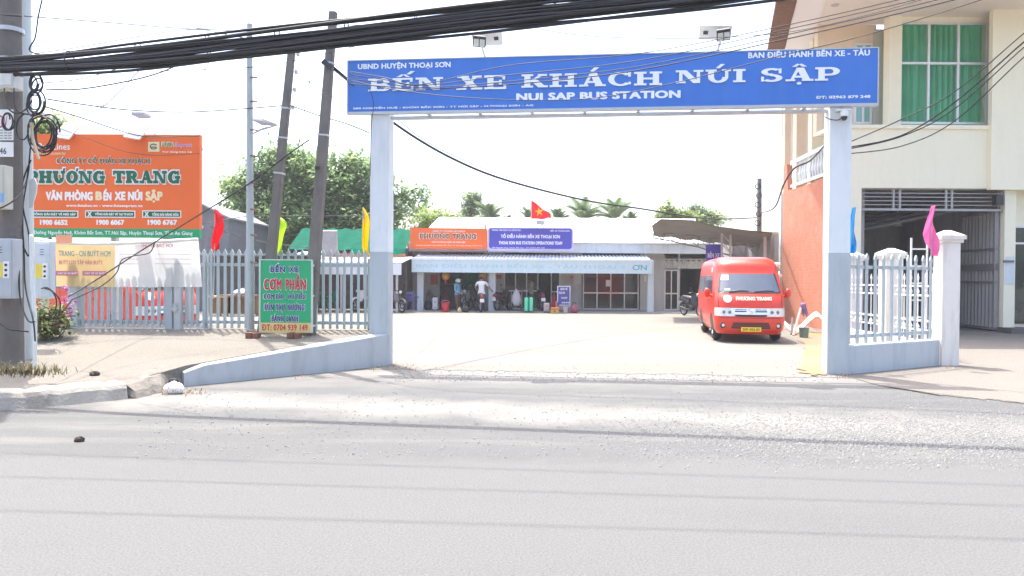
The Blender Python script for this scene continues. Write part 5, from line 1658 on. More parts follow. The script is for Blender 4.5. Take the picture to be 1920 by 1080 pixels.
fr.pbox(fp, fa1 + .0, fa1 + .05, fz0, fz1, -.30, -.26)
for z in (fz0 + .1, (fz0 + fz1) / 2, fz1 - .1): fr.pbox(fp, fa1 + .0, fa1 + .03, z, z + .03, -.26, -.05)
obj('frame', fr, mat('food_frame', (.52, .60, .55), .5, .1), fs_)
lines = [('BẾN XE', 507, 494, 560, 511, 'n'), ('CƠM PHẦN', 495, 514, 574, 544, 'r'), ('CƠM DĨA - HỦ TIẾU', 494, 547, 573, 561, 'n'), ('BÚN THỊT NƯỚNG', 496, 567, 571, 585, 'n'), ('BÁNH CANH', 509, 589, 559, 603, 'n')]
mb = MB()
for t_, x0, y0, x1, y1, c_ in lines: text_px(mb, t_, x0 - 1, y0 - 1, x1 + 1, y1 + 1, fp, .003, .085, .003, .12)
obj('letter_outline', mb, W_, fs_)
mb = MB()
for t_, x0, y0, x1, y1, c_ in lines:
    if c_ == 'n': text_px(mb, t_, x0, y0, x1, y1, fp, .012, .035, .003, .12)
obj('lettering', mb, mat('navy_letter', (.04, .02, .22), .5), fs_)
mb = MB(); text_px(mb, 'CƠM PHẦN', 495, 514, 574, 544, fp, .012, .05, .003, .12); text_px(mb, 'ĐT: 0704 939 149', 491, 608, 577, 620, fp, .004, .03, .003)
obj('lettering', mb, mat('red_letter', (.55, .015, .05), .5), fs_)
m_brick = mat('loose_brick', (.20, .09, .06), .95, var=.4, scale=12, bump=.4)
for px, lb in ((494, 'brick pair under the left foot of the green food sign'), (570, 'brick pair under the right foot of the green food sign')):
    p = G(px, 629, pave_z(13.4)); p.y = 13.42
    zz = pave_z(13.4)
    mb = MB().rbox(p.x - .11, p.x - .005, p.y - .1, p.y + .1, zz - .005, zz + .095, .008).rbox(p.x + .003, p.x + .10, p.y - .09, p.y + .11, zz - .005, zz + .085, .008)
    tag(obj('brick', mb, m_brick), lb, 'brick')

# ============================================================ FLAGS ON POLES
def pennant(label, Y, foot, top, rows, c, nm):
    """rows: (py, pxL, pxR) down the cloth"""
    a = P(*foot, Y); b = P(*top, Y)
    o = thing('pole_flag', label, 'flag', a, 0)
    obj('stick', MB().cyl(a, b, .011, n=6), m_steel, o)
    mb = MB(); k = len(mb.v); n_ = 10; sub = []
    for i in range(len(rows) - 1):
        for t in range(4): sub.append([rows[i][j] + (rows[i + 1][j] - rows[i][j]) * t / 4 for j in range(3)])
    sub.append(rows[-1])
    for i, (py, l, r_) in enumerate(sub):
        for j in range(n_ + 1):
            u = j / n_; p = P(l + (r_ - l) * u, py, Y); p.y += .09 * math.sin(u * 7 + i * .25) * (.3 + u) - .02
            mb.v.append(p)
    for i in range(len(sub) - 1):
        for j in range(n_):
            q = i * (n_ + 1) + j; mb.f.append([q, q + n_ + 1, q + n_ + 2, q + 1]); mb.mi.append(0)
    obj('cloth', mb, mat(nm, c, .7, var=.05, trans=.4), o, smooth=True)


pennant('plain red flag drooping from a stick above the iron fence', 14.3, (400, 560), (404, 390), [(393, 403, 406), (405, 401, 414), (425, 401, 419), (438, 399, 420), (450, 398, 417), (462, 398, 415), (470, 400, 410)], (.70, .012, .02), 'red_cloth')
pennant('lime yellow flag drooping beside the dark leaning pole', 14.3, (516, 560), (521, 404), [(405, 520, 522), (412, 519, 531), (422, 519, 538), (440, 518, 534), (458, 517, 533), (470, 516, 531), (476, 517, 526)], (.50, .78, .04), 'lime_cloth')
pennant('golden yellow flag drooping beside the left gate column', 14.3, (683, 560), (681, 388), [(390, 680, 682), (405, 680, 690), (420, 679, 693), (445, 679, 693), (465, 680, 693), (473, 682, 693), (478, 688, 693)], (.82, .55, .005), 'golden_cloth')
pennant('narrow sky blue flag hanging beside the right gate column', 13.6, (1601, 560), (1600, 388), [(389, 1599, 1600), (405, 1595, 1601), (430, 1594, 1602), (455, 1592, 1602), (475, 1592, 1598)], (.02, .30, .66), 'blue_cloth')
pennant('pink flag hanging in front of the white pillar', 14.2, (1744, 560), (1748, 386), [(386, 1747, 1749), (400, 1742, 1750), (420, 1735, 1751), (440, 1729, 1752), (455, 1732, 1754), (468, 1742, 1756), (480, 1746, 1754)], (.80, .17, .42), 'pink_cloth')


# ============================================================ VEHICLES
def lerp_tab(tab, z):
    if z <= tab[0][0]: return tab[0][1]
    for (a, x), (b, y) in zip(tab, tab[1:]):
        if z <= b: return x + (y - x) * (z - a) / (b - a)
    return tab[-1][1]


def car_paint(name, c):
    if name in _M: return _M[name]
    m = mat(name, c, .35, var=.03, coat=.25, dirt=.12, dirtc=tuple(x * .7 + .12 for x in c))
    return m


def make_van(label, loc, rz, paint, with_text=True):
    o = thing('minibus', label, 'minibus', loc, rz)
    YF = [(.22, .12), (.34, .02), (.55, 0), (.68, .02), (.92, .05), (1.10, .11), (1.26, .25), (1.75, .66), (1.82, .70), (2.0, .78), (2.12, .93), (2.2, 1.25)]
    WD = [(.22, .84), (.34, .91), (.6, .94), (1.2, .94), (1.75, .885), (2.0, .845), (2.12, .79), (2.2, .64)]
    YR = [(.22, 5.25), (.5, 5.36), (1.2, 5.36), (2.0, 5.22), (2.2, 5.0)]
    yf = lambda z: lerp_tab(YF, z); wd = lambda z: lerp_tab(WD, z); yr = lambda z: lerp_tab(YR, z)

    def fxy(x, z):
        w_ = wd(z); r_ = .30; ax = min(abs(x), w_ - 1e-4); y = yf(z) + .09 * (ax / w_) ** 2
        if ax > w_ - r_: y += r_ - math.sqrt(max(0, r_ * r_ - (ax - (w_ - r_)) ** 2))
        return y
    zs_ = [.22, .28, .34, .45, .55, .62, .68, .8, .92, 1.0, 1.10, 1.18, 1.26, 1.38, 1.5, 1.62, 1.75, 1.82, 1.92, 2.0, 2.06, 2.12, 2.17, 2.2]
    xs_ = [-1, -.985, -.95, -.9, -.82, -.7, -.55, -.35, -.15, 0, .15, .35, .55, .7, .82, .9, .95, .985, 1]
    mb = MB(); rings = []
    for z in zs_:
        w_ = wd(z); ring = [(u * w_, fxy(u * w_, z), z) for u in xs_]
        y1 = fxy(w_, z); y2 = yr(z)
        ring += [(w_, y1 + (y2 - .25 - y1) * k / 8, z) for k in range(1, 9)]
        ring += [(w_ - .06, y2 - .08, z), (w_ - .25, y2, z), (-w_ + .25, y2, z), (-w_ + .06, y2 - .08, z)]
        ring += [(-w_, y1 + (y2 - .25 - y1) * k / 8, z) for k in range(8, 0, -1)]
        rings.append(ring)
    n_ = len(rings[0]); vs = [p for r_ in rings for p in r_]; fs = []
    for i in range(len(rings) - 1):
        for j in range(n_):
            a = i * n_ + j; b = i * n_ + (j + 1) % n_; fs.append((a, b, b + n_, a + n_))
    fs.append(list(range(n_))[::-1]); fs.append([(len(rings) - 1) * n_ + j for j in range(n_)])
    mb.add(vs, fs)
    body = obj('body', mb, paint, o, local=True, smooth='auto')
    m_gl = mat('dark_car_glass', (.055, .075, .11), .06, spec=.8, var=.3, scale=1.5); m_chr = mat('chrome', (.72, .73, .75), .18, .9, var=.03)
    m_lamp = mat('head_lamp_glass', (.62, .62, .60), .12, .2, var=.3, scale=20); m_tr = mat('black_trim', (.02, .02, .022), .45)

    def fpatch(mb, xb0, xb1, zb, xt0, xt1, zt, d=.008, nx=10, nz=5):
        def fn(u, v):
            z = zb + (zt - zb) * v; x = (xb0 + (xb1 - xb0) * u) * (1 - v) + (xt0 + (xt1 - xt0) * u) * v
            return (x, fxy(x, z) - d, z + d * .4)
        k = len(mb.f); mb.grid(fn, nx, nz)
        return mb

    def spatch(mb, sgn, yb0, yb1, zb, yt0, yt1, zt, d=.006, ny=4, nz=4):
        def fn(u, v):
            z = zb + (zt - zb) * v; y = (yb0 + (yb1 - yb0) * u) * (1 - v) + (yt0 + (yt1 - yt0) * u) * v
            return (sgn * (wd(z) + d), y, z)
        return mb.grid(fn, ny, nz)
    ws = obj('windshield', fpatch(MB(), -.80, .80, 1.285, -.70, .70, 1.745, .010, 14, 6), m_gl, o, local=True, smooth=True)
    fpm = MB()
    for s_ in (-1, 1): fpatch(fpm, s_ * .84, s_ * .80, 1.27, s_ * .75, s_ * .70, 1.765, .012, 1, 6)
    fpatch(fpm, -.84, .84, 1.255, -.80, .80, 1.287, .013, 12, 1)
    obj('seal', fpm, m_tr, ws, local=True)
    wi = MB()
    for s_ in (-.55, .12): wi.tube([(s_, fxy(s_, 1.29) - .03, 1.295), (s_ + .28, fxy(s_ + .28, 1.32) - .03, 1.325), (s_ + .52, fxy(s_ + .52, 1.32) - .03, 1.312)], .012, 5)
    obj('wiper', wi, m_tr, o, local=True)
    stk = fpatch(MB(), -.74, -.54, 1.58, -.71, -.52, 1.71, .016, 2, 2); fpatch(stk, -.66, -.52, 1.32, -.65, -.51, 1.36, .016, 2, 2)
    obj('sticker', stk, mat('white_sticker', (0, 0, 0)), ws, local=True)
    for s_ in (-1, 1):
        w1 = spatch(MB(), s_, 0.95, 1.72, 1.26, 1.22, 1.72, 1.70); obj('side_window', w1, m_gl, o, local=True, smooth=True)
        for a, b in ((1.80, 3.2), (3.28, 4.95)): obj('side_window', spatch(MB(), s_, a, b, 1.26, a + .02, b - .05, 1.70), m_gl, o, local=True, smooth=True)
        se = MB()
        for y in (.98, 1.76, 3.24): spatch(se, s_, y, y + .012, .34, y + .02, y + .032, 1.78, .004, 1, 5)
        obj('door_seam', se, m_tr, body, local=True)
        ha = MB().box(s_ * .93, s_ * .965, 1.55, 1.72, 1.02, 1.05).box(s_ * .93, s_ * .965, 1.85, 2.02, 1.02, 1.05)
        obj('door_handle', ha, paint, o, local=True)
        mr = MB().ball((s_ * 1.09, .72, 1.25), (.085, .06, .125), 12, 8).tube([(s_ * .90, .82, 1.16), (s_ * 1.05, .76, 1.18)], .03, 6)
        obj('mirror', mr, paint, o, local=True, smooth=True)
        hl = fpatch(MB(), s_ * .42, s_ * .93, .67, s_ * .47, s_ * .932, .88, .010, 10, 3)
        h_ = obj('headlight', hl, m_lamp, o, local=True, smooth=True)
        bl = MB()
        for q in (.55, .70): bl.ball((s_ * q, fxy(s_ * q, .77) - .012, .775), (.045, .012, .045), 10, 6)
        obj('bulb', bl, mat('lamp_inner', (.16, .16, .17), .2), h_, local=True, smooth=True)
        fo = MB().lathe((0, 0, 0), [(.0, .012), (.075, .012), (.08, 0)][::-1], 14, Matrix.Translation((s_ * .72, fxy(s_ * .72, .44) - .002, .44)) @ Matrix.Rotation(R(90), 4, 'X'))
        f_ = obj('fog_lamp', fo, m_tr, o, local=True)
        obj('lens', MB().ball((s_ * .72, fxy(s_ * .72, .44) - .016, .44), (.042, .012, .042), 10, 6), m_lamp, f_, local=True, smooth=True)
        tl = MB(); tl.box(s_ * .80, s_ * .9, 5.3, 5.38, .8, 1.2); obj('tail_light', tl, mat('tail_red', (.4, .01, .01), .2), o, local=True)
        for y in (.98, 4.08):
            ar = MB(); 
            pts = [(y + .40 * math.cos(R(a)), .33 + .40 * math.sin(R(a))) for a in range(-15, 196, 15)]
            ar.add([(s_ * (wd(max(z, .23)) + .004), yy, max(z, .225)) for yy, z in pts] + [(s_ * .93, y, .3)], [(i, i + 1, len(pts)) for i in range(len(pts) - 1)])
            obj('wheel_arch', ar, m_tr, o, local=True)
            Mw = Matrix.Translation((s_ * .80, y, .33))
            wh = obj('wheel', MB().torus(Mw @ Matrix.Rotation(R(90), 4, 'Z'), .245, .085, 28, 10, .125), m_black, o, local=True, smooth=True)
            rm = MB(); Mx = Mw @ Matrix.Rotation(R(90), 4, 'Y')
            rm.lathe((0, 0, 0), [(.0, -.10), (.21, -.10), (.215, .10), (.17, .10), (.15, .05), (.06, .07), (.05, .11), (0, .11)] if s_ > 0 else [(0, -.11), (.05, -.11), (.06, -.07), (.15, -.05), (.17, -.10), (.215, -.10), (.21, .10), (0, .10)], 18, Mx)
            obj('rim', rm, m_chr, wh, local=True, smooth='auto')
    gr = fpatch(MB(), -.47, .47, .715, -.50, .50, .875, .011, 10, 3); g_ = obj('grille', gr, m_chr, o, local=True, smooth=True)
    sl = MB()
    for s_ in (-1, 1): fpatch(sl, s_ * .10, s_ * .42, .775, s_ * .13, s_ * .42, .805, .015, 5, 1); fpatch(sl, s_ * .10, s_ * .42, .825, s_ * .12, s_ * .40, .842, .015, 5, 1)
    fpatch(sl, -.38, .38, .66, -.40, .40, .705, .013, 8, 2)
    obj('grille_slot', sl, m_tr, g_, local=True)
    hs = fpatch(MB(), -.78, .78, 1.205, -.77, .77, 1.215, .004, 14, 1); fpatch(hs, -.90, .90, .625, -.90, .90, .635, .004, 16, 1); fpatch(hs, -.84, -.82, .90, -.86, -.84, 1.2, .004, 1, 5); fpatch(hs, .82, .84, .90, .84, .86, 1.2, .004, 1, 5)
    obj('panel_gap', hs, mat('panel_gap_shade', (.10, .012, .01), .6), body, local=True)
    em = MB()
    for s_ in (-1, 1): em.tube([(-.07 * s_, fxy(0, .80) - .02, .755), (.07 * s_, fxy(0, .80) - .02, .85)], .014, 6)
    obj('emblem', em, m_chr, g_, local=True)
    it = fpatch(MB(), -.52, .52, .36, -.46, .46, .52, .006, 10, 3); i_ = obj('air_intake', it, m_tr, o, local=True)
    br = MB()
    for z in (.40, .44, .48): fpatch(br, -.48, .48, z, -.48, .48, z + .013, .011, 8, 1)
    obj('intake_bar', br, mat('dark_red_trim', (.25, .012, .012), .4), i_, local=True)
    pl_ = MB().box(-.26, .26, -.035, -.015, .295, .405); p_ = obj('number_plate', pl_, mat('yellow_plate', (.80, .55, .02), .5), o, local=True)
    pp = Plane((0, -.035), (1, 0)); tb = MB(); vs, fs = glyphs('50F-006.85', .02); fit(tb, vs, fs, -.22, .22, .318, .382, pp, .001, .003); obj('plate_lettering', tb, m_tr, p_, local=True)

    def htext(body_, x0, x1, z0, z1, m_, bd):
        vs, fs = glyphs(body_, bd); bx0 = min(v.x for v in vs); bx1 = max(v.x for v in vs); by0 = min(v.y for v in vs); by1 = max(v.y for v in vs)
        out = []
        for v in vs:
            x = x0 + (v.x - bx0) / (bx1 - bx0) * (x1 - x0); z = z0 + (v.y - by0) / (by1 - by0) * (z1 - z0); out.append((x, fxy(x, z) - .012 - v.z * .2, z))
        obj('lettering', MB().add(out, fs), m_, body, local=True)
    o.scale = (.93, 1, 1)
    if with_text: htext('PHƯƠNG TRANG', -.38, .56, 1.07, 1.17, mat('hood_letter', (.80, .60, .45), .5), .06)
    bd = MB(); q = 20; cx = -.60
    bd.add([(cx, fxy(cx, 1.11) - .014, 1.11)] + [(cx + .11 * math.cos(k * 6.2832 / q), fxy(cx + .11 * math.cos(k * 6.2832 / q), 1.11 + .095 * math.sin(k * 6.2832 / q)) - .014, 1.11 + .095 * math.sin(k * 6.2832 / q)) for k in range(q)], [(0, k + 1, (k + 1) % q + 1) for k in range(q)])
    obj('round_badge', bd, mat('badge_white', (.78, .78, .74), .5), body, local=True)
    vent = MB(); 
    for s_ in (-1, 1): spatch(vent, s_, 1.35, 1.58, 1.80, 1.36, 1.57, 1.92, .005, 1, 1)
    obj('roof_vent', vent, mat('badge_white', (0, 0, 0)), body, local=True)
    return o


m_red = car_paint('red_car_paint', (.62, .03, .008))
fl_ = G(1340, 638); fr_ = G(1455, 640)
fc = (fl_ + fr_) / 2; ang = math.atan2(-.165, 1)   # heading
hd = Vector((.155, .988, 0))
base = fc - hd * .98
make_van('red high roof minibus parked facing the camera under the canopy edge', (base.x, base.y, 0.012), math.atan2(-hd.x, hd.y), m_red)
make_van('red minibus parked behind the sliding gate and translucent banner', (-7.97, 18.2, 0.012), R(60), m_red, False)


# ---- motorbikes
def make_bike(label, loc, rz, body_c, nm, box=None, group=None):
    o = thing('motorbike', label, 'motorbike', loc, rz, group)
    mt = mat('bike_' + nm, body_c, .3, var=.1, coat=.4); dk = m_dark
    for y, nmw in ((-.62, 0), (.62, 1)):
        M_ = Matrix.Translation((0, y, .29)) @ Matrix.Rotation(R(90), 4, 'Z')
        wh = obj('wheel', MB().torus(M_, .25, .04, 24, 8, .045), m_black, o, local=True, smooth=True)
        rm = MB().torus(M_, .205, .014, 24, 6)
        for k in range(6): a = R(60 * k); rm.cyl((0, y, .29), (0, y + .205 * math.cos(a), .29 + .205 * math.sin(a)), .009, n=5)
        rm.cyl((-.06, y, .29), (.06, y, .29), .03, n=8)
        obj('rim', rm, m_steel, wh, local=True)
    fr = MB().tube(catmull([(0, .40, .95), (0, .36, .62), (0, .12, .42), (0, -.15, .45), (0, -.45, .62), (0, -.72, .72)], 5), [.04] * 5 + [.06] * 8 + [.07] * 8 + [.05] * 5, 8)
    for s_ in (-1, 1): fr.cyl((s_ * .08, .62, .29), (s_ * .05, .42, .92), .022, n=6).cyl((s_ * .09, -.62, .29), (s_ * .08, -.45, .66), .022, n=6)
    fr.rbox(-.1, .1, -.16, .14, .24, .45, .05)
    fr.tube([(.13, .1, .27), (.14, -.3, .30), (.15, -.72, .38)], [.02, .04, .045], 8)
    obj('frame', fr, dk, o, local=True, smooth='auto')
    fa = MB()
    fa.grid(lambda u, v: ((u - .5) * (.30 + .14 * math.sin(v * 3.1)), .46 - .16 * abs(u - .5) * 2 - .12 * v + .03, .45 + .52 * v), 8, 8)
    fa.tube(catmull([(0, -.12, .60), (0, -.40, .66), (0, -.68, .74), (0, -.84, .80)], 5), [.10, .11, .12, .12, .12, .13, .13, .13, .12, .12, .11, .10, .09, .08, .06, .04], 10)
    obj('fairing', fa, mt, o, local=True, smooth=True)
    obj('seat', MB().tube(catmull([(0, .02, .74), (0, -.2, .76), (0, -.45, .79), (0, -.75, .83)], 5), [.06, .09, .11, .12, .12, .12, .12, .12, .12, .12, .11, .1, .1, .09, .08, .05], 10), dk, o, local=True, smooth=True)
    mg = MB()
    for y, a0, a1 in ((.62, 25, 150), (-.62, 40, 170)): mg.tube([(0, y + .315 * math.cos(R(a)) * (1 if y > 0 else 1), .29 + .315 * math.sin(R(a))) for a in range(a0, a1, 12)], .055, 6)
    obj('mudguard', mg, mt if y > 0 else mt, o, local=True, smooth=True)
    hb = MB().tube(catmull([(-.33, .28, 1.0), (-.2, .34, 1.02), (0, .40, .96), (.2, .34, 1.02), (.33, .28, 1.0)], 4), .018, 6)
    for s_ in (-1, 1): hb.cyl((s_ * .24, .34, 1.01), (s_ * .30, .34, 1.2), .008, n=5).ball((s_ * .32, .34, 1.23), (.06, .015, .04), 8, 6)
    obj('handlebar', hb, dk, o, local=True)
    obj('headlight', MB().ball((0, .48, .92), (.09, .06, .08), 10, 8), mat('head_lamp_glass', (0, 0, 0)), o, local=True, smooth=True)
    obj('tail_light', MB().rbox(-.09, .09, -.90, -.82, .70, .78, .02), mat('tail_red', (0, 0, 0)), o, local=True)
    obj('number_plate', MB().box(-.10, .10, -.93, -.92, .48, .64, Matrix.Rotation(R(0), 4, 'X')), mat('white_plate', (.76, .76, .74), .5), o, local=True)
    if box:
        bx = obj('delivery_box', MB().rbox(-.26, .26, -.98, -.42, .86, 1.36, .05), mat('box_' + nm, box, .6, var=.08), o, local=True)
        bw_ = MB()
        for s_ in (-1, 1): bw_.box(s_ * .262, s_ * .266, -.86, -.54, 1.02, 1.06).box(s_ * .262, s_ * .266, -.80, -.60, 1.12, 1.22)
        bw_.box(-.16, .16, -.985, -.981, 1.02, 1.2)
        obj('print', bw_, W_, bx, local=True)
    return o


gy = lambda px, py: G(px, py)
def ground_at(px, Y, z=.05): p = P(px, 500, Y); return (p.x, Y, z)
make_bike('dark motorbike with white plate below the man in white shirt', ground_at(898, 36.2, .012), R(12), (.05, .045, .05), 'dark')
make_bike('dark red motorbike parked left of the white sack load', ground_at(944, 37.2), R(-28), (.10, .02, .03), 'darkred')
make_bike('dark motorbike with white plate right of the green suitcase', ground_at(1014, 37.2), R(6), (.07, .03, .05), 'plum')
make_bike('grey motorbike facing the road behind the person in blue', ground_at(876, 37.2), R(168), (.16, .16, .17), 'grey')
make_bike('white and red motorbike seen through the fence in the food stall', ground_at(682, 35.4), R(155), (.55, .50, .50), 'white')
make_bike('motorbike with big red delivery box beside the left gate column', ground_at(740, 35.3, .012), R(-138), (.16, .14, .14), 'silver', (.62, .035, .05))
make_bike('dark motorbike parked beside the red high roof minibus', ground_at(1298, 33.6, .012), R(-160), (.04, .04, .045), 'black')


# ============================================================ PEOPLE
def skin_body(name, joints, bones, mats, pick, parent, loc, rz):
    names = list(joints); idx = {k: i for i, k in enumerate(names)}
    me = bpy.data.meshes.new(name + '_cage')
    me.from_pydata([joints[k][0] for k in names], [(idx[a], idx[b]) for a, b in bones], [])
    t = bpy.data.objects.new(name + '_cage', me); col.objects.link(t)
    t.modifiers.new('skin', 'SKIN'); sv = me.skin_vertices[0].data
    for k in names:
        r_ = joints[k][1]; sv[idx[k]].radius = (r_, r_) if not isinstance(r_, tuple) else r_
        sv[idx[k]].use_root = (k == 'pelvis')
    s_ = t.modifiers.new('sub', 'SUBSURF'); s_.levels = 2; s_.render_levels = 2
    dg = bpy.context.evaluated_depsgraph_get()
    m2 = bpy.data.meshes.new_from_object(t.evaluated_get(dg))
    bpy.data.objects.remove(t, do_unlink=True); bpy.data.meshes.remove(me)
    m2.materials.clear()
    for m_ in mats: m2.materials.append(m_)
    for p in m2.polygons: p.material_index = pick(p.center); p.use_smooth = True
    o = bpy.data.objects.new(name, m2); col.objects.link(o); o.location = loc; o.rotation_euler = (0, 0, rz)
    return o


m_skin = mat('skin', (.34, .19, .12), .6, var=.05); m_hair = mat('black_hair', (.012, .010, .010), .6)


def hand(j, bones, side, wrist, d, down, r_=.011):
    """five short finger chains rooted in the palm"""
    d = Vector(d).normalized(); down = Vector(down).normalized(); sp = d.cross(down).normalized()
    wv = Vector(wrist); pm = wv + d * .07
    j[side + 'palm'] = (tuple(pm), (.034, .022)); bones.append((side + 'wrist', side + 'palm'))
    for k, (off, ln) in enumerate(((-.027, .062), (-.009, .075), (.009, .07), (.027, .055))):
        a = pm + sp * off + d * .03; b = a + d * ln * .6; c = b + (d * .6 + down * .8).normalized() * ln * .55
        for q, v in enumerate((a, b, c)): j['%sf%d%d' % (side, k, q)] = (tuple(v), r_ if q < 2 else r_ * .8)
        bones += [(side + 'palm', '%sf%d0' % (side, k)), ('%sf%d0' % (side, k), '%sf%d1' % (side, k)), ('%sf%d1' % (side, k), '%sf%d2' % (side, k))]
    a = pm - sp * .035 - d * .03; b = a - sp * .03 + d * .035
    j[side + 't0'] = (tuple(a), r_ * 1.1); j[side + 't1'] = (tuple(b), r_ * .9)
    bones += [(side + 'palm', side + 't0'), (side + 't0', side + 't1')]


def person(label, loc, rz, H, pose, shirt, trouser, shirt_long, hat=None, mask=False, hair=True, barefoot=False):
    """faces local -y; pose overrides joints (fractions of height)"""
    j = {'pelvis': ((0, 0, .53), .085), 'belly': ((0, -.004, .60), .078), 'chest': ((0, 0, .71), .092), 'upper': ((0, .005, .775), .080), 'neck': ((0, .0, .84), .031),
         'head': ((0, -.012, .905), .052), 'crown': ((0, -.008, .955), .046)}
    b = [('pelvis', 'belly'), ('belly', 'chest'), ('chest', 'upper'), ('upper', 'neck'), ('neck', 'head'), ('head', 'crown')]
    for s_, q in (('l', -1), ('r', 1)):
        j.update({s_ + 'sho': ((q * .115, .005, .80), .040), s_ + 'elb': ((q * .155, .02, .635), .027), s_ + 'wrist': ((q * .165, -.03, .50), .018),
                  s_ + 'hip': ((q * .055, 0, .49), .065), s_ + 'knee': ((q * .06, -.01, .275), .042), s_ + 'ank': ((q * .065, .01, .045), .026), s_ + 'toe': ((q * .075, -.09, .018), .020)})
        b += [('upper', s_ + 'sho'), (s_ + 'sho', s_ + 'elb'), (s_ + 'elb', s_ + 'wrist'), ('pelvis', s_ + 'hip'), (s_ + 'hip', s_ + 'knee'), (s_ + 'knee', s_ + 'ank'), (s_ + 'ank', s_ + 'toe')]
    for k, v in pose.items(): j[k] = (v, j[k][1])
    sc = {k: (tuple(x * H for x in v[0]), v[1] * H if not isinstance(v[1], tuple) else v[1]) for k, v in j.items()}
    for s_ in ('l', 'r'):
        w_ = Vector(sc[s_ + 'wrist'][0]); e_ = Vector(sc[s_ + 'elb'][0]); hand(sc, b, s_, w_, w_ - e_, (0, -1, -.3))
    hipz = sc['pelvis'][0][2]; el = {s_: Vector(sc[s_ + 'elb'][0]) for s_ in 'lr'}; wr = {s_: Vector(sc[s_ + 'wrist'][0]) for s_ in 'lr'}; sh_ = {s_: Vector(sc[s_ + 'sho'][0]) for s_ in 'lr'}
    nk = Vector(sc['neck'][0]); hd_ = Vector(sc['head'][0])

    def seg(p, a, c):
        d = c - a; t = max(0, min(1, (p - a).dot(d) / d.length_squared)); return (p - a - d * t).length, t

    def pick(p):
        best = (9, 0)
        if (p - nk).dot(hd_ - nk) > 0 and (p - hd_).length < .3: return 0
        for s_ in 'lr':
            d1, t1 = seg(p, sh_[s_], el[s_]); d2, t2 = seg(p, el[s_], wr[s_]); d3 = (p - wr[s_] - (wr[s_] - el[s_]).normalized() * .1).length
            if d3 < .12 and d3 < d1: return 0
            if d2 < .07 and p.z < sh_[s_].z: return 1 if shirt_long and t2 < .93 else 0
            if d1 < .07 and abs(p.x) > .1 * H: return 1 if (shirt_long or t1 < .55) else 0
        if p.z > hipz - .035 * H: return 1
        if p.z < .05 * H: return 3
        return 2
    o = skin_body('person', sc, b, [m_skin, shirt, trouser, m_skin if barefoot else m_dark], pick, None, loc, rz)
    tag(o, label, 'person')
    hv = Vector(sc['head'][0]); cv = Vector(sc['crown'][0]); up = (cv - hv).normalized(); f_ = Vector((0, -1, 0)) - up * Vector((0, -1, 0)).dot(up); f_.normalize(); rt = f_.cross(up)
    Mh = Matrix.Identity(4); Mh.col[0] = (*rt, 0); Mh.col[1] = (*(-f_), 0); Mh.col[2] = (*up, 0); Mh.col[3] = (*hv, 1)
    k = H / 1.7
    fc_ = MB()
    for q in (-1, 1): fc_.ball((q * .034 * k, -.088 * k, .018 * k), (.013, .008, .008), 8, 5, Mh)
    obj('eyes', fc_, m_dark, o, local=True)
    no_ = MB().ball((0, -.098 * k, -.01 * k), (.014, .018, .024), 8, 6, Mh)
    for q in (-1, 1): no_.ball((q * .088 * k, .005, .0), (.014, .022, .032), 8, 6, Mh)
    obj('face', no_, m_skin, o, local=True, smooth=True)
    if mask: obj('mask', MB().ball((0, -.065 * k, -.038 * k), (.066 * k, .05 * k, .05 * k), 12, 8, Mh), mat('white_mask', (.78, .78, .78), .8), o, local=True, smooth=True)
    else: obj('mouth', MB().ball((0, -.092 * k, -.048 * k), (.024, .008, .006), 8, 5, Mh), mat('lips', (.25, .09, .07), .6), o, local=True)
    if hair: obj('hair', MB().ball((0, .018 * k, .045 * k), (.102 * k, .108 * k, .095 * k), 16, 10, Mh), m_hair, o, local=True, smooth=True)
    if hat:
        h_ = obj('helmet', MB().ball((0, .01, .05 * k), (.125 * k, .140 * k, .105 * k), 16, 10, Mh), hat, o, local=True, smooth=True)
        obj('visor', MB().box(-.09 * k, .09 * k, -.19 * k, -.1 * k, .03 * k, .042 * k, Mh), hat, h_, local=True)
    return o


m_tshirt = mat('white_cotton', (.72, .72, .74), .9, var=.04); m_jean = mat('navy_denim', (.035, .04, .075), .9, var=.15); m_bluej = mat('light_blue_jacket', (.13, .30, .42), .85, var=.08)
m_brownt = mat('brown_patterned_cloth', (.16, .075, .05), .9, var=.4, scale=18); m_khaki = mat('khaki_shirt', (.24, .22, .17), .9, var=.08); m_darkt = mat('dark_trousers', (.05, .05, .055), .9)
person('man in white t-shirt and dark jeans standing over a motorbike, back turned', ground_at(903, 36.05, .0), R(172), 1.74,
       {'lwrist': (-.24, -.20, .60), 'lelb': (-.20, -.10, .66), 'relb': (.18, -.06, .66), 'rwrist': (.14, -.22, .62), 'head': (.03, -.05, .895), 'crown': (.035, -.065, .945), 'neck': (.01, -.02, .835), 'upper': (0, -.02, .775),
        'lknee': (-.10, -.03, .28), 'lank': (-.11, .04, .045), 'ltoe': (-.12, -.06, .018), 'rknee': (.12, -.04, .27), 'rank': (.13, .05, .045), 'rtoe': (.14, -.05, .018)}, m_tshirt, m_jean, False)
person('person in light blue jacket and pale helmet wearing a white mask', ground_at(858, 36.3, .05), R(62), 1.55,
       {'lwrist': (-.12, -.16, .56), 'lelb': (-.15, .0, .62), 'rwrist': (.10, -.18, .56), 'relb': (.15, -.02, .62), 'head': (0, -.03, .90), 'lank': (-.06, -.05, .045), 'ltoe': (-.07, -.15, .018), 'rank': (.06, .07, .045), 'rtoe': (.07, -.02, .018)},
       m_bluej, m_brownt, True, hat=mat('pale_helmet', (.52, .58, .56), .3), mask=True, barefoot=True)
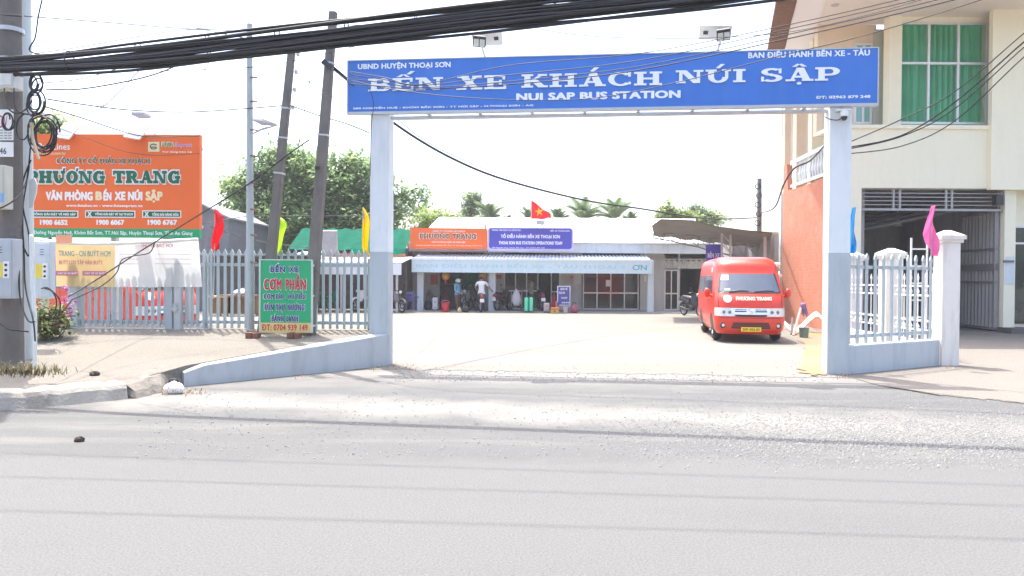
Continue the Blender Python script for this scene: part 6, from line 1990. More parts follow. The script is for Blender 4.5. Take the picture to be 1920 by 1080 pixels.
person('dark haired person in khaki shirt looking down behind the green suitcase', ground_at(996, 37.4, .05), R(-78), 1.66,
       {'lwrist': (-.10, -.20, .60), 'lelb': (-.16, -.04, .63), 'rwrist': (.08, -.22, .60), 'relb': (.15, -.05, .63), 'head': (0, -.05, .89), 'crown': (0, -.075, .935), 'neck': (0, -.02, .835)}, m_khaki, m_darkt, True)


# ============================================================ LUGGAGE AND GOODS AT THE STATION
def gpx(px0, px1, py1, Y, z=.012): a = P(px0, 500, Y).x; b = P(px1, 500, Y).x; return a, b, z


def suitcase(label, px0, px1, ytop, Y, m_, z=.012, split=False, dp=.28):
    x0, x1, z0 = gpx(px0, px1, 0, Y, z); h_ = px2(px0, ytop, Y)[1] - z0
    o = thing('suitcase', label, 'suitcase', ((x0 + x1) / 2, Y + dp / 2, z0))
    w_ = (x1 - x0) / 2
    if split:
        for s_ in (-1, 1): obj('shell', MB().rbox(min(s_ * w_, s_ * w_ * .14), max(s_ * w_, s_ * w_ * .14), -.24, .24, .06, h_, .06), m_, o, local=True, smooth='auto')
        obj('zip_band', MB().box(-w_ * .14, w_ * .14, -.22, .22, .07, h_ - .03), mat('dark_green_band', (.03, .14, .09), .6), o, local=True)
    else:
        obj('shell', MB().rbox(-w_, w_, -dp / 2, dp / 2, .05, h_, .05), m_, o, local=True, smooth='auto')
        rb = MB()
        for k in range(3): q = -w_ * .5 + w_ * .5 * k; rb.box(q - .012, q + .012, -dp / 2 - .008, -dp / 2 + .01, .12, h_ - .06)
        obj('rib', rb, m_, o, local=True)
        obj('latch', MB().box(-.025, .025, -dp / 2 - .014, -dp / 2, h_ * .22, h_ * .28).box(-.025, .025, -dp / 2 - .014, -dp / 2, h_ * .62, h_ * .70), m_dark, o, local=True)
    wl_ = MB()
    for sx_ in (-1, 1):
        for sy in (-1, 1): wl_.torus(Matrix.Translation((sx_ * w_ * .7, sy * dp * .32, .03)), .018, .012, 10, 6)
    obj('wheel', wl_, m_dark, o, local=True)
    obj('handle', MB().tube(catmull([(-w_ * .45, 0, h_ - .01), (-w_ * .4, 0, h_ + .05), (w_ * .4, 0, h_ + .05), (w_ * .45, 0, h_ - .01)], 4), .013, 6), m_dark, o, local=True)
    return o


suitcase('bright mint green suitcase standing edge on at the porch front', 984, 1000, 558, 35.7, mat('mint_shell', (.10, .72, .42), .35, var=.05), split=True, dp=.5)
suitcase('small ribbed silver suitcase left of the orange cooler', 1020, 1031, 568, 35.8, mat('silver_shell', (.48, .42, .41), .4, .1))
suitcase('white upright suitcase between the dark bags and the red bucket', 811, 821, 558, 36.4, mat('white_shell', (.62, .62, .60), .5), z=.05)
suitcase('pale pink suitcase behind the orange cooler', 1042, 1052, 565, 36.2, mat('pink_shell', (.46, .28, .27), .5), z=.05)


def soft_bag(name, label, cat, px0, px1, ytop, ybase, Y, m_, z, seed=0, rr_=.9):
    x0, x1, _ = gpx(px0, px1, 0, Y, z); zt = px2((px0 + px1) / 2, ytop, Y)[1]
    r_ = random.Random(seed); w_ = (x1 - x0) / 2; h_ = zt - z; mb = MB(); nu, nv = 18, 10; vs = []; fs = []
    for i in range(nv + 1):
        t = i / nv; q = (math.sin(math.pi * min(1, .12 + t * .93)) ** .55) * (1 - .25 * t)
        for j in range(nu):
            a = 2 * math.pi * j / nu; k = 1 + .08 * math.sin(a * 3 + seed + t * 4) + r_.uniform(-.03, .03)
            vs.append((w_ * q * k * math.cos(a), w_ * .75 * q * k * math.sin(a), h_ * t))
    for i in range(nv):
        for j in range(nu): a = i * nu + j; b = i * nu + (j + 1) % nu; fs.append((a, b, b + nu, a + nu))
    fs += [list(range(nu))[::-1], [nv * nu + j for j in range(nu)]]
    mb.add(vs, fs)
    o = thing(name, label, cat, ((x0 + x1) / 2, Y + w_ * .7, z))
    obj('body', mb, m_, o, local=True, smooth=True)
    obj('strap', MB().tube(catmull([(-w_ * .4, -.02, h_ * .9), (-w_ * .25, -.03, h_ * 1.12), (w_ * .25, -.03, h_ * 1.12), (w_ * .4, -.02, h_ * .9)], 4), .014, 6), m_dark, o, local=True)
    return o


soft_bag('duffel_bag', 'bulging black bag with a white mark in front of the motorbikes', 'bag', 865, 881, 571, 589, 35.5, mat('black_bag', (.03, .03, .035), .6, var=.3), .012, 1)
soft_bag('plastic_bag', 'small pale yellow bag leaning on the bulging black bag', 'bag', 858, 866, 575, 590, 35.45, mat('yellow_bag', (.62, .58, .30), .7, var=.1), .012, 2)
soft_bag('travel_bag', 'red duffel standing behind the orange cooler box', 'bag', 1034, 1045, 550, 580, 36.5, mat('red_bag', (.40, .02, .035), .6, var=.1), .05, 3)
soft_bag('backpack', 'dark pink backpack beside the white bucket', 'backpack', 1070, 1086, 570, 590, 35.8, mat('pink_bag', (.36, .09, .13), .7, var=.2), .012, 4)
soft_bag('travel_bag', 'dark travel bag on the porch floor under a brown bag', 'bag', 794, 812, 560, 580, 37.2, mat('navy_bag', (.045, .045, .06), .8, var=.2), .05, 5)
soft_bag('travel_bag', 'brown bag lying on top of the dark travel bag', 'bag', 797, 813, 546, 560, 37.2, mat('brown_bag', (.16, .11, .075), .8, var=.3), .60, 6)
soft_bag('sack', 'white sack load on a low cart left of the mint suitcase', 'sack', 959, 979, 541, 576, 36.6, mat('white_sack', (.58, .52, .54), .7, var=.15, scale=4), .28, 8)
soft_bag('travel_bag', 'dark bag pile behind the red bucket', 'bag', 823, 848, 545, 582, 37.6, mat('maroon_bag', (.11, .03, .04), .8, var=.6, scale=5), .05, 9)
ct = thing('hand_cart', 'low dark hand cart carrying the white sack load', 'cart', (ground_at(969, 36.9)[0], 36.9, .05))
obj('deck', MB().box(-.3, .3, -.3, .3, .17, .22), m_dark, ct, local=True)
for sx_ in (-.22, .22): obj('wheel', MB().torus(Matrix.Translation((sx_, -.2, .085)) @ Matrix.Rotation(R(90), 4, 'Z'), .055, .03, 14, 8), m_black, ct, local=True)
obj('handle', MB().tube([(-.25, .3, .2), (-.25, .36, .95), (.25, .36, .95), (.25, .3, .2)], .018, 6), m_steel, ct, local=True)


def tub(name, label, cat, px0, px1, ytop, Y, m_, z=.012, taper=.78):
    x0, x1, _ = gpx(px0, px1, 0, Y, z); h_ = px2(px0, ytop, Y)[1] - z; r_ = (x1 - x0) / 2
    o = thing(name, label, cat, ((x0 + x1) / 2, Y + r_, z))
    obj('body', MB().lathe((0, 0, 0), [(r_ * taper, 0), (r_ * .97, h_ * .93), (r_ * 1.03, h_ * .94), (r_ * 1.03, h_), (r_ * .93, h_), (r_ * .75, h_ * .2)], 22), m_, o, local=True, smooth='auto')
    obj('handle', MB().tube([(r_ * math.cos(R(a)), -.01, h_ * .97 + r_ * .55 * math.sin(R(a))) for a in range(0, 181, 20)], .008, 5), m_steel, o, local=True)
    return o


tub('bucket', 'bright red bucket bag standing on the porch edge', 'bucket', 827, 843, 567, 35.7, mat('red_plastic', (.62, .02, .05), .45))
tub('bucket', 'white plastic bucket beside the blue notice stand', 'bucket', 1056, 1067, 575, 35.8, mat('white_plastic_tub', (.62, .56, .58), .5))
bk = G(1521, 634)
tub('bucket', 'dusty green bucket standing by the orange brick wall', 'bucket', 1503, 1522, 615, 2304 / (634 - 525.9) - .2, mat('grey_green_plastic', (.16, .24, .20), .7, dirt=.3), taper=.8)
x0, x1, _ = gpx(1033, 1049, 0, 35.5); h_ = px2(1040, 577, 35.5)[1]
o = thing('cooler_box', 'orange yellow cooler box with darker lid at the porch front', 'cooler', ((x0 + x1) / 2, 35.65, .012))
w_ = (x1 - x0) / 2
obj('body', MB().rbox(-w_ * .92, w_ * .92, -.15, .15, 0, h_ * .66, .03), mat('cooler_yellow', (.74, .44, .08), .5), o, local=True)
obj('lid', MB().rbox(-w_, w_, -.17, .17, h_ * .665, h_, .03), mat('cooler_orange', (.74, .22, .06), .5), o, local=True)
obj('mark', MB().box(-.05, .05, -.154, -.151, h_ * .25, h_ * .42), m_dark, o, local=True)
# blue notice stand
x0, x1, _ = gpx(1045, 1070, 0, 36.2); zt_ = px2(1057, 536, 36.2)[1]; zb_ = px2(1057, 573, 36.2)[1]
o = thing('notice_stand', 'blue notice stand with white lettering on the porch', 'sign', ((x0 + x1) / 2, 36.2, .05))
b_ = obj('board', MB().box(x0, x1, 36.2, 36.23, zb_, zt_), mat('stand_white', (.66, .66, .70), .6), o)
b2 = obj('panel', MB().box(x0 + .05, x1 - .05, 36.19, 36.199, zb_ + .05, zt_ - .05), mat('stand_blue', (.07, .065, .32), .5), o)
mb = MB(); f36 = front(36.19)
for t_, x_0, y0, x_1, y1 in (('BÁN VÉ', 1051, 539, 1064, 544), ('XE ĐI', 1048, 547, 1059, 551), ('TẠI ĐÂY', 1052, 556, 1064, 561), ('0939', 1053, 566, 1067, 569)): text_px(mb, t_, x_0, y0, x_1, y1, f36, .001, .05, .003)
obj('lettering', mb, W_, b2)
lg = MB()
for q in (x0 + .05, x1 - .05): lg.cyl((q, 36.22, .05), (q, 36.22, zb_ + .1), .018, n=6).cyl((q, 36.6, .05), (q, 36.24, zt_ - .1), .018, n=6)
obj('leg', lg, m_steel, o)


def chair(label, px, Y, m_, rz, group=None, z=.05):
    o = thing('plastic_chair', label, 'chair', ground_at(px, Y, z), rz, group)
    obj('seat', MB().rbox(-.22, .22, -.2, .2, .41, .45, .04), m_, o, local=True)
    bk_ = MB()
    for q in (-.2, -.07, .07, .2): bk_.box(q - .035, q + .035, .17, .20, .45, .82)
    bk_.rbox(-.24, .24, .165, .205, .78, .88, .015); obj('backrest', bk_, m_, o, local=True)
    for q in (-1, 1):
        for y in (-.18, .18): obj('leg', MB().tube([(q * .19, y, .42), (q * .235, y * 1.15, 0)], [.025, .03], 6), m_, o, local=True)
        obj('armrest', MB().tube([(q * .24, .18, .64), (q * .25, -.15, .64), (q * .22, -.18, .45)], .022, 6), m_, o, local=True)
    return o


chair('purple plastic chair standing left of the first porch column', 774, 36.6, mat('purple_plastic', (.20, .17, .42), .5), R(150))
mg_ = mat('green_plastic', (.03, .30, .16), .5)
chair('green plastic chair in the food stall nearest the leaning pole', 604, 35.9, mg_, R(30)); chair('second green plastic chair from the leaning pole in the food stall', 618, 36.2, mg_, R(-40)); 
# hanging gold decorations
for px, lb in ((836, 'golden lantern decoration hanging left in the station shop front'), (905, 'golden lantern decoration hanging above the man in white')):
    p = P(px, 524, 37.2); o = thing('hanging_lantern', lb, 'lantern', p)
    obj('body', MB().ball((0, 0, .16), (.22, .10, .20), 14, 8), mat('gold_foil', (.62, .30, .05), .4, .3, var=.35, scale=14), o, local=True, smooth=True)
    obj('string', MB().cyl((0, 0, .34), (0, 0, .95), .008, n=5), m_dark, o, local=True)
    obj('tassel', MB().tube([(0, 0, -.03), (0, 0, -.22)], [.05, .03], 6), mat('red_plastic', (0, 0, 0)), o, local=True)

# things seen through the iron fence on the left
for px, w_, zt_, lb, c_ in ((410, .5, .8, 'yellow topped brown wooden stand seen through the iron fence', (.30, .18, .07)), (448, .7, .85, 'brown wooden table under a white plastic sheet behind the fence', (.26, .16, .08))):
    x = P(px, 500, 31).x; o = thing('wooden_table', lb, 'table', (x, 31, .012))
    obj('top', MB().box(-w_, w_, -.4, .4, zt_ - .06, zt_), mat('table_%d' % px, (.55, .38, .12) if px == 410 else c_, .7), o, local=True)
    for sx_ in (-1, 1):
        for sy in (-1, 1): obj('leg', MB().box(sx_ * w_ * .9 - .05, sx_ * w_ * .9 + .05, sy * .34 - .05, sy * .34 + .05, 0, zt_ - .06), mat('table_leg', c_, .8), o, local=True)
    obj('panel', MB().box(-w_ * .85, w_ * .85, .3, .33, .1, zt_ - .07), mat('table_leg', c_, .8), o, local=True)
x = P(448, 500, 31).x
soft_bag('plastic_sheet', 'crumpled white plastic sheet heaped on the brown table', 'sheet', 430, 470, 541, 560, 30.7, mat('white_plastic_sheet', (.68, .68, .70), .5), .865, 12)

# ============================================================ BY THE BRICK WALL
mb = MB(); Yc = 22.6
cv_ = catmull([P(1462, 594, 25), P(1475, 611, 24.5), P(1490, 622, 23.9), P(1503, 615, 23.6), P(1520, 599, 23.3), P(1533, 591, 23.1), P(1545, 601, 22.8), P(1562, 611, 22.4)], 6)
n_ = len(cv_); vs = []; fs = []
for p in cv_: vs += [p + Vector((0, 0, -.03)), p + Vector((.08, .30, .10)), p + Vector((.10, .33, .08)), p + Vector((.02, .03, -.06))]
for i in range(n_ - 1):
    for k in range(4): a = i * 4 + k; b = i * 4 + (k + 1) % 4; fs.append((a, b, b + 4, a + 4))
fs += [[0, 1, 2, 3][::-1], [4 * (n_ - 1) + k for k in range(4)]]
mb.add(vs, fs)
tag(obj('bent_sheet', mb, mat('white_sheet_metal', (.70, .66, .58), .6, var=.05, dirt=.2)), 'wavy bent white sheet leaning low along the orange brick wall', 'sheet')
mb = MB(); p = G(1545, 632); p.y = 22.6
a_ = P(1522, 632, 22.5); b_ = P(1548, 632, 22.3)
mb.tube([P(1530, 604, 23.3), P(1549, 616, 22.8)], .02, 6)
mo = thing('mop', 'old mop with purple head leaning on the orange brick wall', 'mop', G(1485, 630))
obj('stick', MB().tube([G(1487, 630), P(1502, 576, 24.6)], .035, 6), mat('pinkish_wood', (.42, .24, .22), .8), mo)
hd_ = MB().ball(tuple(P(1506, 573, 24.5)), (.10, .08, .10), 10, 8)
for k in range(7): q = P(1504 + k * 1.2, 576, 24.5); hd_.tube([q, q + Vector((.01 * k, 0, -.22 - .05 * (k % 3)))], .015, 5)
obj('head', hd_, mat('purple_cloth', (.26, .16, .30), .9, var=.3), mo)
bm_ = MB().tube([G(1484, 628), P(1486, 597, 24.6)], .04, 6)
tag(obj('wooden_stake', bm_, mat('dark_wood', (.09, .07, .055), .9)), 'short dark stake leaning on the brick wall beside the mop', 'stake')
o = thing('wall_lamp', 'white bowl lamps mounted high between van and brick wall', 'lamp', P(1458, 520, 27))
for px, py in ((1456, 496), (1459, 517)): pq = P(px, py, 27); obj('bowl', MB().ball((pq.x, 27, pq.z), (.16, .14, .08), 10, 6), mat('white_shade', (0, 0, 0)), o)
obj('arm', MB().tube([P(1456, 496, 27.05), P(1462, 508, 27.3), P(1459, 517, 27.05)], .02, 5), m_steel, o)

# ============================================================ SMALL THINGS ON THE ROAD EDGE
soft_bag('plastic_bag', 'crumpled white plastic bag lying at the broken kerb', 'bag', 299, 342, 716, 741, G(320, 740).y, mat('white_plastic_bag', (.72, .70, .70), .5, var=.08), .0, 15)
for i, (px, py, s_, lb) in enumerate(((177, 705, .055, 'small dark stone lying on the pavement above the kerb'), (149, 828, .04, 'black lump lying on the asphalt near the kerb shadow'))):
    p = G(px, py, pave_z(10.5) if i == 0 else 0)
    mb = MB(); vs = []; r_ = random.Random(i); mb.ball((0, 0, 0), (s_ * 1.3, s_, s_ * .75), 9, 6)
    mb.v = [v * r_.uniform(.85, 1.15) + p + Vector((0, 0, s_ * .5)) for v in mb.v]
    tag(obj('stone', mb, mat('dark_stone', (.05, .035, .03), .9)), lb, 'stone')


# ============================================================ PLANTS
def leaf_mat(name, c, trans=.35, var=.45, scale=1.2):
    return mat(name, c, .55, var=var, scale=scale, trans=trans)


def leaf_quad(mb, c, s_, rr, asp=.5):
    a = rr.uniform(0, 6.283); el_ = rr.gauss(-.25, .5)
    d = Vector((math.cos(a) * math.cos(el_), math.sin(a) * math.cos(el_), math.sin(el_)))
    sd = d.cross(Vector((rr.uniform(-.5, .5), rr.uniform(-.5, .5), 1))).normalized() * s_ * asp * .5
    k = len(mb.v); c = Vector(c)
    mb.v += [c, c + d * s_ * .5 + sd, c + d * s_, c + d * s_ * .5 - sd]; mb.f.append([k, k + 1, k + 2, k + 3]); mb.mi.append(mb.cur)


def make_tree(label, base, trunk_h, blobs, nleaf, s_, m_, group=None, droop=0, name='tree', seed=1, trunk_r=.25):
    """blobs: (x,y,z,rx,ry,rz) world crown lobes"""
    rr = random.Random(seed); o = thing(name, label, 'tree', base, 0, group)
    tb = MB(); b_ = Vector(base); top = b_ + Vector((0, 0, trunk_h))
    tb.tube([b_ - Vector((0, 0, .1)), b_ + Vector((.05, 0, trunk_h * .5)), top], [trunk_r, trunk_r * .8, trunk_r * .6], 10)
    for x, y, z, *_r in blobs: c = Vector((x, y, z)); tb.tube(catmull([top - Vector((0, 0, .3)), top.lerp(c, .5) + Vector((0, 0, .3)), c], 4), trunk_r * .4, 6, trunk_r * .1)
    obj('trunk', tb, mat('bark', (.14, .11, .085), .95, var=.3), o, smooth='auto')
    mb = MB(); wts = [b[3] * b[4] * b[5] for b in blobs]; tot = sum(wts)
    for b, w_ in zip(blobs, wts):
        n_ = int(nleaf * w_ / tot); ncl = max(6, n_ // 45)
        for i in range(ncl):
            u = rr.uniform(-1, 1); a = rr.uniform(0, 6.283); q = (rr.random() ** .33) * rr.uniform(.72, 1.1); h_ = math.sqrt(1 - u * u)
            cc = Vector((b[0] + b[3] * q * h_ * math.cos(a), b[1] + b[4] * q * h_ * math.sin(a), b[2] + b[5] * q * u)); cr = rr.uniform(.35, .8) * s_ * 3.2
            mb.cur = 1 if rr.random() < .35 else 0
            for k in range(45):
                p = cc + Vector((rr.gauss(0, 1) * cr * .55, rr.gauss(0, 1) * cr * .55, rr.gauss(0, 1) * cr * .4 - droop * rr.random()))
                leaf_quad(mb, p, s_ * rr.uniform(.7, 1.3), rr)
    obj('crown', mb, m_, o)
    return o


lm1 = leaf_mat('leaf_deep_green', (.19, .29, .12), .55); lm2 = leaf_mat('leaf_mid_green', (.33, .43, .19), .55); lm3 = leaf_mat('leaf_yellow_green', (.24, .32, .06)); lm4 = leaf_mat('leaf_grey_green', (.22, .29, .18))


def blob_px(px, py, rx, ry, Y, ryd=None):
    p = P(px, py, Y); k = Y / F; return (p.x, Y, p.z, rx * k, (ryd or rx) * k, ry * k)


YT = 44
bl_ = [blob_px(470, 370, 54, 82, YT), blob_px(535, 315, 66, 60, YT), blob_px(600, 350, 82, 72, YT), blob_px(675, 336, 70, 62, YT), blob_px(500, 420, 70, 60, YT), blob_px(620, 410, 100, 60, YT), blob_px(560, 410, 100, 60, YT), blob_px(690, 405, 72, 55, YT),
       blob_px(745, 365, 38, 30, YT), blob_px(455, 435, 38, 42, YT), blob_px(640, 440, 90, 36, YT), blob_px(783, 352, 18, 14, YT), blob_px(430, 345, 18, 25, YT)]
make_tree('large dense green tree rising behind the iron fence and leaning poles', (P(600, 500, YT).x, YT, 0), 3.2, bl_, 66000, .30, [lm1, lm2], droop=.5, seed=3, trunk_r=.45)
bl_ = [blob_px(820, 412, 42, 20, 56), blob_px(850, 420, 30, 16, 56), blob_px(790, 425, 28, 24, 56)]
make_tree('yellow green bushy tree peeking over the orange roof sign', (P(820, 500, 56).x, 56, 0), 3.0, bl_, 5000, .26, [lm3, lm2], seed=4, trunk_r=.2)
bl_ = [blob_px(882, 380, 12, 18, 62), blob_px(890, 372, 9, 12, 62), blob_px(880, 402, 14, 14, 62)]
make_tree('narrow feathery grey green tree behind the station roof', (P(884, 500, 62).x, 62, 0), 4.5, bl_, 3500, .26, [lm4, lm2], seed=5, trunk_r=.15)
bl_ = [blob_px(1255, 404, 22, 14, 58), blob_px(1250, 392, 9, 16, 58), blob_px(1280, 410, 26, 10, 58)]
make_tree('pale yellow green tree above the left end of the canopy', (P(1260, 500, 58).x, 58, 0), 3.2, bl_, 4000, .26, [lm3, lm4], seed=6, trunk_r=.2)
bl_ = [blob_px(1306, 394, 14, 12, 60), blob_px(1315, 408, 26, 12, 60), blob_px(1342, 408, 22, 10, 60)]
make_tree('grey green tree rising above the middle of the canopy', (P(1315, 500, 60).x, 60, 0), 3.4, bl_, 4000, .26, [lm4, lm2], seed=7, trunk_r=.2)
bl_ = [blob_px(100, 240, 26, 30, 24), blob_px(70, 245, 20, 24, 24)]
make_tree('small green tree showing above the billboard behind the cable coils', (P(90, 500, 24).x, 24, 0), 3.6, bl_, 1800, .16, [lm2, lm3], seed=8, trunk_r=.12)


def make_palm(label, px, ytop, ycrown, Y, n_=16, seed=0, spread=1.0):
    rr = random.Random(seed); c = P(px, ycrown, Y); o = thing('palm_tree', label, 'tree', (c.x, Y, 0), 0, 'coconut palms behind the station roof')
    obj('trunk', MB().tube(catmull([(c.x + rr.uniform(-.3, .3), Y, -.1), (c.x + .2, Y, c.z * .5), (c.x, Y, c.z)], 5), .17, 8, .11), mat('palm_bark', (.22, .19, .15), .95, var=.2), o, smooth=True)
    mb = MB(); Lf = (P(px, ytop, Y).z - c.z) * 1.15
    for i in range(n_):
        a = i * 2.399 + rr.uniform(-.3, .3); e0 = rr.uniform(.55, 1.52); ln = Lf * rr.uniform(.85, 1.15) * spread; pts = []; p = Vector(c); el_ = e0
        for k in range(10):
            pts.append(p.copy()); p = p + Vector((math.cos(a) * math.cos(el_), math.sin(a) * math.cos(el_), math.sin(el_))) * ln / 9; el_ -= .05 + .018 * k
        mb.tube(pts, .03, 4, .008, cap=False)
        for k in range(1, 10):
            for h_ in (0, .33, .66):
                if k + h_ > 9: continue
                q = pts[k].lerp(pts[min(k + 1, 9)], h_); t = (pts[min(k + 1, 9)] - pts[k - 1]).normalized(); sd = t.cross(Vector((0, 0, 1)))
                if sd.length < .1: sd = Vector((1, 0, 0))
                sd.normalize(); ll = ln * .26 * math.sin(math.pi * min(1, (k + h_ + 1.2) / 11)) + .1
                for s_ in (-1, 1):
                    e_ = q + (sd * s_ * .75 + t * .55 + Vector((0, 0, -.32))).normalized() * ll; w_ = t * .055
                    z = len(mb.v); mb.v += [q - w_, q + w_, e_]; mb.f.append([z, z + 1, z + 2]); mb.mi.append(0)
    obj('crown', mb, leaf_mat('palm_leaf', (.17, .24, .12), .35), o)


for px, yt, yc, Y, lb, sd in ((790, 380, 410, 60, 'coconut palm beside the big tree above the orange roof sign', 1), (917, 378, 412, 58, 'slender upright coconut palm behind the bare roof pole', 2),
                              (994, 388, 416, 62, 'small coconut palm partly hidden behind the red national flag', 3), (1046, 394, 418, 62, 'low coconut palm just right of the red national flag', 4),
                              (1095, 372, 412, 58, 'coconut palm with drooping fronds left of the tallest palm', 5), (1153, 373, 412, 56, 'tallest dense coconut palm crossed by the sagging cable', 6),
                              (1182, 398, 420, 60, 'short coconut palm right of the tallest palm', 7), (950, 404, 422, 62, 'half hidden coconut palm behind the grey concrete post', 8)):
    make_palm(lb, px, yt, yc, Y, 18, sd)

# bougainvillea at the left
rr = random.Random(31); cb_ = P(98, 590, 13.2)
o = thing('flowering_bush', 'flowering bush with purple blossoms below the pale blue cabinet', 'bush', (cb_.x, 13.2, .5))
st_ = MB()
for k in range(9): st_.tube(catmull([(cb_.x + rr.uniform(-.12, .12), 13.2, .48), (cb_.x + rr.uniform(-.3, .3), 13.2 + rr.uniform(-.2, .2), .8), (cb_.x + rr.uniform(-.5, .45), 13.1, rr.uniform(.9, 1.25))], 4), .012, 5)
obj('stem', st_, mat('bark', (0, 0, 0)), o)
mb = MB()
for k in range(1500):
    p = Vector((cb_.x + rr.gauss(-.05, .18), 13.15 + rr.gauss(0, .16), .70 + rr.gauss(.10, .15)))
    if p.z < .52: continue
    mb.cur = 0 if rr.random() < .6 else 1; leaf_quad(mb, p, rr.uniform(.06, .10), rr, .6)
obj('foliage', mb, [leaf_mat('bush_leaf', (.07, .12, .03)), leaf_mat('bush_leaf_pale', (.22, .24, .07))], o)
mb = MB()
for k in range(18):
    q = rr.random(); px, py = (rr.gauss(126, 5), rr.gauss(545, 7)) if q < .4 else ((rr.gauss(133, 5), rr.gauss(563, 6)) if q < .55 else (rr.gauss(100, 22), rr.gauss(610, 7)) if q < .8 else (rr.gauss(128, 5), rr.gauss(585, 10)))
    c = P(px, py, 12.95 + rr.uniform(-.05, .1))
    if c.z < .55: c.z = .56
    for t in range(6): leaf_quad(mb, c + Vector((rr.gauss(0, .02), rr.gauss(0, .02), rr.gauss(0, .02))), .05, rr, .8)
obj('blossom', mb, leaf_mat('magenta_bract', (.42, .10, .34), .4, .3), o)

# dry grass tufts
def tuft(label, centres, n_, h_, nm, c_, spread):
    rr = random.Random(len(label)); mb = MB()
    for i in range(n_):
        cx, cy = centres[i % len(centres)]; jx = cx + rr.gauss(0, spread); jy = cy + rr.gauss(0, 3.5); p = G(jx, jy, 0)
        zz = pave_z(p.y) if p.x < -4.6 and p.y > 9.8 else 0
        p = G(jx, jy, zz)
        a = rr.uniform(0, 6.283); ln = h_ * rr.uniform(.25, 1.2); b = 1.1 * rr.random()
        d = Vector((math.cos(a) * b, math.sin(a) * b, 1)).normalized(); w_ = Vector((-math.sin(a), math.cos(a), 0)) * .006
        k = len(mb.v); m_ = p + d * ln * .6; t_ = m_ + (d + Vector((math.cos(a), math.sin(a), -.6)) * .7).normalized() * ln * .5
        mb.v += [p - w_, p + w_, m_ + w_ * .7, m_ - w_ * .7, t_]; mb.f += [[k, k + 1, k + 2, k + 3], [k + 3, k + 2, k + 4]]; mb.mi += [0, 0]
    tag(obj('dry_grass', mb, leaf_mat(nm, c_, .3, .5, 6)), kind='stuff')


tuft('tuft by the pole', [(30, 700), (60, 703), (85, 700), (10, 702)], 340, .17, 'dry_grass_blade', (.20, .17, .08), 24)
tuft('tuft by the broken kerb', [(355, 733), (365, 736), (330, 738)], 90, .06, 'straw_blade', (.30, .21, .10), 14)
tuft('tuft at the wall foot', [(735, 688), (770, 690), (560, 703), (700, 690)], 130, .07, 'straw_blade', (.46, .30, .12), 8)
tuft('tuft at the right column foot', [(1590, 704), (1575, 706), (1780, 688)], 70, .07, 'straw_blade', (.46, .30, .12), 8)

# ============================================================ CABLES
m_cab = mat('black_cable', (.016, .016, .018), .55, var=.2); m_thin = mat('grey_wire', (.05, .05, .055), .6)
def W(*pts): return catmull([P(*p) for p in pts], 10)


rr = random.Random(77)
bu = thing('cable_bundle', 'thick drooping bundle of black telecom cables crossing the whole street view', 'cables', P(20, 128, 10.75))
spine = [(-260, 140, 11.2), (15, 125, 10.75), (250, 108, 10.2), (560, 74, 9.85), (900, 36, 9.55), (1250, -2, 9.2), (1600, -44, 8.9), (2300, -130, 8.4)]
for i in range(29):
    if i < 24: oy = rr.uniform(-.14, .09); ox = rr.uniform(-.04, .04)
    else: oy = rr.uniform(.13, .19); ox = rr.uniform(-.04, .04)
    pts = []; ph = rr.uniform(0, 6.28); q = rr.uniform(.8, 1.15)
    for k, s_ in enumerate(spine):
        p = P(*s_); tight = .75 if k in (0, 1) else 1.0
        p.z += oy * q * tight + .03 * math.sin(ph + k * 1.7 + i); p.y += ox; pts.append(p)
    obj('cable', MB().tube(catmull(pts, 9), rr.choice([.012, .014, .017, .020, .024]), 6), m_cab, bu, smooth=True)
# coil pattern ties
ti = MB()
for k in range(9):
    p = P(130 + k * 130, 118 - k * 14.4, 10.45 - .12 * k); ti.torus(Matrix.Translation(p + Vector((0, 0, .04))) @ Matrix.Rotation(R(90), 4, 'Z'), .12, .008, 14, 5)
obj('tie', ti, m_cab, bu)


def wire(label, pts, r_=.010, m_=None, name='wire'):
    tag(obj(name, MB().tube(W(*pts), r_, 6), m_ or m_cab, smooth=True), label, 'wire')


wire('heavy cable sagging from the gate sign down to the far dark pole', [(612, 116, 13.75), (655, 152, 13.95), (735, 228, 14.6), (850, 298, 16.5), (960, 341, 19), (1100, 376, 23), (1200, 391, 26), (1330, 410, 31), (1424, 408, 37.5)], .026)
wire('thin twisted wire running beside the heavy sagging cable', [(618, 125, 13.75), (680, 175, 13.95), (750, 228, 14.6), (800, 266, 15.5), (870, 300, 16.9), (960, 336, 19), (1100, 372, 23)], .009, m_thin)
wire('thin wire from the left pole to the metal pole top', [(45, 30, 10.8), (200, 42, 11.8), (340, 53, 13), (468, 58, 14)], .008, m_thin)
wire('thin wire dipping across the sky toward the metal pole', [(68, 100, 10.9), (150, 88, 11.5), (310, 60, 12.6), (380, 56, 13.3), (440, 68, 13.8), (468, 72, 14)], .007, m_thin)
wire('long thin level wire above the bundle between metal and leaning poles', [(368, 53, 13.2), (520, 53, 13.8), (625, 48, 13.8), (720, 44, 12.5), (900, 25, 11)], .006, m_thin)
wire('thin wire curving below the bundle toward the leaning poles', [(75, 156, 10.9), (150, 148, 11.5), (230, 126, 12.1), (260, 115, 12.3)], .007, m_thin)
wire('dark wire sagging from the left pole up under the bundle', [(86, 167, 10.9), (150, 167, 11.2), (240, 152, 11.0), (300, 136, 10.6), (345, 116, 10.2)], .010)
wire('thin wire from metal pole past both leaning poles to the bundle', [(300, 133, 13.2), (468, 126, 14), (540, 116, 13.9), (620, 98, 13.6), (700, 78, 12)], .007, m_thin)
wire('dark wire sagging from the left pole to the first leaning pole', [(90, 186, 10.8), (150, 195, 11.6), (240, 206, 12.5), (350, 210, 13.3), (468, 203, 13.95), (540, 197, 13.9)], .010)
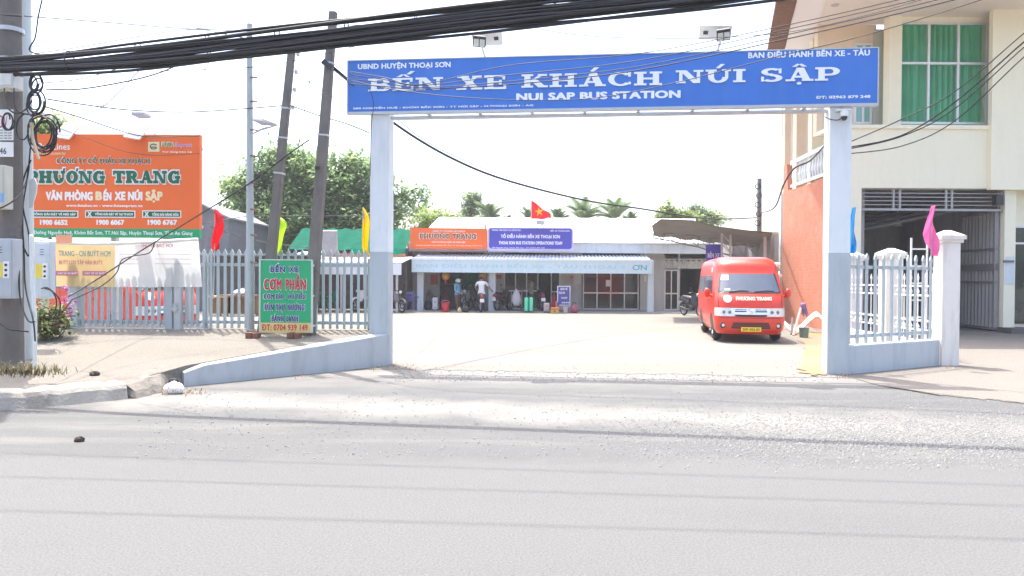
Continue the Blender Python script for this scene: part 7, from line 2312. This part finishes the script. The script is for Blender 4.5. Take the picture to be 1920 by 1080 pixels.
wire('dark wire sloping from the left pole over the billboard top', [(85, 200, 10.8), (150, 220, 12), (250, 252, 14.2), (300, 256, 14.9), (374, 255, 15.2)], .010)
wire('faint wire sagging over the orange billboard face', [(110, 240, 13.0), (170, 262, 14.6), (230, 283, 15.1), (290, 291, 15.2), (374, 288, 15.2)], .005, m_thin)
wire('thin wire crossing diagonally from bundle down to the billboard', [(270, 122, 10.6), (235, 160, 11.2), (190, 202, 11.8), (150, 216, 12)], .006, m_thin)
wire('thin faint wire rising from the billboard to the bundle', [(150, 212, 12.0), (250, 180, 11.6), (340, 155, 11.2), (380, 135, 10.6), (393, 112, 10.1)], .005, m_thin)
wire('dark wire from the first leaning pole to the left gate column', [(545, 198, 13.9), (600, 217, 13.85), (650, 232, 13.8), (692, 249, 13.85)], .010)
wire('thin wire between leaning poles continuing to the blue sign', [(560, 140, 13.9), (605, 170, 13.8), (650, 197, 13.75)], .007, m_thin)
wire('hanging loop of wire between the two leaning poles', [(612, 120, 13.7), (590, 125, 13.75), (580, 150, 13.8), (590, 172, 13.8), (606, 178, 13.75)], .006, m_thin)
wire('thin wire hanging down from the loop toward the big tree', [(580, 148, 13.8), (575, 185, 13.8), (565, 240, 13.8), (556, 300, 13.8), (550, 330, 13.8)], .006, m_thin)
wire('long diagonal wire rising from the flowering bush to the leaning pole', [(128, 556, 12.9), (180, 525, 13.3), (260, 473, 13.7), (370, 405, 13.9), (466, 345, 13.95), (540, 290, 13.8), (580, 262, 13.7)], .012)
wire('second strand twisting under the long diagonal wire', [(135, 562, 12.9), (190, 536, 13.2), (218, 512, 13.4), (228, 488, 13.5), (250, 480, 13.6), (280, 474, 13.7), (290, 455, 13.75)], .010)
wire('thin wire from the leaning pole down past the yellow flag', [(640, 298, 13.9), (680, 340, 14.2), (720, 370, 15.5), (760, 395, 18), (800, 415, 24)], .008, m_thin)
wire('level wire passing behind the flags in front of the big tree', [(380, 420, 15), (470, 405, 17), (560, 405, 19), (680, 404, 22), (740, 400, 26)], .008, m_thin)
wire('low dark double wire behind the lime flag and the food sign', [(395, 425, 15), (440, 440, 16), (500, 455, 18), (560, 462, 20), (605, 466, 22)], .010, m_thin)
for i, (y0, y1, y2, y3, lb) in enumerate(((150, 160, 122, 58, 'topmost of the wires crossing the blue sign toward the brown roof'), (152, 162, 140, 66, 'second wire from the top crossing the blue sign'),
                                         (156, 166, 152, 76, 'third wire crossing through the big white sign letters'), (161, 169, 158, 84, 'fourth and lower wire crossing the big white sign letters'))):
    wire(lb, [(655, y0 - 16 + 4 * i, 13.2), (720, y0 - 5 + 2 * i, 12.6), (790, y1 - 2, 12.2), (960, y2, 11.9), (1200, (y2 + y3) / 2 + 10, 11.6), (1480, y3 - 12, 11.2), (1740, y3 - 72, 10.8), (2000, y3 - 140, 10.4)], .0065 if i < 3 else .0085)
wire('lowest long wire rising across the blue sign beneath the letters', [(655, 150, 13.3), (740, 168, 12.8), (860, 182, 12.5), (1000, 188, 12.3), (1130, 182, 12.2), (1280, 152, 12), (1450, 108, 11.7), (1600, 72, 11.5), (1760, 25, 11.2), (1900, -20, 10.9)], .007)
wire('thin wire from the bundle past the right floodlight', [(1010, 54, 9.4), (1080, 65, 10), (1180, 71, 10.5), (1330, 71, 11), (1480, 60, 11.4), (1620, 30, 11.4), (1760, -10, 11.2)], .005, m_thin)
for i, (a, b, c, d, lb) in enumerate(((266, 232, 150, 68, 'highest wire climbing from the right column across the green window'), (276, 262, 170, 84, 'dark thick wire climbing across the lower green window'),
                                      (279, 264, 182, 94, 'wire just under the thick one climbing across the cream wall'), (288, 282, 205, 112, 'lowest wire sagging from the right column across the cream wall'))):
    wire(lb, [(1594, a, 13.2), (1690, b - 8, 12.6), (1790, c + 22, 12), (1930, d - 14, 11.2), (2100, d - 150, 10.4)], .012 if i == 1 else .009)
wire('thick grey cable looping from the stair balustrade down to the far pole', [(1556, 262, 23.5), (1520, 300, 23.3), (1490, 315, 23.2), (1470, 345, 24), (1455, 385, 28), (1440, 396, 33), (1426, 398, 37.5)], .028, m_thin)
wire('dark wire hanging down the left gate column edge', [(655, 135, 13.35), (690, 165, 13.3), (700, 195, 13.4), (696, 240, 13.6), (694, 330, 13.75)], .006, m_thin)
# overhead power lines: above the frame, their shadows lie on the asphalt
for i, (ya, yb, lb) in enumerate(((9.35, 8.15, 'overhead power line farthest from the roadway centre'), (8.6, 7.65, 'middle overhead power line high above the road'), (7.75, 6.95, 'overhead power line nearest to the roadway centre'))):
    pts = [(x, ya + (yb - ya) * (x + 6) / 12, 8.0 + .0006 * x * x) for x in range(-45, 46, 5)]
    tag(obj('power_line', MB().tube(pts, .011, 6), m_cab, smooth=True), lb, 'wire')

# coils and tangles on the left pole
def coil(label, px, py, r_, Y, turns, seed, asp=1.2):
    rr = random.Random(seed); c = P(px, py, Y); pts = []
    for k in range(turns * 18 + 1):
        a = k / 18 * 2 * math.pi; q = r_ * (1 + .16 * math.sin(a * .37 + seed) + .10 * math.sin(a * .83 + 2 * seed))
        pts.append(c + Vector((q * math.cos(a) * (1 / asp) + r_ * .22 * math.sin(a * .29 + seed), .03 * math.sin(a * .7), q * asp * math.sin(a) + r_ * .18 * math.cos(a * .41))))
    tag(obj('cable_coil', MB().tube(pts, .011, 5), m_cab, smooth=True), label, 'cable')


coil('large hanging coil of cable in front of the billboard corner', 82, 252, .19, 10.9, 7, 1)
coil('single open loop of cable in front of the pale post', 44, 238, .14, 10.6, 1, 2)
coil('small tight tangle of cable just under the bundle', 67, 156, .09, 10.7, 4, 3)
coil('dense tangle of cable beside the white junction box', 66, 192, .12, 10.75, 5, 4)
coil('small loop of cable in front of the paper notices', 13, 226, .09, 10.55, 2, 5)
for lb, pts in (('cable drooping from the junction box to the tangle', [(8, 166, 10.7), (10, 195, 10.55), (28, 212, 10.55), (48, 205, 10.65), (60, 188, 10.7)]),
                ('cable hanging from the junction box into the loop', [(26, 166, 10.7), (28, 200, 10.6), (40, 212, 10.6), (62, 215, 10.7)]),
                ('long cable running down the pale post to the grass', [(62, 210, 10.8), (55, 300, 11.2), (50, 340, 11.3), (42, 400, 11.2), (45, 470, 11.1), (48, 540, 10.9), (62, 600, 10.6), (66, 640, 10.55)]),
                ('second long cable winding down beside the pale post', [(58, 300, 11.2), (46, 330, 11.3), (40, 360, 11.2), (44, 395, 11.2), (54, 440, 11.2), (54, 480, 11.2), (40, 460, 11.1), (36, 500, 10.9), (38, 560, 10.8), (52, 600, 10.6), (65, 603, 10.55)]),
                ('cable crossing low round the concrete pole', [(0, 607, 10.7), (15, 617, 10.65), (35, 620, 10.65), (54, 622, 10.7)]),
                ('wire looping from the pale cabinet base to the flowering bush', [(78, 541, 12.3), (90, 540, 12.2), (108, 556, 12.2), (113, 572, 12.3), (108, 595, 12.4), (95, 603, 12.5)]),
                ('second wire looping from the pale cabinet base', [(84, 541, 12.3), (96, 545, 12.2), (105, 560, 12.2), (104, 580, 12.3), (92, 598, 12.4)]),
                ('wire hanging from the top left along the pole', [(80, -5, 10.9), (72, 30, 10.9), (66, 70, 10.9), (56, 95, 10.9), (90, 105, 10.9)]),
                ('thin wire crossing the concrete pole at the top', [(-10, 25, 10.8), (10, 28, 10.7), (40, 30, 10.75)]),
                ('thin dark wire crossing the beige meter box', [(-5, 392, 10.6), (10, 386, 10.6), (30, 372, 10.7), (48, 345, 11.2), (55, 310, 11.3)])):
    wire(lb, pts, .011, None, 'loose_cable')

# far dark pole
p = P(1425, 430, 38); pt = P(1424, 335, 38)
o = thing('far_pole', 'dark utility pole wrapped in cables beyond the canopy', 'pole', (p.x, 38, 0))
obj('shaft', MB().tube([(p.x, 38, 0), (pt.x, 38, pt.z)], [.15, .11], 10), m_oldp, o)
cl = MB()
for k in range(5): cl.torus(Matrix.Translation((pt.x - .12 + .06 * (k % 2), 37.85, pt.z - .4 - .45 * k)), .13, .025, 12, 5)
obj('coil', cl, m_cab, o)

# ============================================================ HAZY MIDDAY AIR
hm = bpy.data.materials.new('hazy_air'); hm.use_nodes = True
hn = hm.node_tree.nodes
hn.remove(hn['Principled BSDF'])
hv = hn.new('ShaderNodeVolumePrincipled'); hv.inputs['Color'].default_value = (.95, .96, .97, 1); hv.inputs['Density'].default_value = HAZE
hm.node_tree.links.new(hv.outputs[0], hn['Material Output'].inputs['Volume'])
mb = MB().box(-162, 162, -82, 152, -1.02, 14.6)
tag(obj('haze', mb, hm, local=True), kind='stuff')
